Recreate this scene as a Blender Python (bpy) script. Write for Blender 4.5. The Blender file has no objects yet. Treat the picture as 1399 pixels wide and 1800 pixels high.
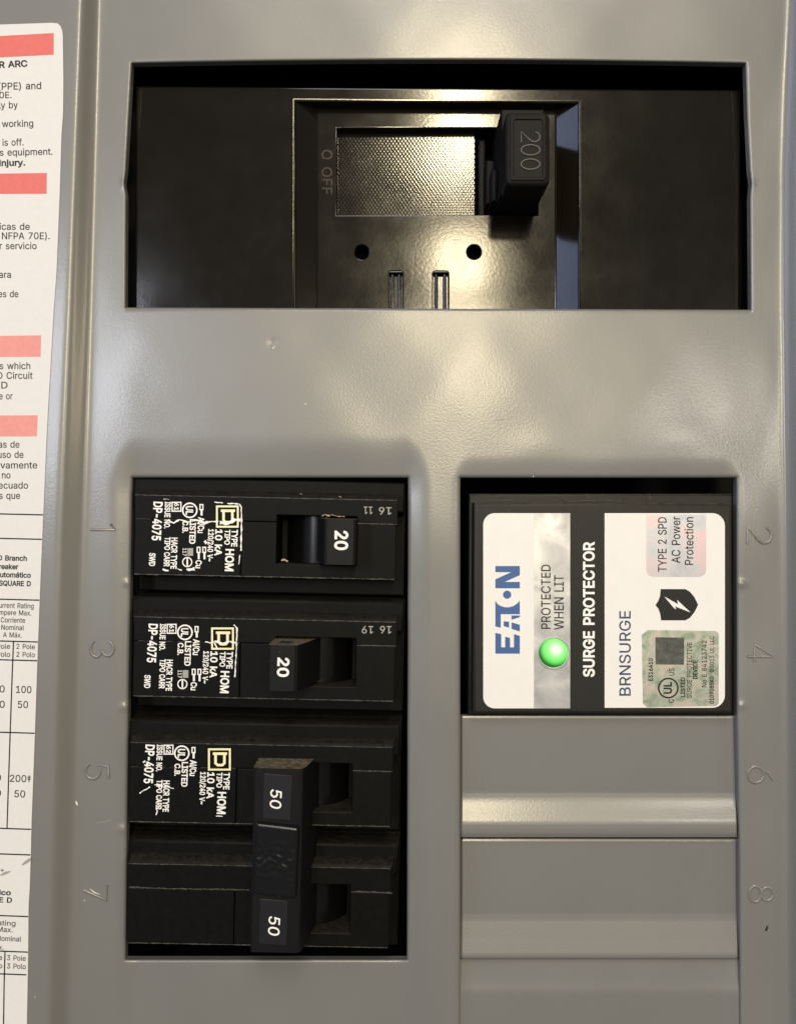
import bpy, bmesh, math, random
import numpy as np
from mathutils import Vector
from mathutils.geometry import tessellate_polygon

random.seed(7); rng = np.random.default_rng(7)
S = bpy.context.scene
COL = S.collection
K = 0.1193e-3          # metres per photo pixel on the cover sheet (25.4 mm breaker pitch = 213 px)
D = 180.0              # camera distance from the cover sheet, mm
Z0 = 1.4               # the panel hangs at chest height

# ------------------------------------------------------------------ camera, world, lamps, exposure
cam = bpy.data.cameras.new('camera'); co = bpy.data.objects.new('camera', cam); COL.objects.link(co)
co.location = (0, -D/1000, Z0); co.rotation_euler = (math.pi/2, 0, 0)
cam.sensor_fit = 'VERTICAL'; cam.angle = 2*math.atan(900*K/(D/1000)); cam.clip_start = 0.01; cam.clip_end = 50
S.camera = co
w = bpy.data.worlds.new('World'); S.world = w; w.use_nodes = True
bg = w.node_tree.nodes['Background']; bg.inputs[0].default_value = (1.0, 0.98, 0.96, 1); bg.inputs[1].default_value = 0.15

def lamp(name, pos, target, sx, sy, power, col):
    """an area lamp; pos and target are (right, up, out from the panel) in metres"""
    l = bpy.data.lights.new(name, 'AREA'); l.shape = 'RECTANGLE'; l.size = sx; l.size_y = sy
    l.energy = power; l.color = col
    o = bpy.data.objects.new(name, l); COL.objects.link(o)
    p = Vector((pos[0], -pos[2], Z0+pos[1])); t = Vector((target[0], -target[2], Z0+target[1]))
    o.location = p; o.rotation_euler = (t-p).to_track_quat('-Z', 'Y').to_euler()
    return o
lamp('ceiling_bounce_fill', (0.05, 0.95, 0.85), (0, 0.0, 0), 0.5, 0.5, 6.5, (1.0, 0.97, 0.93))  # soft fill added for the diffuse light, standing in for ceiling bounce
# a row of ceiling downlights running away behind the camera
for z, e in ((1.54, 4.0), (1.92, 6.0), (2.9, 7.0), (4.4, 23.0), (7.5, 82.0)):
    lamp('downlight', (0.018+0.072*z, 0.90, z), (0, 0, 0), 0.09*z/1.5, 0.09*z/1.5, e, (1.0, 0.85, 0.56))
lamp('hall_lamp', (0.90, 0.25, 2.4), (0, 0, 0), 0.24, 0.24, 7.0, (1.0, 0.92, 0.78))
lamp('side_window', (-1.25, 0.50, 0.65), (0, 0, 0), 0.7, 0.9, 7.0, (0.55, 0.66, 1.0))
lamp('far_window', (-0.84, 0.32, 2.0), (0, 0, 0), 0.24, 0.5, 13.0, (0.86, 0.90, 1.0))
lamp('floor_lamp', (1.20, 0.22, 0.60), (0, 0, 0), 0.22, 0.30, 2.2, (1.0, 0.80, 0.48))
S.view_settings.view_transform = 'Standard'; S.view_settings.look = 'None'
S.view_settings.exposure = -0.08; S.view_settings.gamma = 1.0

# ------------------------------------------------------------------ helpers
def XY(px, py, h=0.0):
    """photo pixel seen at height h (mm above the cover sheet) -> metres on the panel (right, up)"""
    f = 1 - h/D
    return ((px-699.5)*K*f, (900-py)*K*f)
def rect(x0, y0, x1, y1, h=0.0):
    return [XY(x0, y0, h), XY(x1, y0, h), XY(x1, y1, h), XY(x0, y1, h)]
def rrect(x0, y0, x1, y1, r, h=0.0, n=6, corners=(1, 1, 1, 1)):
    pts = []
    for k, (cx, cy, a0) in enumerate(((x0+r, y0+r, 180), (x1-r, y0+r, 270), (x1-r, y1-r, 0), (x0+r, y1-r, 90))):
        if not corners[k]:
            pts.append(XY((x0, x1, x1, x0)[k], (y0, y0, y1, y1)[k], h)); continue
        for i in range(n+1):
            a = math.radians(a0+90*i/n); pts.append(XY(cx+r*math.cos(a), cy+r*math.sin(a), h))
    return pts
def circ(cx, cy, r, h=0.0, n=28):
    return [XY(cx+r*math.cos(2*math.pi*i/n), cy+r*math.sin(2*math.pi*i/n), h) for i in range(n)]
def area(p): return 0.5*sum(p[i][0]*p[(i+1) % len(p)][1]-p[(i+1) % len(p)][0]*p[i][1] for i in range(len(p)))
def ccw(p): return list(p) if area(p) > 0 else list(reversed(p))
def inset(p, d):
    """move a ccw outline inwards by d (outwards when d < 0), mitred"""
    out = []; n = len(p)
    for i in range(n):
        a, b, c = p[i-1], p[i], p[(i+1) % n]
        e1 = Vector((b[0]-a[0], b[1]-a[1])); e2 = Vector((c[0]-b[0], c[1]-b[1]))
        e1.normalize(); e2.normalize()
        n1 = Vector((-e1.y, e1.x)); n2 = Vector((-e2.y, e2.x)); m = n1+n2
        k = max(0.3, 1+n1.dot(n2)); out.append((b[0]+m.x*d/k, b[1]+m.y*d/k))
    return out

class MB:
    """collects geometry (right, up, height in metres) for ONE mesh object"""
    def __init__(s): s.bm = bmesh.new()
    def v(s, x, y, z): return s.bm.verts.new((x, -z, Z0+y))
    def face(s, vs):
        try: return s.bm.faces.new(vs)
        except ValueError: return None
    def quad(s, *pts): return s.face([s.v(*p) for p in pts])
    def plate(s, outer, z0, z1, bev=0.0, holes=(), seg=3, bottom=False):
        """outline (metres) extruded from z0 to z1 (mm) with a rounded top edge, holes cut right through"""
        z0 *= 1e-3; z1 *= 1e-3; bev *= 1e-3; tops = []; lows = []
        for k, loop in enumerate([outer]+list(holes)):
            base = ccw(loop); sg = 1 if k == 0 else -1
            layers = [(z0, 0)]
            if bev > 0:
                for i in range(seg+1):
                    a = math.pi/2*i/seg; layers.append((z1-bev+bev*math.sin(a), bev*(1-math.cos(a))))
            else: layers.append((z1, 0))
            prev = None
            for z, d in layers:
                pts = inset(base, d*sg) if d else base
                ring = [s.v(x, y, z) for x, y in pts]
                if prev:
                    n = len(ring)
                    for i in range(n): s.face([prev[i], prev[(i+1) % n], ring[(i+1) % n], ring[i]])
                else: lows.append(ring)
                prev = ring
            tops.append(prev)
        if len(tops) == 1:
            ff = s.face(tops[0])
            if ff: ff.material_index = 1
            if bottom: s.face(list(reversed(lows[0])))
        else:
            flat_ = [v_ for r in tops for v_ in r]
            for t in tessellate_polygon([[Vector((v_.co.x, v_.co.z, 0)) for v_ in r] for r in tops]):
                ff = s.face([flat_[i] for i in t])
                if ff: ff.material_index = 1
        return s
    def prism(s, frame, prof, b0, b1, cap=True):
        """profile [(a px, z mm)] swept along b of a breaker frame"""
        r0 = [s.v(*frame(a, b0), z*1e-3) for a, z in prof]; r1 = [s.v(*frame(a, b1), z*1e-3) for a, z in prof]
        n = len(prof)
        for i in range(n): s.face([r0[i], r0[(i+1) % n], r1[(i+1) % n], r1[i]])
        if cap: s.face(r0); s.face(list(reversed(r1)))
        return s
    def tube(s, pts, r, flat=1.0, n=8):
        """round cord through points (right, up, height in metres); flat squashes its height"""
        rings = []; m = len(pts)
        for i, p in enumerate(pts):
            a = pts[max(0, i-1)]; b = pts[min(m-1, i+1)]
            t = Vector((b[0]-a[0], b[1]-a[1], 0)); t.normalize(); nn = Vector((-t.y, t.x, 0))
            rr = r[i] if isinstance(r, (list, tuple)) else r
            rings.append([s.v(p[0]+nn.x*rr*math.cos(q), p[1]+nn.y*rr*math.cos(q), p[2]+rr*flat*math.sin(q))
                          for q in [2*math.pi*j/n for j in range(n)]])
        for i in range(m-1):
            for j in range(n): s.face([rings[i][j], rings[i][(j+1) % n], rings[i+1][(j+1) % n], rings[i+1][j]])
        s.face(rings[0]); s.face(list(reversed(rings[-1])))
        return s
    def ribbon(s, pts, wd, h, jit=0.0):
        """flat print or scratch along photo pixels, wd px wide, at height h mm"""
        L = []; R = []; m = len(pts)
        for i, p in enumerate(pts):
            a = pts[max(0, i-1)]; b = pts[min(m-1, i+1)]
            t = Vector((b[0]-a[0], b[1]-a[1])); t.normalize()
            ww = (wd[i] if isinstance(wd, (list, tuple)) else wd)/2*(1+jit*random.uniform(-1, 1))
            L.append(s.v(*XY(p[0]-t.y*ww, p[1]+t.x*ww, h), h*1e-3)); R.append(s.v(*XY(p[0]+t.y*ww, p[1]-t.x*ww, h), h*1e-3))
        for i in range(m-1): s.face([L[i], L[i+1], R[i+1], R[i]])
        return s
    def poly(s, pts, h):
        s.face([s.v(*XY(x, y, h), h*1e-3) for x, y in pts]); return s
    def build(s, name, mat, parent=None, sharp=32, recalc=True, up=False):
        if recalc: bmesh.ops.recalc_face_normals(s.bm, faces=s.bm.faces)
        if up:
            for f in s.bm.faces:
                f.normal_update()
                if f.normal.y > 0: f.normal_flip()
        if parent is not None: bmesh.ops.translate(s.bm, verts=s.bm.verts, vec=-Vector(parent['_o']))
        me = bpy.data.meshes.new(name); s.bm.to_mesh(me); s.bm.free()
        me.materials.append(mat)
        if len(me.polygons):
            mi = np.zeros(len(me.polygons), np.int32); me.polygons.foreach_get('material_index', mi)   # 1 marks flat tops
            me.polygons.foreach_set('use_smooth', [True]*len(mi)); me.polygons.foreach_set('material_index', mi*0)
            me.set_sharp_from_angle(angle=math.radians(sharp)); me.polygons.foreach_set('use_smooth', (mi == 0)); me.update()
        return link(name, me, parent)
def link(name, me, parent):
    o = bpy.data.objects.new(name, me); COL.objects.link(o)
    if parent is not None: o.parent = parent; o['_o'] = parent['_o']
    return o
def thing(name, label, cat, px, py, h, group=None):
    o = bpy.data.objects.new(name, None); COL.objects.link(o); o.empty_display_size = 0.01
    x, y = XY(px, py, h); o.location = (x, -h*1e-3, Z0+y); o['_o'] = list(o.location)
    o['label'] = label; o['category'] = cat
    if group: o['group'] = group
    return o

# letter shapes as outlines already cut into triangles: character, advance, points, faces; two weights each (regular, bold)
GLYPHS = """
( 273 82,207,83,245,87,284,94,325,102,365,113,405,125,443,139,480,154,513,172,546,247,546,226,500,211,464,198,426,186,388,176,350,168,312,163,275,159,240,158,207,159,177,162,146,167,116,174,85,183,52,195,19,208,-17,224,-54,247,-103,172,-103,144,-49,122,1,105,53,92,104,85,156 0.34.20,20.19.0,1.0.19,19.18.1,2.1.18,28.27.29,11.10.9,29.27.30,27.26.30,26.25.30,31.30.25,25.24.31,32.31.24,24.23.32,33.32.23,23.22.33,22.21.33,34.33.21,20.34.21,2.18.17,3.2.17,17.16.3,4.3.16,16.15.4,5.4.15,15.14.5,6.5.14,14.13.6,7.6.13,13.12.7,8.7.12,12.11.8,11.9.8
( 273 63,206,64,246,68,287,75,328,84,370,94,410,107,450,121,487,137,521,161,565,277,565,243,493,229,457,216,420,204,383,195,346,187,309,182,273,178,239,177,207,178,178,181,149,186,119,193,89,202,58,213,25,226,-9,241,-46,277,-122,161,-122,127,-58,104,-6,86,47,73,101,66,154 1.0.19,28.27.29,30.29.27,27.26.30,26.25.30,31.30.25,25.24.31,32.31.24,24.23.32,33.32.23,23.22.33,22.21.33,34.33.21,21.20.34,0.34.20,19.0.20,1.19.18,2.1.18,18.17.2,3.2.17,17.16.3,4.3.16,16.15.4,5.4.15,15.14.5,6.5.14,14.13.6,7.6.13,13.12.7,8.7.12,12.11.8,9.8.11,11.10.9
) 273 26,-103,50,-53,66,-15,79,20,90,54,99,86,106,118,111,148,114,177,115,207,114,240,110,275,105,312,97,350,87,388,76,426,62,464,48,500,26,546,101,546,119,513,134,480,148,443,161,405,171,365,180,325,186,284,190,245,191,206,188,155,181,103,168,51,151,0,129,-50,101,-103 1.0.34,18.17.19,30.29.7,8.7.29,29.28.8,9.8.28,28.27.9,10.9.27,27.26.10,1.34.33,2.1.33,33.32.2,3.2.32,4.3.32,32.31.4,5.4.31,31.30.5,6.5.30,30.7.6,10.26.11,26.25.11,12.11.25,25.24.12,13.12.24,24.23.13,14.13.23,23.22.14,15.14.22,22.21.15,16.15.21,21.20.16,17.16.20,19.17.20
) 273 -4,-122,32,-45,48,-8,61,27,72,60,81,91,88,121,92,150,95,179,96,207,95,239,92,273,86,309,79,346,69,383,58,420,45,457,30,493,-4,565,112,565,136,521,152,487,166,450,179,410,190,370,198,328,205,287,209,246,210,206,207,153,200,99,186,46,169,-7,146,-59,112,-122 29.28.8,9.8.28,28.27.9,1.0.34,34.33.1,2.1.33,33.32.2,3.2.32,4.3.32,32.31.4,5.4.31,31.30.5,6.5.30,7.6.30,30.29.7,29.8.7,9.27.10,27.26.10,11.10.26,26.25.11,12.11.25,25.24.12,13.12.24,24.23.13,14.13.23,23.22.14,15.14.22,22.21.15,16.15.21,21.20.16,17.16.20,20.19.17,18.17.19
+ 453 191,27,191,371,262,371,262,27,54,165,54,233,398,233,398,165,191,233,262,233,262,165,191,165 8.11.9,11.8.4,9.10.7,5.4.8,2.1.8,9.2.8,7.6.9,0.3.10,11.0.10,10.9.11
+ 453 172,8,172,390,281,390,281,8,35,146,35,252,417,252,417,146,172,252,281,252,281,146,172,146 8.11.9,11.8.4,9.10.7,5.4.8,2.1.8,9.2.8,7.6.9,0.3.10,11.0.10,10.9.11
- 453 344,251,344,181,107,181,107,251 3.2.1,1.0.3
- 453 363,270,363,162,88,162,88,270 3.2.1,1.0.3
. 188 95,-11,82,-10,69,-5,58,4,49,15,44,27,42,41,44,55,49,67,58,78,69,87,82,92,95,94,109,92,122,87,133,78,141,67,146,55,148,41,146,27,141,15,133,4,122,-5,109,-10 6.5.4,7.6.9,9.8.7,1.0.2,3.2.0,6.4.3,9.6.3,22.21.23,19.18.20,18.17.15,16.15.17,20.18.21,18.15.12,13.12.15,14.13.15,23.21.0,21.18.0,18.12.0,3.0.12,9.3.12,10.9.12,11.10.12
. 188 95,-31,77,-28,59,-21,45,-10,33,5,26,22,23,41,26,60,33,77,45,92,59,104,77,111,95,113,114,111,131,104,146,92,158,77,165,60,167,41,165,22,158,5,146,-10,131,-21,114,-28 6.5.4,7.6.9,9.8.7,1.0.2,3.2.0,6.4.3,9.6.3,22.21.23,19.18.20,18.17.15,16.15.17,20.18.21,18.15.12,13.12.15,14.13.15,23.21.0,21.18.0,18.12.0,3.0.12,9.3.12,10.9.12,11.10.12
/ 249 244,540,76,-83,5,-83,173,540 0.3.1,2.1.3
/ 249 269,559,91,-102,-20,-102,158,559 0.3.1,2.1.3
0 453 227,-14,189,-10,156,0,126,18,100,43,79,74,62,111,50,153,43,201,41,254,43,307,50,355,63,397,79,434,100,465,126,490,156,508,190,519,227,523,264,519,297,508,327,490,353,465,374,434,391,397,403,355,410,307,412,254,410,201,403,153,391,111,374,74,353,43,328,18,298,0,264,-10,227,57,249,59,268,66,285,79,301,96,313,119,323,146,331,178,335,214,337,254,335,295,331,331,323,363,313,390,301,412,285,430,268,442,249,450,227,452,205,450,185,442,168,430,153,412,140,390,130,363,122,331,118,295,116,254,118,214,122,178,130,146,140,119,153,96,168,79,185,66,205,59 8.7.65,65.64.8,9.8.64,64.63.9,63.62.9,10.9.62,62.61.10,11.10.61,1.71.2,71.70.2,56.55.16,55.17.16,2.70.3,70.69.3,4.3.69,69.68.4,5.4.68,68.67.5,6.5.67,67.66.6,7.6.66,65.7.66,11.61.60,12.11.60,60.59.12,13.12.59,59.58.13,14.13.58,58.57.14,15.14.57,57.56.15,56.16.15,37.0.35,18.53.19,37.35.34,38.37.34,53.52.20,19.53.20,29.28.43,44.43.28,28.27.44,45.44.27,46.45.27,27.26.46,47.46.26,26.25.47,38.34.33,39.38.33,33.32.39,40.39.32,32.31.40,41.40.31,31.30.41,42.41.30,30.29.42,29.43.42,47.25.48,25.24.48,49.48.24,24.23.49,50.49.23,23.22.50,51.50.22,22.21.51,52.51.21,20.52.21,71.1.0,36.71.0,0.37.36,53.18.54,55.54.18,17.55.18
0 453 227,-33,186,-29,148,-17,114,3,85,31,62,65,44,104,32,149,24,199,22,254,24,309,32,359,45,404,63,444,86,478,114,505,148,526,186,538,227,542,268,538,305,526,339,505,368,478,391,444,409,404,421,359,429,309,431,254,429,199,421,149,409,104,391,65,368,31,339,3,306,-17,268,-29,227,76,244,78,259,83,273,93,285,107,296,127,305,151,312,181,316,215,318,254,316,293,312,328,305,357,296,382,285,401,273,416,259,426,244,431,227,433,209,431,194,426,181,416,168,401,157,382,148,357,141,328,137,293,135,254,137,215,141,181,148,151,157,127,168,107,181,93,194,83,209,78 8.7.65,65.64.8,9.8.64,64.63.9,63.62.9,10.9.62,62.61.10,11.10.61,1.71.2,71.70.2,56.55.16,55.17.16,2.70.3,70.69.3,4.3.69,69.68.4,5.4.68,68.67.5,6.5.67,67.66.6,7.6.66,65.7.66,11.61.60,12.11.60,60.59.12,13.12.59,59.58.13,14.13.58,58.57.14,15.14.57,57.56.15,56.16.15,37.0.35,18.53.19,37.35.34,38.37.34,53.52.20,19.53.20,29.28.43,44.43.28,28.27.44,45.44.27,46.45.27,27.26.46,47.46.26,26.25.47,38.34.33,39.38.33,33.32.39,40.39.32,32.31.40,41.40.31,31.30.41,42.41.30,30.29.42,29.43.42,47.25.48,25.24.48,49.48.24,24.23.49,50.49.23,23.22.50,51.50.22,22.21.51,52.51.21,20.52.21,71.1.0,36.71.0,0.37.36,53.18.54,55.54.18,17.55.18
1 453 69,-7,69,62,398,62,398,-7,283,516,283,-7,205,-7,205,441,212,441,79,344,79,430,196,516,283,62,205,62,205,437 1.0.6,12.13.6,3.2.5,13.12.8,10.9.7,11.10.7,7.8.11,8.4.11,4.8.12,5.2.12,6.5.12,1.6.13,7.9.14,8.7.14,13.8.14
1 453 50,-26,50,81,417,81,417,-26,302,535,302,-26,186,-26,186,422,218,422,60,306,60,440,190,535,302,81,186,81,186,399 1.0.6,7.10.9,3.2.5,13.12.8,11.8.4,12.13.6,8.11.7,10.7.11,4.8.12,5.2.12,6.5.12,1.6.13,7.9.14,8.7.14,13.8.14
2 453 57,-7,57,50,229,234,247,253,263,271,277,287,288,302,297,316,304,329,309,343,312,357,313,371,312,388,308,402,302,415,293,426,283,435,270,443,256,448,240,451,224,453,206,451,190,447,176,441,163,433,153,423,145,410,139,396,135,380,134,355,58,355,61,392,68,420,80,446,96,468,116,487,140,502,166,514,194,520,225,523,255,520,283,514,309,503,332,488,351,470,367,449,379,425,386,400,388,373,387,353,383,334,377,315,369,296,357,276,342,254,323,231,299,204,272,175,160,58,160,64,396,64,396,-7,165,64 1.0.58,29.28.30,31.30.28,28.27.31,32.31.27,33.32.27,27.26.33,34.33.26,26.25.34,25.35.34,38.22.21,21.20.38,37.23.22,22.38.37,18.40.19,39.19.40,19.39.20,38.20.39,1.58.59,59.2.1,35.25.24,36.35.24,24.23.36,23.37.36,49.48.11,55.54.5,6.5.54,54.53.6,7.6.53,53.52.7,8.7.52,52.51.8,9.8.51,51.50.9,10.9.50,50.49.10,49.11.10,11.48.12,48.47.12,47.46.12,13.12.46,46.45.13,14.13.45,45.44.14,15.14.44,44.43.15,16.15.43,42.16.43,58.0.61,61.60.58,58.60.62,59.58.62,2.59.57,57.56.2,3.2.56,4.3.56,56.55.4,55.5.4,16.42.17,42.41.17,18.17.41,40.18.41,57.59.62
2 453 38,-26,38,58,215,247,233,266,249,283,262,299,272,313,281,325,287,337,291,348,293,359,294,371,293,384,290,395,286,405,279,413,271,420,262,426,250,430,238,433,224,433,209,432,196,429,185,425,176,418,168,410,162,401,157,390,154,377,151,336,37,336,42,395,50,427,64,456,82,481,104,502,131,519,160,532,192,539,225,542,258,539,289,532,318,520,344,503,365,483,383,459,397,432,405,403,407,373,406,351,402,329,395,308,386,287,373,265,357,243,337,219,314,192,286,162,179,50,179,83,415,83,415,-26,210,83 29.28.30,31.30.28,28.27.31,32.31.27,33.32.27,27.26.33,34.33.26,26.25.34,25.35.34,38.22.21,39.20.19,18.40.19,39.19.40,20.39.21,38.21.39,1.0.58,58.59.1,59.2.1,35.25.24,36.35.24,24.23.36,37.36.23,23.22.37,22.38.37,55.54.5,6.5.54,54.53.6,7.6.53,53.52.7,8.7.52,52.51.8,9.8.51,51.50.9,10.9.50,50.49.10,11.10.49,49.48.11,12.11.48,48.47.12,47.46.12,13.12.46,46.45.13,14.13.45,45.44.14,15.14.44,44.43.15,16.15.43,43.42.16,58.0.61,61.60.58,58.60.62,59.58.62,2.59.57,57.56.2,3.2.56,4.3.56,56.55.4,55.5.4,16.42.17,42.41.17,18.17.41,40.18.41,57.59.62
3 453 218,-14,187,-12,158,-6,130,3,105,16,83,33,65,53,50,76,41,103,36,139,115,139,119,117,124,103,132,91,142,81,154,73,168,66,183,61,200,58,218,57,238,58,256,61,272,67,287,75,299,85,309,97,316,111,321,127,322,145,321,162,317,178,310,193,300,206,288,218,272,227,252,235,229,239,201,241,150,241,150,302,281,451,281,445,63,445,63,516,379,516,379,458,207,267,204,296,248,297,281,292,311,282,337,267,359,249,377,226,390,201,397,174,400,145,397,115,389,87,376,62,359,40,337,21,312,6,283,-5,252,-12,276,445,234,297 5.4.14,14.13.5,6.5.13,13.12.6,7.6.12,12.11.7,8.7.11,11.10.8,9.8.10,17.16.2,17.2.1,1.18.17,64.20.0,19.0.20,35.48.36,46.36.48,18.1.0,0.19.18,36.46.37,2.16.3,16.15.3,4.3.15,14.4.15,37.46.38,39.38.46,46.47.39,22.21.63,22.63.62,23.22.62,33.50.34,49.34.50,58.57.27,28.27.57,57.56.28,56.55.28,29.28.55,55.54.29,30.29.54,54.53.30,23.62.61,24.23.61,61.60.24,25.24.60,60.59.25,26.25.59,59.58.26,58.27.26,30.53.31,53.52.31,32.31.52,52.51.32,33.32.51,50.33.51,45.41.47,40.41.45,45.44.40,63.21.64,20.64.21,34.49.35,48.35.49,39.47.41,41.40.65,43.42.40,40.44.43,40.42.65,39.41.65,46.48.66,47.46.66,45.47.66
3 453 218,-33,184,-31,153,-25,122,-14,94,0,70,19,49,42,33,68,23,98,13,158,131,158,137,122,141,112,147,103,154,96,164,89,175,83,188,79,203,77,218,76,235,77,251,80,264,85,276,91,285,99,293,107,298,118,302,130,303,145,302,159,299,171,293,183,286,193,276,202,263,210,247,216,226,220,200,222,131,222,131,309,262,458,262,426,44,426,44,535,398,535,398,451,195,235,185,314,248,316,285,311,319,300,348,283,373,262,393,236,408,208,416,177,419,145,416,112,407,80,392,52,372,27,348,6,320,-11,289,-23,254,-31,234,426,269,313 6.5.13,13.12.6,7.6.12,12.11.7,8.7.11,11.10.8,9.8.10,18.0.19,19.0.20,0.18.1,17.1.18,46.37.36,47.46.48,1.17.2,17.16.2,3.2.16,16.15.3,4.3.15,15.14.4,5.4.14,13.5.14,37.46.38,39.38.46,46.47.39,39.47.41,57.56.28,56.55.28,29.28.55,55.54.29,22.63.62,23.22.62,62.61.23,24.23.61,61.60.24,25.24.60,60.59.25,26.25.59,59.58.26,27.26.58,58.57.27,57.28.27,29.54.30,54.53.30,31.30.53,53.52.31,32.31.52,52.51.32,33.32.51,51.50.33,34.33.50,49.34.50,45.41.48,40.41.45,45.44.40,20.0.64,21.20.64,64.63.21,63.22.21,34.49.35,47.48.41,43.42.40,40.44.43,40.42.65,41.40.65,39.41.65,36.35.49,66.46.49,46.36.49,48.46.66,45.48.66
4 453 33,98,33,160,243,516,323,516,116,164,116,170,420,170,420,98,275,-7,275,121,275,146,275,325,350,325,350,-7,119,170,275,98,275,170,350,170,350,98 1.0.4,1.4.5,5.2.1,4.0.9,4.9.10,2.5.3,4.10.14,5.4.14,3.5.14,16.17.11,17.16.10,8.13.15,9.0.15,14.10.16,12.11.17,7.6.17,18.7.17,15.18.9,18.17.10,10.9.18,18.15.13
4 453 14,79,14,166,232,535,356,535,135,159,135,189,439,189,439,79,256,-26,256,121,256,146,256,344,369,344,369,-26,152,189,256,79,256,189,369,189,369,79 1.0.4,1.4.5,4.0.9,4.9.10,1.5.2,4.10.14,5.4.14,3.2.5,3.5.14,16.17.11,17.16.10,8.13.15,9.0.15,14.10.16,12.11.17,7.6.17,18.7.17,15.18.9,18.17.10,10.9.18,18.15.13
5 453 221,-14,191,-12,163,-6,137,5,114,19,94,36,77,56,64,79,56,104,52,137,128,137,132,117,136,105,144,93,153,83,164,74,176,67,190,61,205,58,221,57,240,58,257,63,273,70,287,81,298,93,308,108,315,124,319,142,321,162,319,182,315,201,307,218,297,233,285,246,271,256,255,264,237,268,218,270,202,269,186,266,170,262,155,256,143,249,130,239,60,246,90,516,373,516,373,445,157,445,142,314,145,317,159,325,175,331,193,337,211,340,229,341,253,339,275,335,297,327,316,317,334,305,350,290,364,273,376,254,385,234,392,211,397,188,398,163,395,130,388,100,375,72,358,47,337,26,312,9,284,-4,254,-11 9.8.10,49.43.42,42.41.49,5.4.14,14.13.5,6.5.13,13.12.6,7.6.12,12.11.7,8.7.11,10.8.11,43.49.44,45.44.49,17.16.2,40.39.51,39.52.51,38.54.53,36.55.37,18.1.0,0.19.18,54.38.37,37.55.54,17.2.1,1.18.17,52.39.38,38.53.52,2.16.3,16.15.3,4.3.15,14.4.15,49.41.40,50.49.40,40.51.50,45.49.48,74.22.21,74.21.75,20.75.21,56.35.57,22.74.73,73.23.22,35.34.58,57.35.58,69.68.27,28.27.68,68.67.28,67.66.28,29.28.66,66.65.29,23.73.72,24.23.72,72.71.24,25.24.71,71.70.25,26.25.70,70.69.26,69.27.26,29.65.30,65.64.30,31.30.64,64.63.31,63.62.31,32.31.62,62.61.32,33.32.61,61.60.33,60.59.33,34.33.59,58.34.59,75.20.0,19.0.20,35.56.36,55.36.56,47.46.48,45.48.46
5 453 221,-33,188,-31,157,-24,128,-12,102,3,80,23,61,45,47,71,38,99,30,156,144,156,150,122,154,113,159,104,166,96,174,90,185,84,196,79,208,77,221,76,237,77,250,81,263,87,274,95,283,105,291,117,297,130,300,145,302,162,300,179,297,195,291,209,283,221,273,231,261,240,248,246,234,250,218,251,204,250,190,248,176,244,164,239,154,233,136,219,39,230,73,535,392,535,392,426,174,426,164,349,135,333,151,342,169,349,188,355,209,358,230,360,255,358,280,353,304,345,326,334,346,320,364,303,380,284,393,263,403,241,411,216,415,190,417,163,414,127,406,94,392,63,372,35,349,12,322,-7,291,-22,257,-30 50.43.42,42.41.50,6.5.13,13.12.6,7.6.12,12.11.7,8.7.11,11.10.8,9.8.10,43.50.44,45.44.50,36.55.37,0.19.18,54.38.37,37.55.54,0.18.1,18.17.1,39.38.52,53.52.38,38.54.53,1.17.2,17.16.2,3.2.16,16.15.3,4.3.15,15.14.4,5.4.14,13.5.14,50.41.40,51.50.40,40.39.51,39.52.51,49.48.51,50.51.48,45.50.48,21.20.75,21.75.74,22.21.74,56.35.57,68.67.28,67.66.28,22.74.73,23.22.73,73.72.23,24.23.72,72.71.24,25.24.71,71.70.25,26.25.70,70.69.26,69.68.26,27.26.68,68.28.27,28.66.29,66.65.29,30.29.65,65.64.30,31.30.64,64.63.31,63.62.31,32.31.62,62.61.32,33.32.61,61.60.33,60.59.33,34.33.59,59.58.34,35.34.58,57.35.58,75.20.0,19.0.20,35.56.36,55.36.56,47.46.48,45.48.46
6 453 226,-14,195,-11,165,-4,139,9,115,26,95,46,78,71,66,99,59,129,56,162,58,188,64,214,73,242,87,272,107,306,131,344,249,516,335,516,155,254,133,254,145,274,152,284,160,293,170,301,181,308,193,313,206,318,220,320,235,321,266,319,294,312,319,301,342,285,360,266,376,243,387,217,394,188,396,157,393,125,386,96,374,69,357,45,337,25,314,8,287,-4,258,-11,226,56,244,57,260,61,275,69,288,78,299,90,308,105,315,121,319,138,320,157,319,177,315,194,308,210,299,224,288,236,275,245,260,253,244,257,226,258,208,257,192,253,177,246,164,236,153,224,144,211,137,195,133,177,132,158,133,139,137,121,144,105,153,91,164,78,177,69,192,61,209,57,196,314 7.6.75,75.74.7,8.7.74,74.73.8,9.8.73,73.72.9,10.9.72,11.10.72,72.71.11,12.11.71,71.70.12,70.19.12,13.12.19,68.18.69,21.20.18,80.1.81,1.80.2,80.79.2,18.68.67,2.79.3,79.78.3,4.3.78,78.77.4,5.4.77,77.76.5,6.5.76,75.6.76,19.70.69,69.18.19,18.20.19,13.19.20,14.13.20,20.21.14,21.22.14,15.14.22,22.23.15,23.24.15,24.25.15,27.64.28,45.48.47,45.47.0,46.0.47,28.64.63,62.61.30,29.62.30,48.45.44,44.49.48,62.29.63,28.63.29,41.40.52,53.52.40,40.39.53,39.38.53,54.53.38,38.37.54,55.54.37,56.55.37,37.36.56,57.56.36,36.35.57,35.34.57,58.57.34,34.33.58,49.44.43,50.49.43,43.42.50,51.50.42,42.41.51,41.52.51,58.33.59,33.32.59,60.59.32,32.31.60,61.60.31,30.61.31,15.25.16,81.1.0,0.46.81,26.65.64,64.27.26,67.66.18,82.18.26,65.26.66,26.18.66,21.18.22,18.82.25,17.16.25,25.24.18,24.23.18,23.22.18,17.25.82
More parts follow.
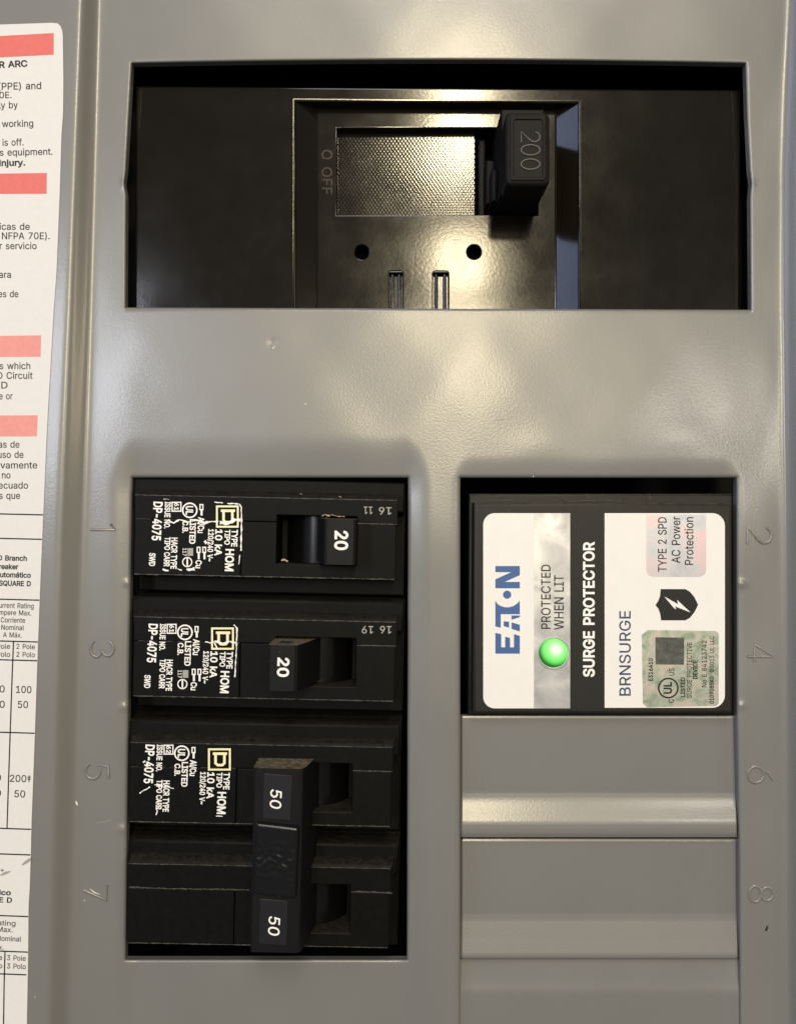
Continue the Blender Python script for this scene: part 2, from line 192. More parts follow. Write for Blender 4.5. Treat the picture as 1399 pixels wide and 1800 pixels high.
6 453 226,-33,192,-30,159,-22,129,-8,102,11,80,34,62,62,48,93,40,126,37,162,40,190,46,219,56,249,70,280,90,316,116,355,239,535,372,535,165,235,101,235,129,285,137,296,147,307,159,316,172,324,186,331,202,336,218,339,235,340,269,338,300,330,329,317,354,300,375,278,393,252,405,223,413,191,415,157,412,122,404,90,390,60,372,33,349,10,323,-8,293,-22,261,-30,226,75,241,76,253,79,265,85,275,93,284,102,291,114,297,127,300,141,301,157,300,174,297,188,291,201,284,212,275,222,265,229,254,235,241,238,226,239,212,238,199,235,187,229,177,222,168,213,161,202,156,189,152,175,151,158,152,142,156,127,161,114,168,102,177,93,187,85,199,79,212,76,237,340 8.7.74,74.73.8,9.8.73,73.72.9,10.9.72,72.19.10,11.10.19,12.11.19,13.12.19,19.20.13,14.13.20,20.21.14,21.22.14,22.15.14,69.18.70,80.1.81,1.80.2,80.79.2,18.69.68,68.67.18,67.66.18,2.79.3,79.78.3,4.3.78,78.77.4,5.4.77,77.76.5,6.5.76,76.75.6,7.6.75,74.7.75,19.72.71,71.70.19,70.18.19,20.19.18,21.20.18,22.21.18,18.23.22,15.22.23,23.24.15,24.25.15,25.26.15,46.0.47,27.28.16,47.0.45,48.47.45,63.62.29,40.39.53,39.38.53,54.53.38,38.37.54,55.54.37,56.55.37,37.36.56,57.56.36,36.35.57,35.34.57,48.45.44,49.48.44,44.43.49,50.49.43,43.42.50,51.50.42,42.41.51,52.51.41,41.40.52,40.53.52,57.34.58,34.33.58,59.58.33,33.32.59,60.59.32,32.31.60,61.60.31,31.30.61,62.61.30,29.62.30,16.28.17,81.1.0,0.46.81,27.16.26,15.26.16,64.63.29,82.18.29,18.66.29,66.65.29,65.64.29,23.18.24,18.82.28,28.27.18,27.26.18,26.25.18,25.24.18,17.28.82
7 453 86,-7,316,450,316,445,55,445,55,516,398,516,398,447,169,-7,314,445 0.7.2,1.2.6,6.5.1,6.2.7,4.3.1,1.5.4,1.3.8,2.1.8,0.2.8
7 453 55,-26,297,454,297,426,36,426,36,535,417,535,417,442,181,-26,283,426 0.7.2,1.2.6,6.5.1,6.2.7,4.3.1,1.5.4,1.3.8,2.1.8,0.2.8
8 453 226,-14,192,-12,161,-5,133,5,107,19,86,37,68,58,55,81,47,107,45,135,46,157,51,178,59,198,69,216,82,232,97,247,114,258,132,266,141,266,126,270,105,284,87,304,74,327,66,353,63,380,66,407,73,431,85,454,100,474,120,490,143,504,168,514,196,521,226,523,256,521,284,514,309,504,332,490,351,474,367,454,379,431,386,407,389,380,386,353,378,327,365,304,348,284,327,269,313,267,321,266,339,258,356,247,370,232,383,216,394,198,402,178,406,157,408,135,405,107,397,81,384,58,367,37,345,19,320,5,291,-5,260,-12,226,56,247,57,265,61,282,67,296,74,308,84,317,95,324,108,328,123,330,139,328,155,324,171,316,185,306,197,294,208,280,216,263,223,246,227,226,228,207,227,189,223,172,216,158,208,146,197,136,185,128,171,124,155,122,139,124,123,128,108,135,95,144,84,156,74,170,67,187,61,205,57,226,297,243,298,257,301,271,307,283,314,293,323,301,334,307,347,311,360,312,376,311,391,307,404,302,416,294,427,284,436,272,443,258,449,243,452,226,453,209,452,194,449,180,443,169,436,159,427,151,416,145,404,141,391,140,376,141,360,145,347,151,334,159,323,169,314,181,307,195,301,210,298 6.5.96,96.95.6,7.6.95,95.94.7,8.7.94,9.8.94,94.93.9,10.9.93,93.92.10,11.10.92,92.91.11,12.11.91,13.12.91,91.90.13,14.13.90,24.23.129,84.102.137,84.137.85,136.85.137,100.1.101,85.136.86,121.32.122,1.100.2,100.99.2,18.88.87,87.86.18,86.136.18,136.135.18,135.134.18,133.18.134,30.124.123,31.30.123,123.122.31,122.32.31,2.99.3,99.98.3,4.3.98,98.97.4,5.4.97,96.5.97,14.90.89,15.14.89,16.15.89,89.88.16,88.18.16,17.16.18,18.133.19,20.19.133,133.132.20,21.20.132,132.131.21,22.21.131,131.130.22,23.22.130,129.23.130,24.129.128,25.24.128,128.127.25,26.25.127,27.26.127,127.126.27,28.27.126,126.125.28,29.28.125,125.124.29,124.30.29,66.0.67,119.34.33,67.0.65,65.68.67,82.104.83,103.83.104,34.119.118,68.65.64,69.68.64,116.36.117,36.35.117,118.117.35,34.118.35,61.60.72,73.72.60,60.59.73,74.73.59,59.58.74,58.57.74,75.74.57,57.56.75,76.75.56,56.55.76,77.76.55,55.54.77,54.53.77,78.77.53,53.52.78,43.42.111,69.64.63,70.69.63,63.62.70,71.70.62,62.61.71,61.72.71,78.52.79,52.51.79,51.50.79,80.79.50,50.49.80,49.48.80,81.80.48,82.81.48,104.82.48,105.104.48,106.105.48,107.106.48,48.47.107,47.46.107,108.107.46,46.45.108,109.108.45,45.44.109,110.109.44,44.43.110,43.111.110,111.42.112,42.41.112,113.112.41,41.40.113,40.39.113,114.113.39,39.38.114,115.114.38,38.37.115,116.115.37,36.116.37,101.1.0,0.66.101,83.103.84,102.84.103,119.33.120,121.120.33,32.121.33
8 453 226,-33,190,-31,156,-24,125,-12,97,4,72,23,53,47,38,74,29,104,26,135,28,160,33,184,41,206,53,227,68,245,85,261,104,275,125,284,108,269,116,253,92,270,71,293,56,320,47,349,44,380,47,410,55,438,69,464,87,487,109,506,134,521,163,533,194,539,226,542,259,539,289,533,318,521,343,506,365,487,383,464,397,438,405,410,408,380,405,349,396,320,381,293,360,270,335,252,348,267,329,284,348,275,368,261,384,245,399,227,411,206,420,184,425,160,427,135,424,104,415,74,400,47,380,23,356,4,328,-12,296,-24,263,-31,226,75,245,76,261,79,274,84,285,90,294,98,301,106,306,116,309,126,311,139,309,152,306,164,300,174,293,184,283,192,271,199,258,205,243,208,226,209,209,208,194,205,181,199,169,192,159,184,152,174,146,164,143,152,141,139,143,126,146,115,151,106,158,98,167,90,178,84,192,79,208,76,226,316,240,317,252,319,262,323,271,329,279,336,285,344,289,353,292,364,293,376,292,388,290,398,285,407,280,414,272,421,263,426,253,430,240,433,226,434,212,433,200,430,189,426,180,421,173,414,167,406,163,398,160,387,159,376,160,364,163,353,167,344,173,336,180,329,189,324,200,319,213,317,94,268,358,268 18.16.138,18.19.17,16.18.17,6.5.96,96.95.6,7.6.95,95.94.7,8.7.94,9.8.94,94.93.9,10.9.93,93.92.10,11.10.92,92.91.11,12.11.91,13.12.91,14.13.19,19.15.14,20.16.21,16.17.21,22.21.17,84.102.137,84.137.85,136.85.137,100.1.101,85.136.86,122.121.32,1.100.2,99.2.100,123.122.31,122.32.31,2.99.3,99.98.3,4.3.98,98.97.4,5.4.97,96.5.97,13.91.90,19.13.90,90.89.19,89.88.19,88.87.19,87.86.19,17.19.86,86.136.17,136.135.17,135.134.17,134.133.17,133.132.17,132.131.17,22.17.131,131.130.22,23.22.130,130.129.23,24.23.129,129.128.24,25.24.128,128.127.25,26.25.127,27.26.127,127.126.27,28.27.126,126.125.28,29.28.125,125.124.29,30.29.124,124.123.30,123.31.30,66.0.67,83.104.103,67.0.65,65.68.67,104.83.82,118.34.119,33.119.34,68.65.64,64.69.68,118.117.35,34.118.35,48.47.139,49.47.48,48.50.49,61.60.72,73.72.60,60.59.73,74.73.59,59.58.74,58.57.74,75.74.57,57.56.75,76.75.56,56.55.76,77.76.55,55.54.77,54.53.77,78.77.53,47.78.53,53.52.47,52.51.47,50.46.45,49.50.45,45.44.49,69.64.63,70.69.63,63.62.70,71.70.62,62.61.71,61.72.71,78.47.79,80.79.47,81.80.47,82.81.47,47.49.82,104.82.49,105.104.49,106.105.49,107.106.49,108.107.49,109.108.49,49.44.109,110.109.44,44.43.110,111.110.43,43.42.111,112.111.42,42.41.112,113.112.41,41.40.113,40.39.113,114.113.39,39.38.114,115.114.38,38.37.115,116.115.37,37.36.116,117.116.36,35.117.36,101.1.0,0.66.101,83.103.84,102.84.103,119.33.120,121.120.33,32.121.33,16.20.138,15.19.138,19.18.138,47.51.139,46.50.139,50.48.139
9 453 226,523,258,520,287,513,314,500,337,483,358,462,374,438,386,410,393,380,396,347,394,321,388,294,379,267,365,237,346,203,321,164,204,-7,117,-7,298,255,319,255,308,234,301,225,292,216,282,208,271,201,259,195,246,191,232,188,218,188,187,190,159,197,134,208,111,223,92,243,77,265,65,292,59,320,56,352,59,383,66,413,79,440,95,464,115,484,139,500,166,513,195,520,226,453,209,452,193,447,178,440,165,430,154,418,144,404,138,388,134,371,132,352,134,332,138,315,144,299,154,285,165,273,178,263,192,256,209,252,226,250,244,252,260,256,275,263,288,273,299,284,308,298,315,314,319,331,320,350,319,370,315,388,308,404,299,418,288,430,275,440,260,447,244,452,256,194 34.33.58,58.57.34,35.34.57,36.35.57,57.56.36,37.36.56,56.55.37,55.54.37,38.37.54,54.53.38,39.38.53,27.64.28,0.47.46,28.64.63,45.48.47,47.0.45,28.63.29,63.62.29,30.29.62,61.30.62,44.49.48,48.45.44,15.25.16,30.61.31,61.60.31,32.31.60,60.59.32,33.32.59,58.33.59,39.53.52,40.39.52,41.40.52,52.51.41,42.41.51,51.50.42,43.42.50,50.49.43,49.44.43,1.81.80,21.20.18,21.18.22,18.69.68,18.68.67,80.79.2,1.80.2,13.12.19,70.19.12,71.70.12,12.11.71,72.71.11,11.10.72,10.9.72,73.72.9,9.8.73,74.73.8,8.7.74,75.74.7,7.6.75,76.75.6,6.5.76,24.25.15,23.24.15,22.23.15,15.14.22,21.22.14,20.21.14,14.13.20,13.19.20,18.20.19,69.18.19,19.70.69,76.5.77,5.4.77,78.77.4,4.3.78,79.78.3,2.79.3,64.27.26,26.65.64,0.46.81,81.1.0,67.66.18,82.18.26,65.26.66,26.18.66,23.22.18,18.82.25,17.16.25,25.24.18,24.23.18,17.25.82
9 453 226,542,261,539,293,531,323,517,350,498,372,474,391,447,404,416,412,382,415,347,413,318,407,289,397,260,382,228,362,193,337,154,214,-26,81,-26,288,274,352,274,324,224,315,213,305,202,294,192,281,184,266,178,251,173,235,170,218,169,184,171,153,179,124,191,99,209,77,231,60,256,47,286,40,317,37,352,40,386,48,419,62,449,80,476,103,499,130,517,159,531,192,539,226,434,212,433,199,430,188,424,177,416,169,407,161,395,156,382,153,368,151,352,153,335,156,321,161,308,169,296,177,287,188,280,199,274,212,271,226,270,241,271,254,274,265,280,276,287,284,296,291,307,297,320,300,334,301,350,300,367,297,382,291,395,284,407,275,416,265,424,254,429,241,433,215,169 35.34.57,36.35.57,57.56.36,37.36.56,56.55.37,55.54.37,38.37.54,54.53.38,39.38.53,48.47.45,28.16.27,46.0.47,45.47.0,63.62.29,44.49.48,48.45.44,16.28.17,29.62.30,62.61.30,31.30.61,61.60.31,32.31.60,60.59.32,33.32.59,59.58.33,34.33.58,57.34.58,39.53.52,40.39.52,41.40.52,52.51.41,42.41.51,51.50.42,43.42.50,50.49.43,49.44.43,81.80.1,18.69.68,69.18.70,67.66.18,18.68.67,80.79.2,1.80.2,19.13.12,12.11.19,11.10.19,22.15.14,21.22.14,20.21.14,14.13.20,13.19.20,72.71.19,19.10.72,10.9.72,73.72.9,9.8.73,74.73.8,8.7.74,25.26.15,24.25.15,23.24.15,15.22.23,18.23.22,22.21.18,21.20.18,20.19.18,70.18.19,19.71.70,74.7.75,7.6.75,76.75.6,6.5.76,77.76.5,5.4.77,78.77.4,4.3.78,79.78.3,2.79.3,15.26.16,27.16.26,0.46.81,81.1.0,64.63.29,82.18.29,18.66.29,66.65.29,65.64.29,24.23.18,18.82.28,28.27.18,27.26.18,26.25.18,25.24.18,17.28.82
A 480 6,-7,197,516,281,516,473,-7,390,-7,281,300,274,320,266,344,257,370,248,400,237,436,223,485,254,485,240,435,229,400,220,369,211,342,204,320,197,300,90,-7,103,135,103,206,377,206,377,135,239,431,164,206,314,206,339,135,140,135 0.19.20,28.25.20,0.20.21,21.1.0,11.14.10,21.18.17,17.16.21,1.21.16,16.15.1,15.14.1,14.11.1,13.9.12,4.3.23,3.22.23,22.3.2,5.22.6,7.6.22,22.2.7,8.7.2,9.8.2,12.9.2,26.27.23,13.10.24,13.12.10,11.10.12,1.11.12,12.2.1,10.14.24,9.13.24,25.28.26,18.21.25,21.20.25,22.5.26,23.22.26,4.23.27,27.26.28,20.19.28
A 480 -21,-26,183,535,294,535,500,-26,377,-26,263,294,256,314,248,338,239,364,230,395,219,430,197,504,280,504,258,430,247,394,238,363,229,337,222,314,215,294,103,-26,84,116,84,225,396,225,396,116,239,366,191,225,287,225,326,116,153,116 0.20.21,20.0.19,11.1.21,0.21.1,9.16.15,16.9.17,28.25.20,18.17.21,17.9.21,9.10.21,11.21.10,14.8.7,14.7.6,22.23.3,3.23.4,2.12.22,22.3.2,6.5.22,14.6.22,13.14.22,22.12.13,26.27.23,9.15.24,9.24.14,14.13.9,10.9.13,13.12.10,11.10.12,1.11.12,12.2.1,8.14.24,25.28.26,18.21.25,21.20.25,22.5.26,23.22.26,4.23.27,27.26.28,20.19.28
B 456 53,-7,53,516,241,516,275,514,306,507,332,497,354,483,373,466,387,445,397,423,403,399,405,374,404,353,400,333,393,317,384,303,373,290,360,280,347,272,332,265,322,262,322,268,333,266,350,260,367,251,383,239,397,224,409,207,418,186,423,162,425,136,423,110,417,86,406,63,391,43,372,26,347,12,319,1,285,-5,247,-7,132,64,245,64,279,66,306,74,325,85,338,100,346,117,348,137,347,152,343,167,336,180,327,192,316,203,302,212,286,218,268,222,248,224,132,224,132,292,238,292,255,294,271,297,285,302,298,310,309,319,317,330,324,343,328,357,329,372,327,392,319,409,308,424,291,435,269,442,240,445,132,445,334,266 40.57.0,1.0.57,74.2.75,59.58.57,1.57.58,58.75.1,75.2.1,60.56.55,41.39.38,38.42.41,60.55.61,40.0.39,39.41.40,59.57.56,56.60.59,73.3.74,2.74.3,52.20.53,54.53.20,63.62.21,64.63.21,42.38.37,37.43.42,54.20.55,61.55.20,20.21.61,21.62.61,72.4.73,3.73.4,22.19.76,34.33.45,33.32.45,46.45.32,32.31.46,47.46.31,31.30.47,30.29.47,48.47.29,29.28.48,49.48.28,28.27.49,50.49.27,27.26.50,26.25.50,13.12.67,68.67.12,12.11.68,11.10.68,43.37.36,44.43.36,36.35.44,35.34.44,34.45.44,50.25.51,25.24.51,52.51.24,24.23.52,20.52.23,23.19.20,21.20.19,19.22.21,22.18.21,64.21.18,18.17.64,65.64.17,17.16.65,16.15.65,66.65.15,15.14.66,14.13.66,13.67.66,68.10.69,10.9.69,70.69.9,9.8.70,8.7.70,71.70.7,7.6.71,6.5.71,72.71.5,4.72.5,19.23.76,18.22.76
B 456 34,-26,34,535,242,535,278,533,311,526,341,514,366,498,387,478,404,455,415,429,422,402,424,374,423,350,418,328,410,308,399,291,386,277,371,265,355,255,339,248,341,248,341,284,337,285,358,278,377,267,396,253,412,236,425,216,436,192,442,165,444,136,442,107,435,79,423,53,405,30,383,10,356,-6,324,-17,287,-24,247,-26,151,83,244,83,276,85,299,91,313,100,322,110,327,122,329,137,328,149,325,160,320,170,313,180,304,188,293,195,281,200,266,204,247,205,151,205,151,311,237,311,252,312,265,315,277,320,287,326,295,332,301,341,306,350,309,360,310,372,308,387,303,399,295,410,283,418,265,423,239,426,151,426,341,284,376,268 40.57.0,1.0.57,74.2.75,59.58.57,1.57.58,58.75.1,75.2.1,41.39.42,60.56.55,55.61.60,40.0.39,39.41.40,59.57.56,56.60.59,73.3.74,2.74.3,42.39.38,72.4.73,3.73.4,76.20.18,23.18.17,23.17.77,22.19.20,20.76.22,34.33.45,33.32.45,46.45.32,32.31.46,47.46.31,31.30.47,30.29.47,48.47.29,29.28.48,49.48.28,28.27.49,18.20.26,26.25.18,17.18.25,24.17.25,23.16.15,21.23.15,15.14.21,42.38.37,43.42.37,37.36.43,44.43.36,36.35.44,35.34.44,34.45.44,49.27.50,27.26.50,26.20.50,20.19.50,51.50.19,52.51.19,53.52.19,54.53.19,55.54.19,61.55.19,19.22.61,62.61.22,63.62.22,64.63.22,65.64.22,66.65.22,22.21.66,21.14.66,14.13.66,67.66.13,13.12.67,68.67.12,12.11.68,11.10.68,69.68.10,10.9.69,70.69.9,9.8.70,8.7.70,71.70.7,7.6.71,6.5.71,72.71.5,4.72.5,17.24.77,23.21.76,18.23.76,16.23.77
C 510 267,-14,224,-10,184,1,147,19,114,44,86,75,63,112,47,155,37,202,33,254,37,306,47,354,63,396,86,433,114,465,147,490,183,508,224,519,267,523,293,521,318,517,342,511,365,502,387,491,406,477,424,460,440,442,454,422,465,400,474,375,482,341,403,341,397,363,391,377,384,391,375,403,364,413,353,423,341,431,327,437,313,442,298,446,283,448,267,449,238,446,212,439,187,426,165,409,147,387,131,361,120,330,113,294,110,254,113,214,120,179,131,148,147,121,166,99,188,82,212,70,239,62,267,60,283,61,298,63,313,67,327,72,341,78,353,86,365,96,375,106,383,118,391,132,397,146,403,167,482,167,474,133,465,109,454,87,440,67,425,49,407,32,387,19,366,7,343,-2,319,-9,293,-13 7.6.55,55.54.7,8.7.54,54.53.8,9.8.53,52.9.53,9.52.51,10.9.51,51.50.10,11.10.50,50.49.11,12.11.49,49.48.12,13.12.48,1.59.2,59.58.2,46.45.16,45.17.16,0.61.60,85.63.62,85.62.0,61.0.62,18.44.43,43.42.18,42.19.18,0.60.1,59.1.60,17.45.44,44.18.17,2.58.3,58.57.3,4.3.57,5.4.57,57.56.5,6.5.56,55.6.56,13.48.47,14.13.47,15.14.47,47.46.15,46.16.15,40.20.41,39.21.40,20.40.21,64.84.83,65.64.83,83.82.65,66.65.82,39.38.22,21.39.22,77.76.71,72.71.76,76.75.72,73.72.75,75.74.73,30.29.31,32.31.29,29.28.32,33.32.28,28.27.33,66.82.81,67.66.81,81.80.67,68.67.80,80.79.68,69.68.79,79.78.69,70.69.78,78.77.70,77.71.70,33.27.34,27.26.34,35.34.26,26.25.35,36.35.25,25.24.36,37.36.24,24.23.37,38.37.23,22.38.23,63.85.84,84.64.63,19.42.41,41.20.19
C 510 267,-33,221,-29,177,-17,136,3,101,30,71,64,46,104,28,149,18,199,14,254,18,309,28,359,46,405,71,445,101,479,136,506,177,526,220,538,267,542,295,540,322,536,348,529,373,519,397,507,418,492,438,474,455,454,470,432,483,407,492,381,506,322,389,322,379,357,374,369,368,380,360,390,352,399,342,407,331,414,320,420,308,424,295,427,281,429,268,430,242,427,219,421,198,410,179,395,162,376,149,353,138,325,132,292,129,254,132,216,138,184,149,156,163,132,179,113,198,98,219,88,242,81,268,79,281,80,295,82,308,85,320,89,331,95,342,102,352,109,360,118,368,129,374,140,379,152,389,186,505,186,492,128,483,102,471,77,456,55,438,35,419,18,397,2,374,-10,349,-20,323,-27,295,-31 7.6.55,55.54.7,8.7.54,54.53.8,9.8.53,53.52.9,52.51.9,10.9.51,51.50.10,11.10.50,50.49.11,12.11.49,49.48.12,13.12.48,1.59.2,59.58.2,46.45.16,45.17.16,0.61.60,41.19.42,61.0.62,18.44.43,43.42.18,42.19.18,0.60.1,59.1.60,17.45.44,44.18.17,2.58.3,58.57.3,4.3.57,5.4.57,57.56.5,6.5.56,55.6.56,13.48.47,14.13.47,15.14.47,47.46.15,46.16.15,64.84.83,65.64.83,83.82.65,66.65.82,39.38.22,22.21.39,40.39.21,20.40.21,77.76.71,72.71.76,76.75.72,73.72.75,75.74.73,30.29.31,32.31.29,29.28.32,33.32.28,28.27.33,66.82.81,67.66.81,81.80.67,68.67.80,80.79.68,69.68.79,79.78.69,70.69.78,78.77.70,77.71.70,33.27.34,27.26.34,35.34.26,26.25.35,36.35.25,25.24.36,37.36.24,24.23.37,38.37.23,22.38.23,62.0.85,63.62.85,85.84.63,84.64.63,40.20.41,19.41.20
D 502 219,-7,89,-7,89,64,215,64,253,67,286,74,314,87,338,104,358,126,373,152,383,182,390,217,392,255,390,293,383,327,373,358,358,384,339,405,316,422,289,435,257,442,221,445,86,445,86,516,226,516,274,512,317,502,356,484,390,460,418,430,440,394,456,353,465,306,469,255,465,204,456,157,440,116,417,79,389,49,354,25,314,7,269,-4,132,516,132,-7,53,-7,53,516,132,445,132,64 45.44.22,22.23.45,0.3.43,2.43.47,43.2.1,44.1.2,22.44.2,22.2.46,22.46.42,23.22.42,41.5.4,24.20.25,18.26.19,5.41.40,40.6.5,25.20.19,19.26.25,41.4.0,3.0.4,20.24.21,42.21.24,27.17.28,34.33.11,12.11.33,13.12.33,33.32.13,37.36.8,9.8.36,36.35.9,10.9.35,35.34.10,34.11.10,13.32.14,32.31.14,15.14.31,31.30.15,16.15.30,30.29.16,17.16.29,28.17.29,6.40.39,7.6.39,39.38.7,38.37.7,37.8.7,17.27.18,26.18.27,21.42.46,2.47.46,43.3.47
D 502 220,-26,70,-26,70,83,214,83,250,85,280,92,305,103,325,118,342,137,355,160,365,187,371,219,373,255,371,291,365,322,355,350,342,372,326,391,306,406,282,417,254,423,220,426,67,426,67,535,226,535,277,531,323,520,366,501,402,475,433,442,457,403,474,358,484,309,488,255,484,201,474,152,457,107,432,68,401,34,363,8,320,-11,272,-22,151,535,151,-26,34,-26,34,535,151,426,151,83 45.44.22,22.23.45,0.3.43,2.43.47,43.2.1,44.1.2,22.44.2,22.2.46,22.46.42,23.22.42,41.5.4,24.20.25,19.18.26,5.41.40,40.6.5,25.20.19,19.26.25,41.4.0,3.0.4,20.24.21,42.21.24,37.36.8,9.8.36,36.35.9,10.9.35,35.34.10,11.10.34,34.33.11,33.12.11,12.33.13,33.32.13,14.13.32,32.31.14,15.14.31,31.30.15,16.15.30,30.29.16,17.16.29,29.28.17,27.17.28,6.40.39,7.6.39,39.38.7,38.37.7,37.8.7,17.27.18,26.18.27,21.42.46,2.47.46,43.3.47
E 419 53,-7,53,516,379,516,379,445,132,445,132,293,362,293,362,222,132,222,132,64,382,64,382,-7 0.9.8,1.0.8,8.5.1,5.4.1,9.0.11,11.10.9,5.8.7,7.6.5,3.2.4,1.4.2
E 419 34,-26,34,535,398,535,398,426,151,426,151,312,381,312,381,203,151,203,151,83,401,83,401,-26 0.9.8,1.0.8,8.5.1,5.4.1,9.0.11,11.10.9,5.8.7,7.6.5,3.2.4,1.4.2
F 410 53,-7,53,516,376,516,376,445,132,445,132,285,353,285,353,214,132,214,132,-7 9.8.0,8.5.0,1.0.5,3.2.4,5.8.7,7.6.5,1.5.4,4.2.1
F 410 34,-26,34,535,395,535,395,426,151,426,151,304,372,304,372,195,151,195,151,-26 9.8.0,8.5.0,1.0.5,3.2.4,5.8.7,7.6.5,1.5.4,4.2.1
G 520 269,-14,224,-10,183,1,146,19,113,44,85,75,63,112,46,155,37,202,33,254,37,306,46,354,63,396,85,433,113,465,145,490,182,508,222,519,265,523,292,521,318,517,343,510,366,501,388,489,408,475,426,458,441,440,455,420,466,398,475,375,483,342,403,342,396,362,389,376,381,389,373,401,363,412,352,421,340,430,327,436,313,442,298,446,282,448,265,449,237,446,211,439,187,426,165,409,147,388,131,361,120,330,113,294,110,254,113,214,120,179,131,148,147,121,166,100,188,82,213,70,240,62,269,60,295,62,319,68,341,77,361,90,377,107,390,127,400,149,406,175,408,211,437,199,276,192,276,263,485,263,485,200,482,159,473,121,457,87,436,58,410,33,380,13,346,-2,309,-11,407,198 7.6.55,55.54.7,8.7.54,54.53.8,9.8.53,52.9.53,9.52.51,10.9.51,51.50.10,11.10.50,50.49.11,12.11.49,49.48.12,13.12.48,59.58.2,46.45.16,45.17.16,43.18.44,60.1.0,0.61.60,18.43.42,42.19.18,59.2.1,1.60.59,17.45.44,44.18.17,2.58.3,58.57.3,4.3.57,5.4.57,57.56.5,6.5.56,55.6.56,13.48.47,14.13.47,15.14.47,47.46.15,46.16.15,40.20.41,62.83.63,39.21.40,20.40.21,63.83.82,64.63.82,82.81.64,81.65.64,37.23.38,23.22.38,39.38.22,21.39.22,76.75.71,75.74.71,78.77.67,68.67.77,77.76.68,69.68.76,76.71.69,70.84.71,71.74.70,30.29.31,32.31.29,29.28.32,65.81.80,66.65.80,80.79.66,79.78.66,78.67.66,32.28.33,28.27.33,34.33.27,27.26.34,35.34.26,26.25.35,36.35.25,25.24.36,37.36.24,23.37.24,83.62.0,61.0.62,84.70.72,73.72.70,70.74.73,19.42.41,41.20.19,69.71.84
G 520 269,-33,221,-29,176,-17,136,3,100,30,70,64,46,104,28,150,18,200,14,254,18,309,28,359,46,405,70,445,100,478,135,506,175,526,218,538,264,542,294,540,322,536,349,528,374,518,398,505,420,490,439,472,457,452,472,430,484,406,493,380,507,323,390,323,378,355,372,367,365,379,358,389,349,398,340,406,330,413,319,419,307,424,294,427,280,429,266,430,241,428,218,421,197,410,179,396,162,377,149,353,138,325,132,292,129,254,132,217,138,184,149,156,163,133,179,113,198,99,220,88,243,81,269,79,292,81,313,86,332,94,348,105,362,119,373,136,382,155,387,177,391,233,446,198,257,173,257,282,504,282,504,199,501,156,491,115,473,78,450,45,422,18,389,-4,352,-20,312,-30,388,190 7.6.55,55.54.7,8.7.54,54.53.8,9.8.53,53.52.9,52.51.9,10.9.51,51.50.10,11.10.50,50.49.11,12.11.49,49.48.12,13.12.48,59.58.2,46.45.16,45.17.16,62.61.0,18.43.42,60.1.0,0.61.60,43.18.44,59.2.1,1.60.59,17.45.44,44.18.17,2.58.3,58.57.3,4.3.57,5.4.57,57.56.5,6.5.56,55.6.56,13.48.47,14.13.47,15.14.47,47.46.15,46.16.15,41.40.20,19.41.20,63.83.82,64.63.82,39.38.22,22.21.39,40.39.21,20.40.21,69.68.71,70.84.71,71.68.77,77.76.71,76.75.71,75.74.71,70.71.74,30.29.31,64.82.81,65.64.81,81.80.65,66.65.80,80.79.66,79.78.66,67.66.78,78.77.67,77.68.67,31.29.32,29.28.32,33.32.28,28.27.33,34.33.27,27.26.34,35.34.26,26.25.35,36.35.25,25.24.36,37.36.24,24.23.37,38.37.23,22.38.23,62.0.83,83.63.62,84.70.72,73.72.70,70.74.73,41.19.42,18.42.19,69.71.84
H 517 53,-7,53,516,132,516,132,296,385,296,385,516,464,516,464,-7,385,-7,385,225,132,225,132,-7 0.11.10,1.0.10,10.3.1,3.2.1,9.8.7,7.6.9,4.9.6,6.5.4,3.10.9,9.4.3
H 517 34,-26,34,535,151,535,151,315,366,315,366,535,483,535,483,-26,366,-26,366,206,151,206,151,-26 0.11.10,1.0.10,10.3.1,3.2.1,9.8.7,7.6.9,4.9.6,6.5.4,3.10.9,9.4.3
I 300 24,-7,24,64,111,64,111,445,24,445,24,516,276,516,276,445,190,445,190,64,276,64,276,-7 1.0.2,3.5.4,9.11.10,7.6.8,2.0.11,11.9.2,3.2.9,9.8.3,8.6.3,5.3.6
I 300 5,-26,5,83,92,83,92,426,5,426,5,535,295,535,295,426,209,426,209,83,295,83,295,-26 1.0.2,3.5.4,9.11.10,7.6.8,2.0.11,11.9.2,3.2.9,9.8.3,8.6.3,5.3.6
K 467 100,133,97,218,111,236,122,251,134,265,145,280,157,294,169,308,181,322,194,335,207,349,361,516,461,514,234,269,230,269,53,-7,53,516,132,516,132,334,131,225,132,193,132,-7,369,-7,179,259,228,321,462,-7,131,262,132,166,197,234,252,288 16.15.1,1.15.0,0.15.21,1.0.20,20.19.1,2.1.19,3.2.19,3.19.26,3.26.18,2.3.18,1.2.18,16.1.18,18.17.16,7.6.23,24.14.13,22.25.13,13.25.29,24.13.29,12.11.24,14.24.23,9.8.24,10.9.24,24.11.10,20.0.27,19.20.23,4.19.23,5.4.23,23.6.5,0.21.27,19.4.26,14.23.28,13.14.28,22.13.28,20.27.28,23.20.28,7.23.8,24.8.23,12.24.29
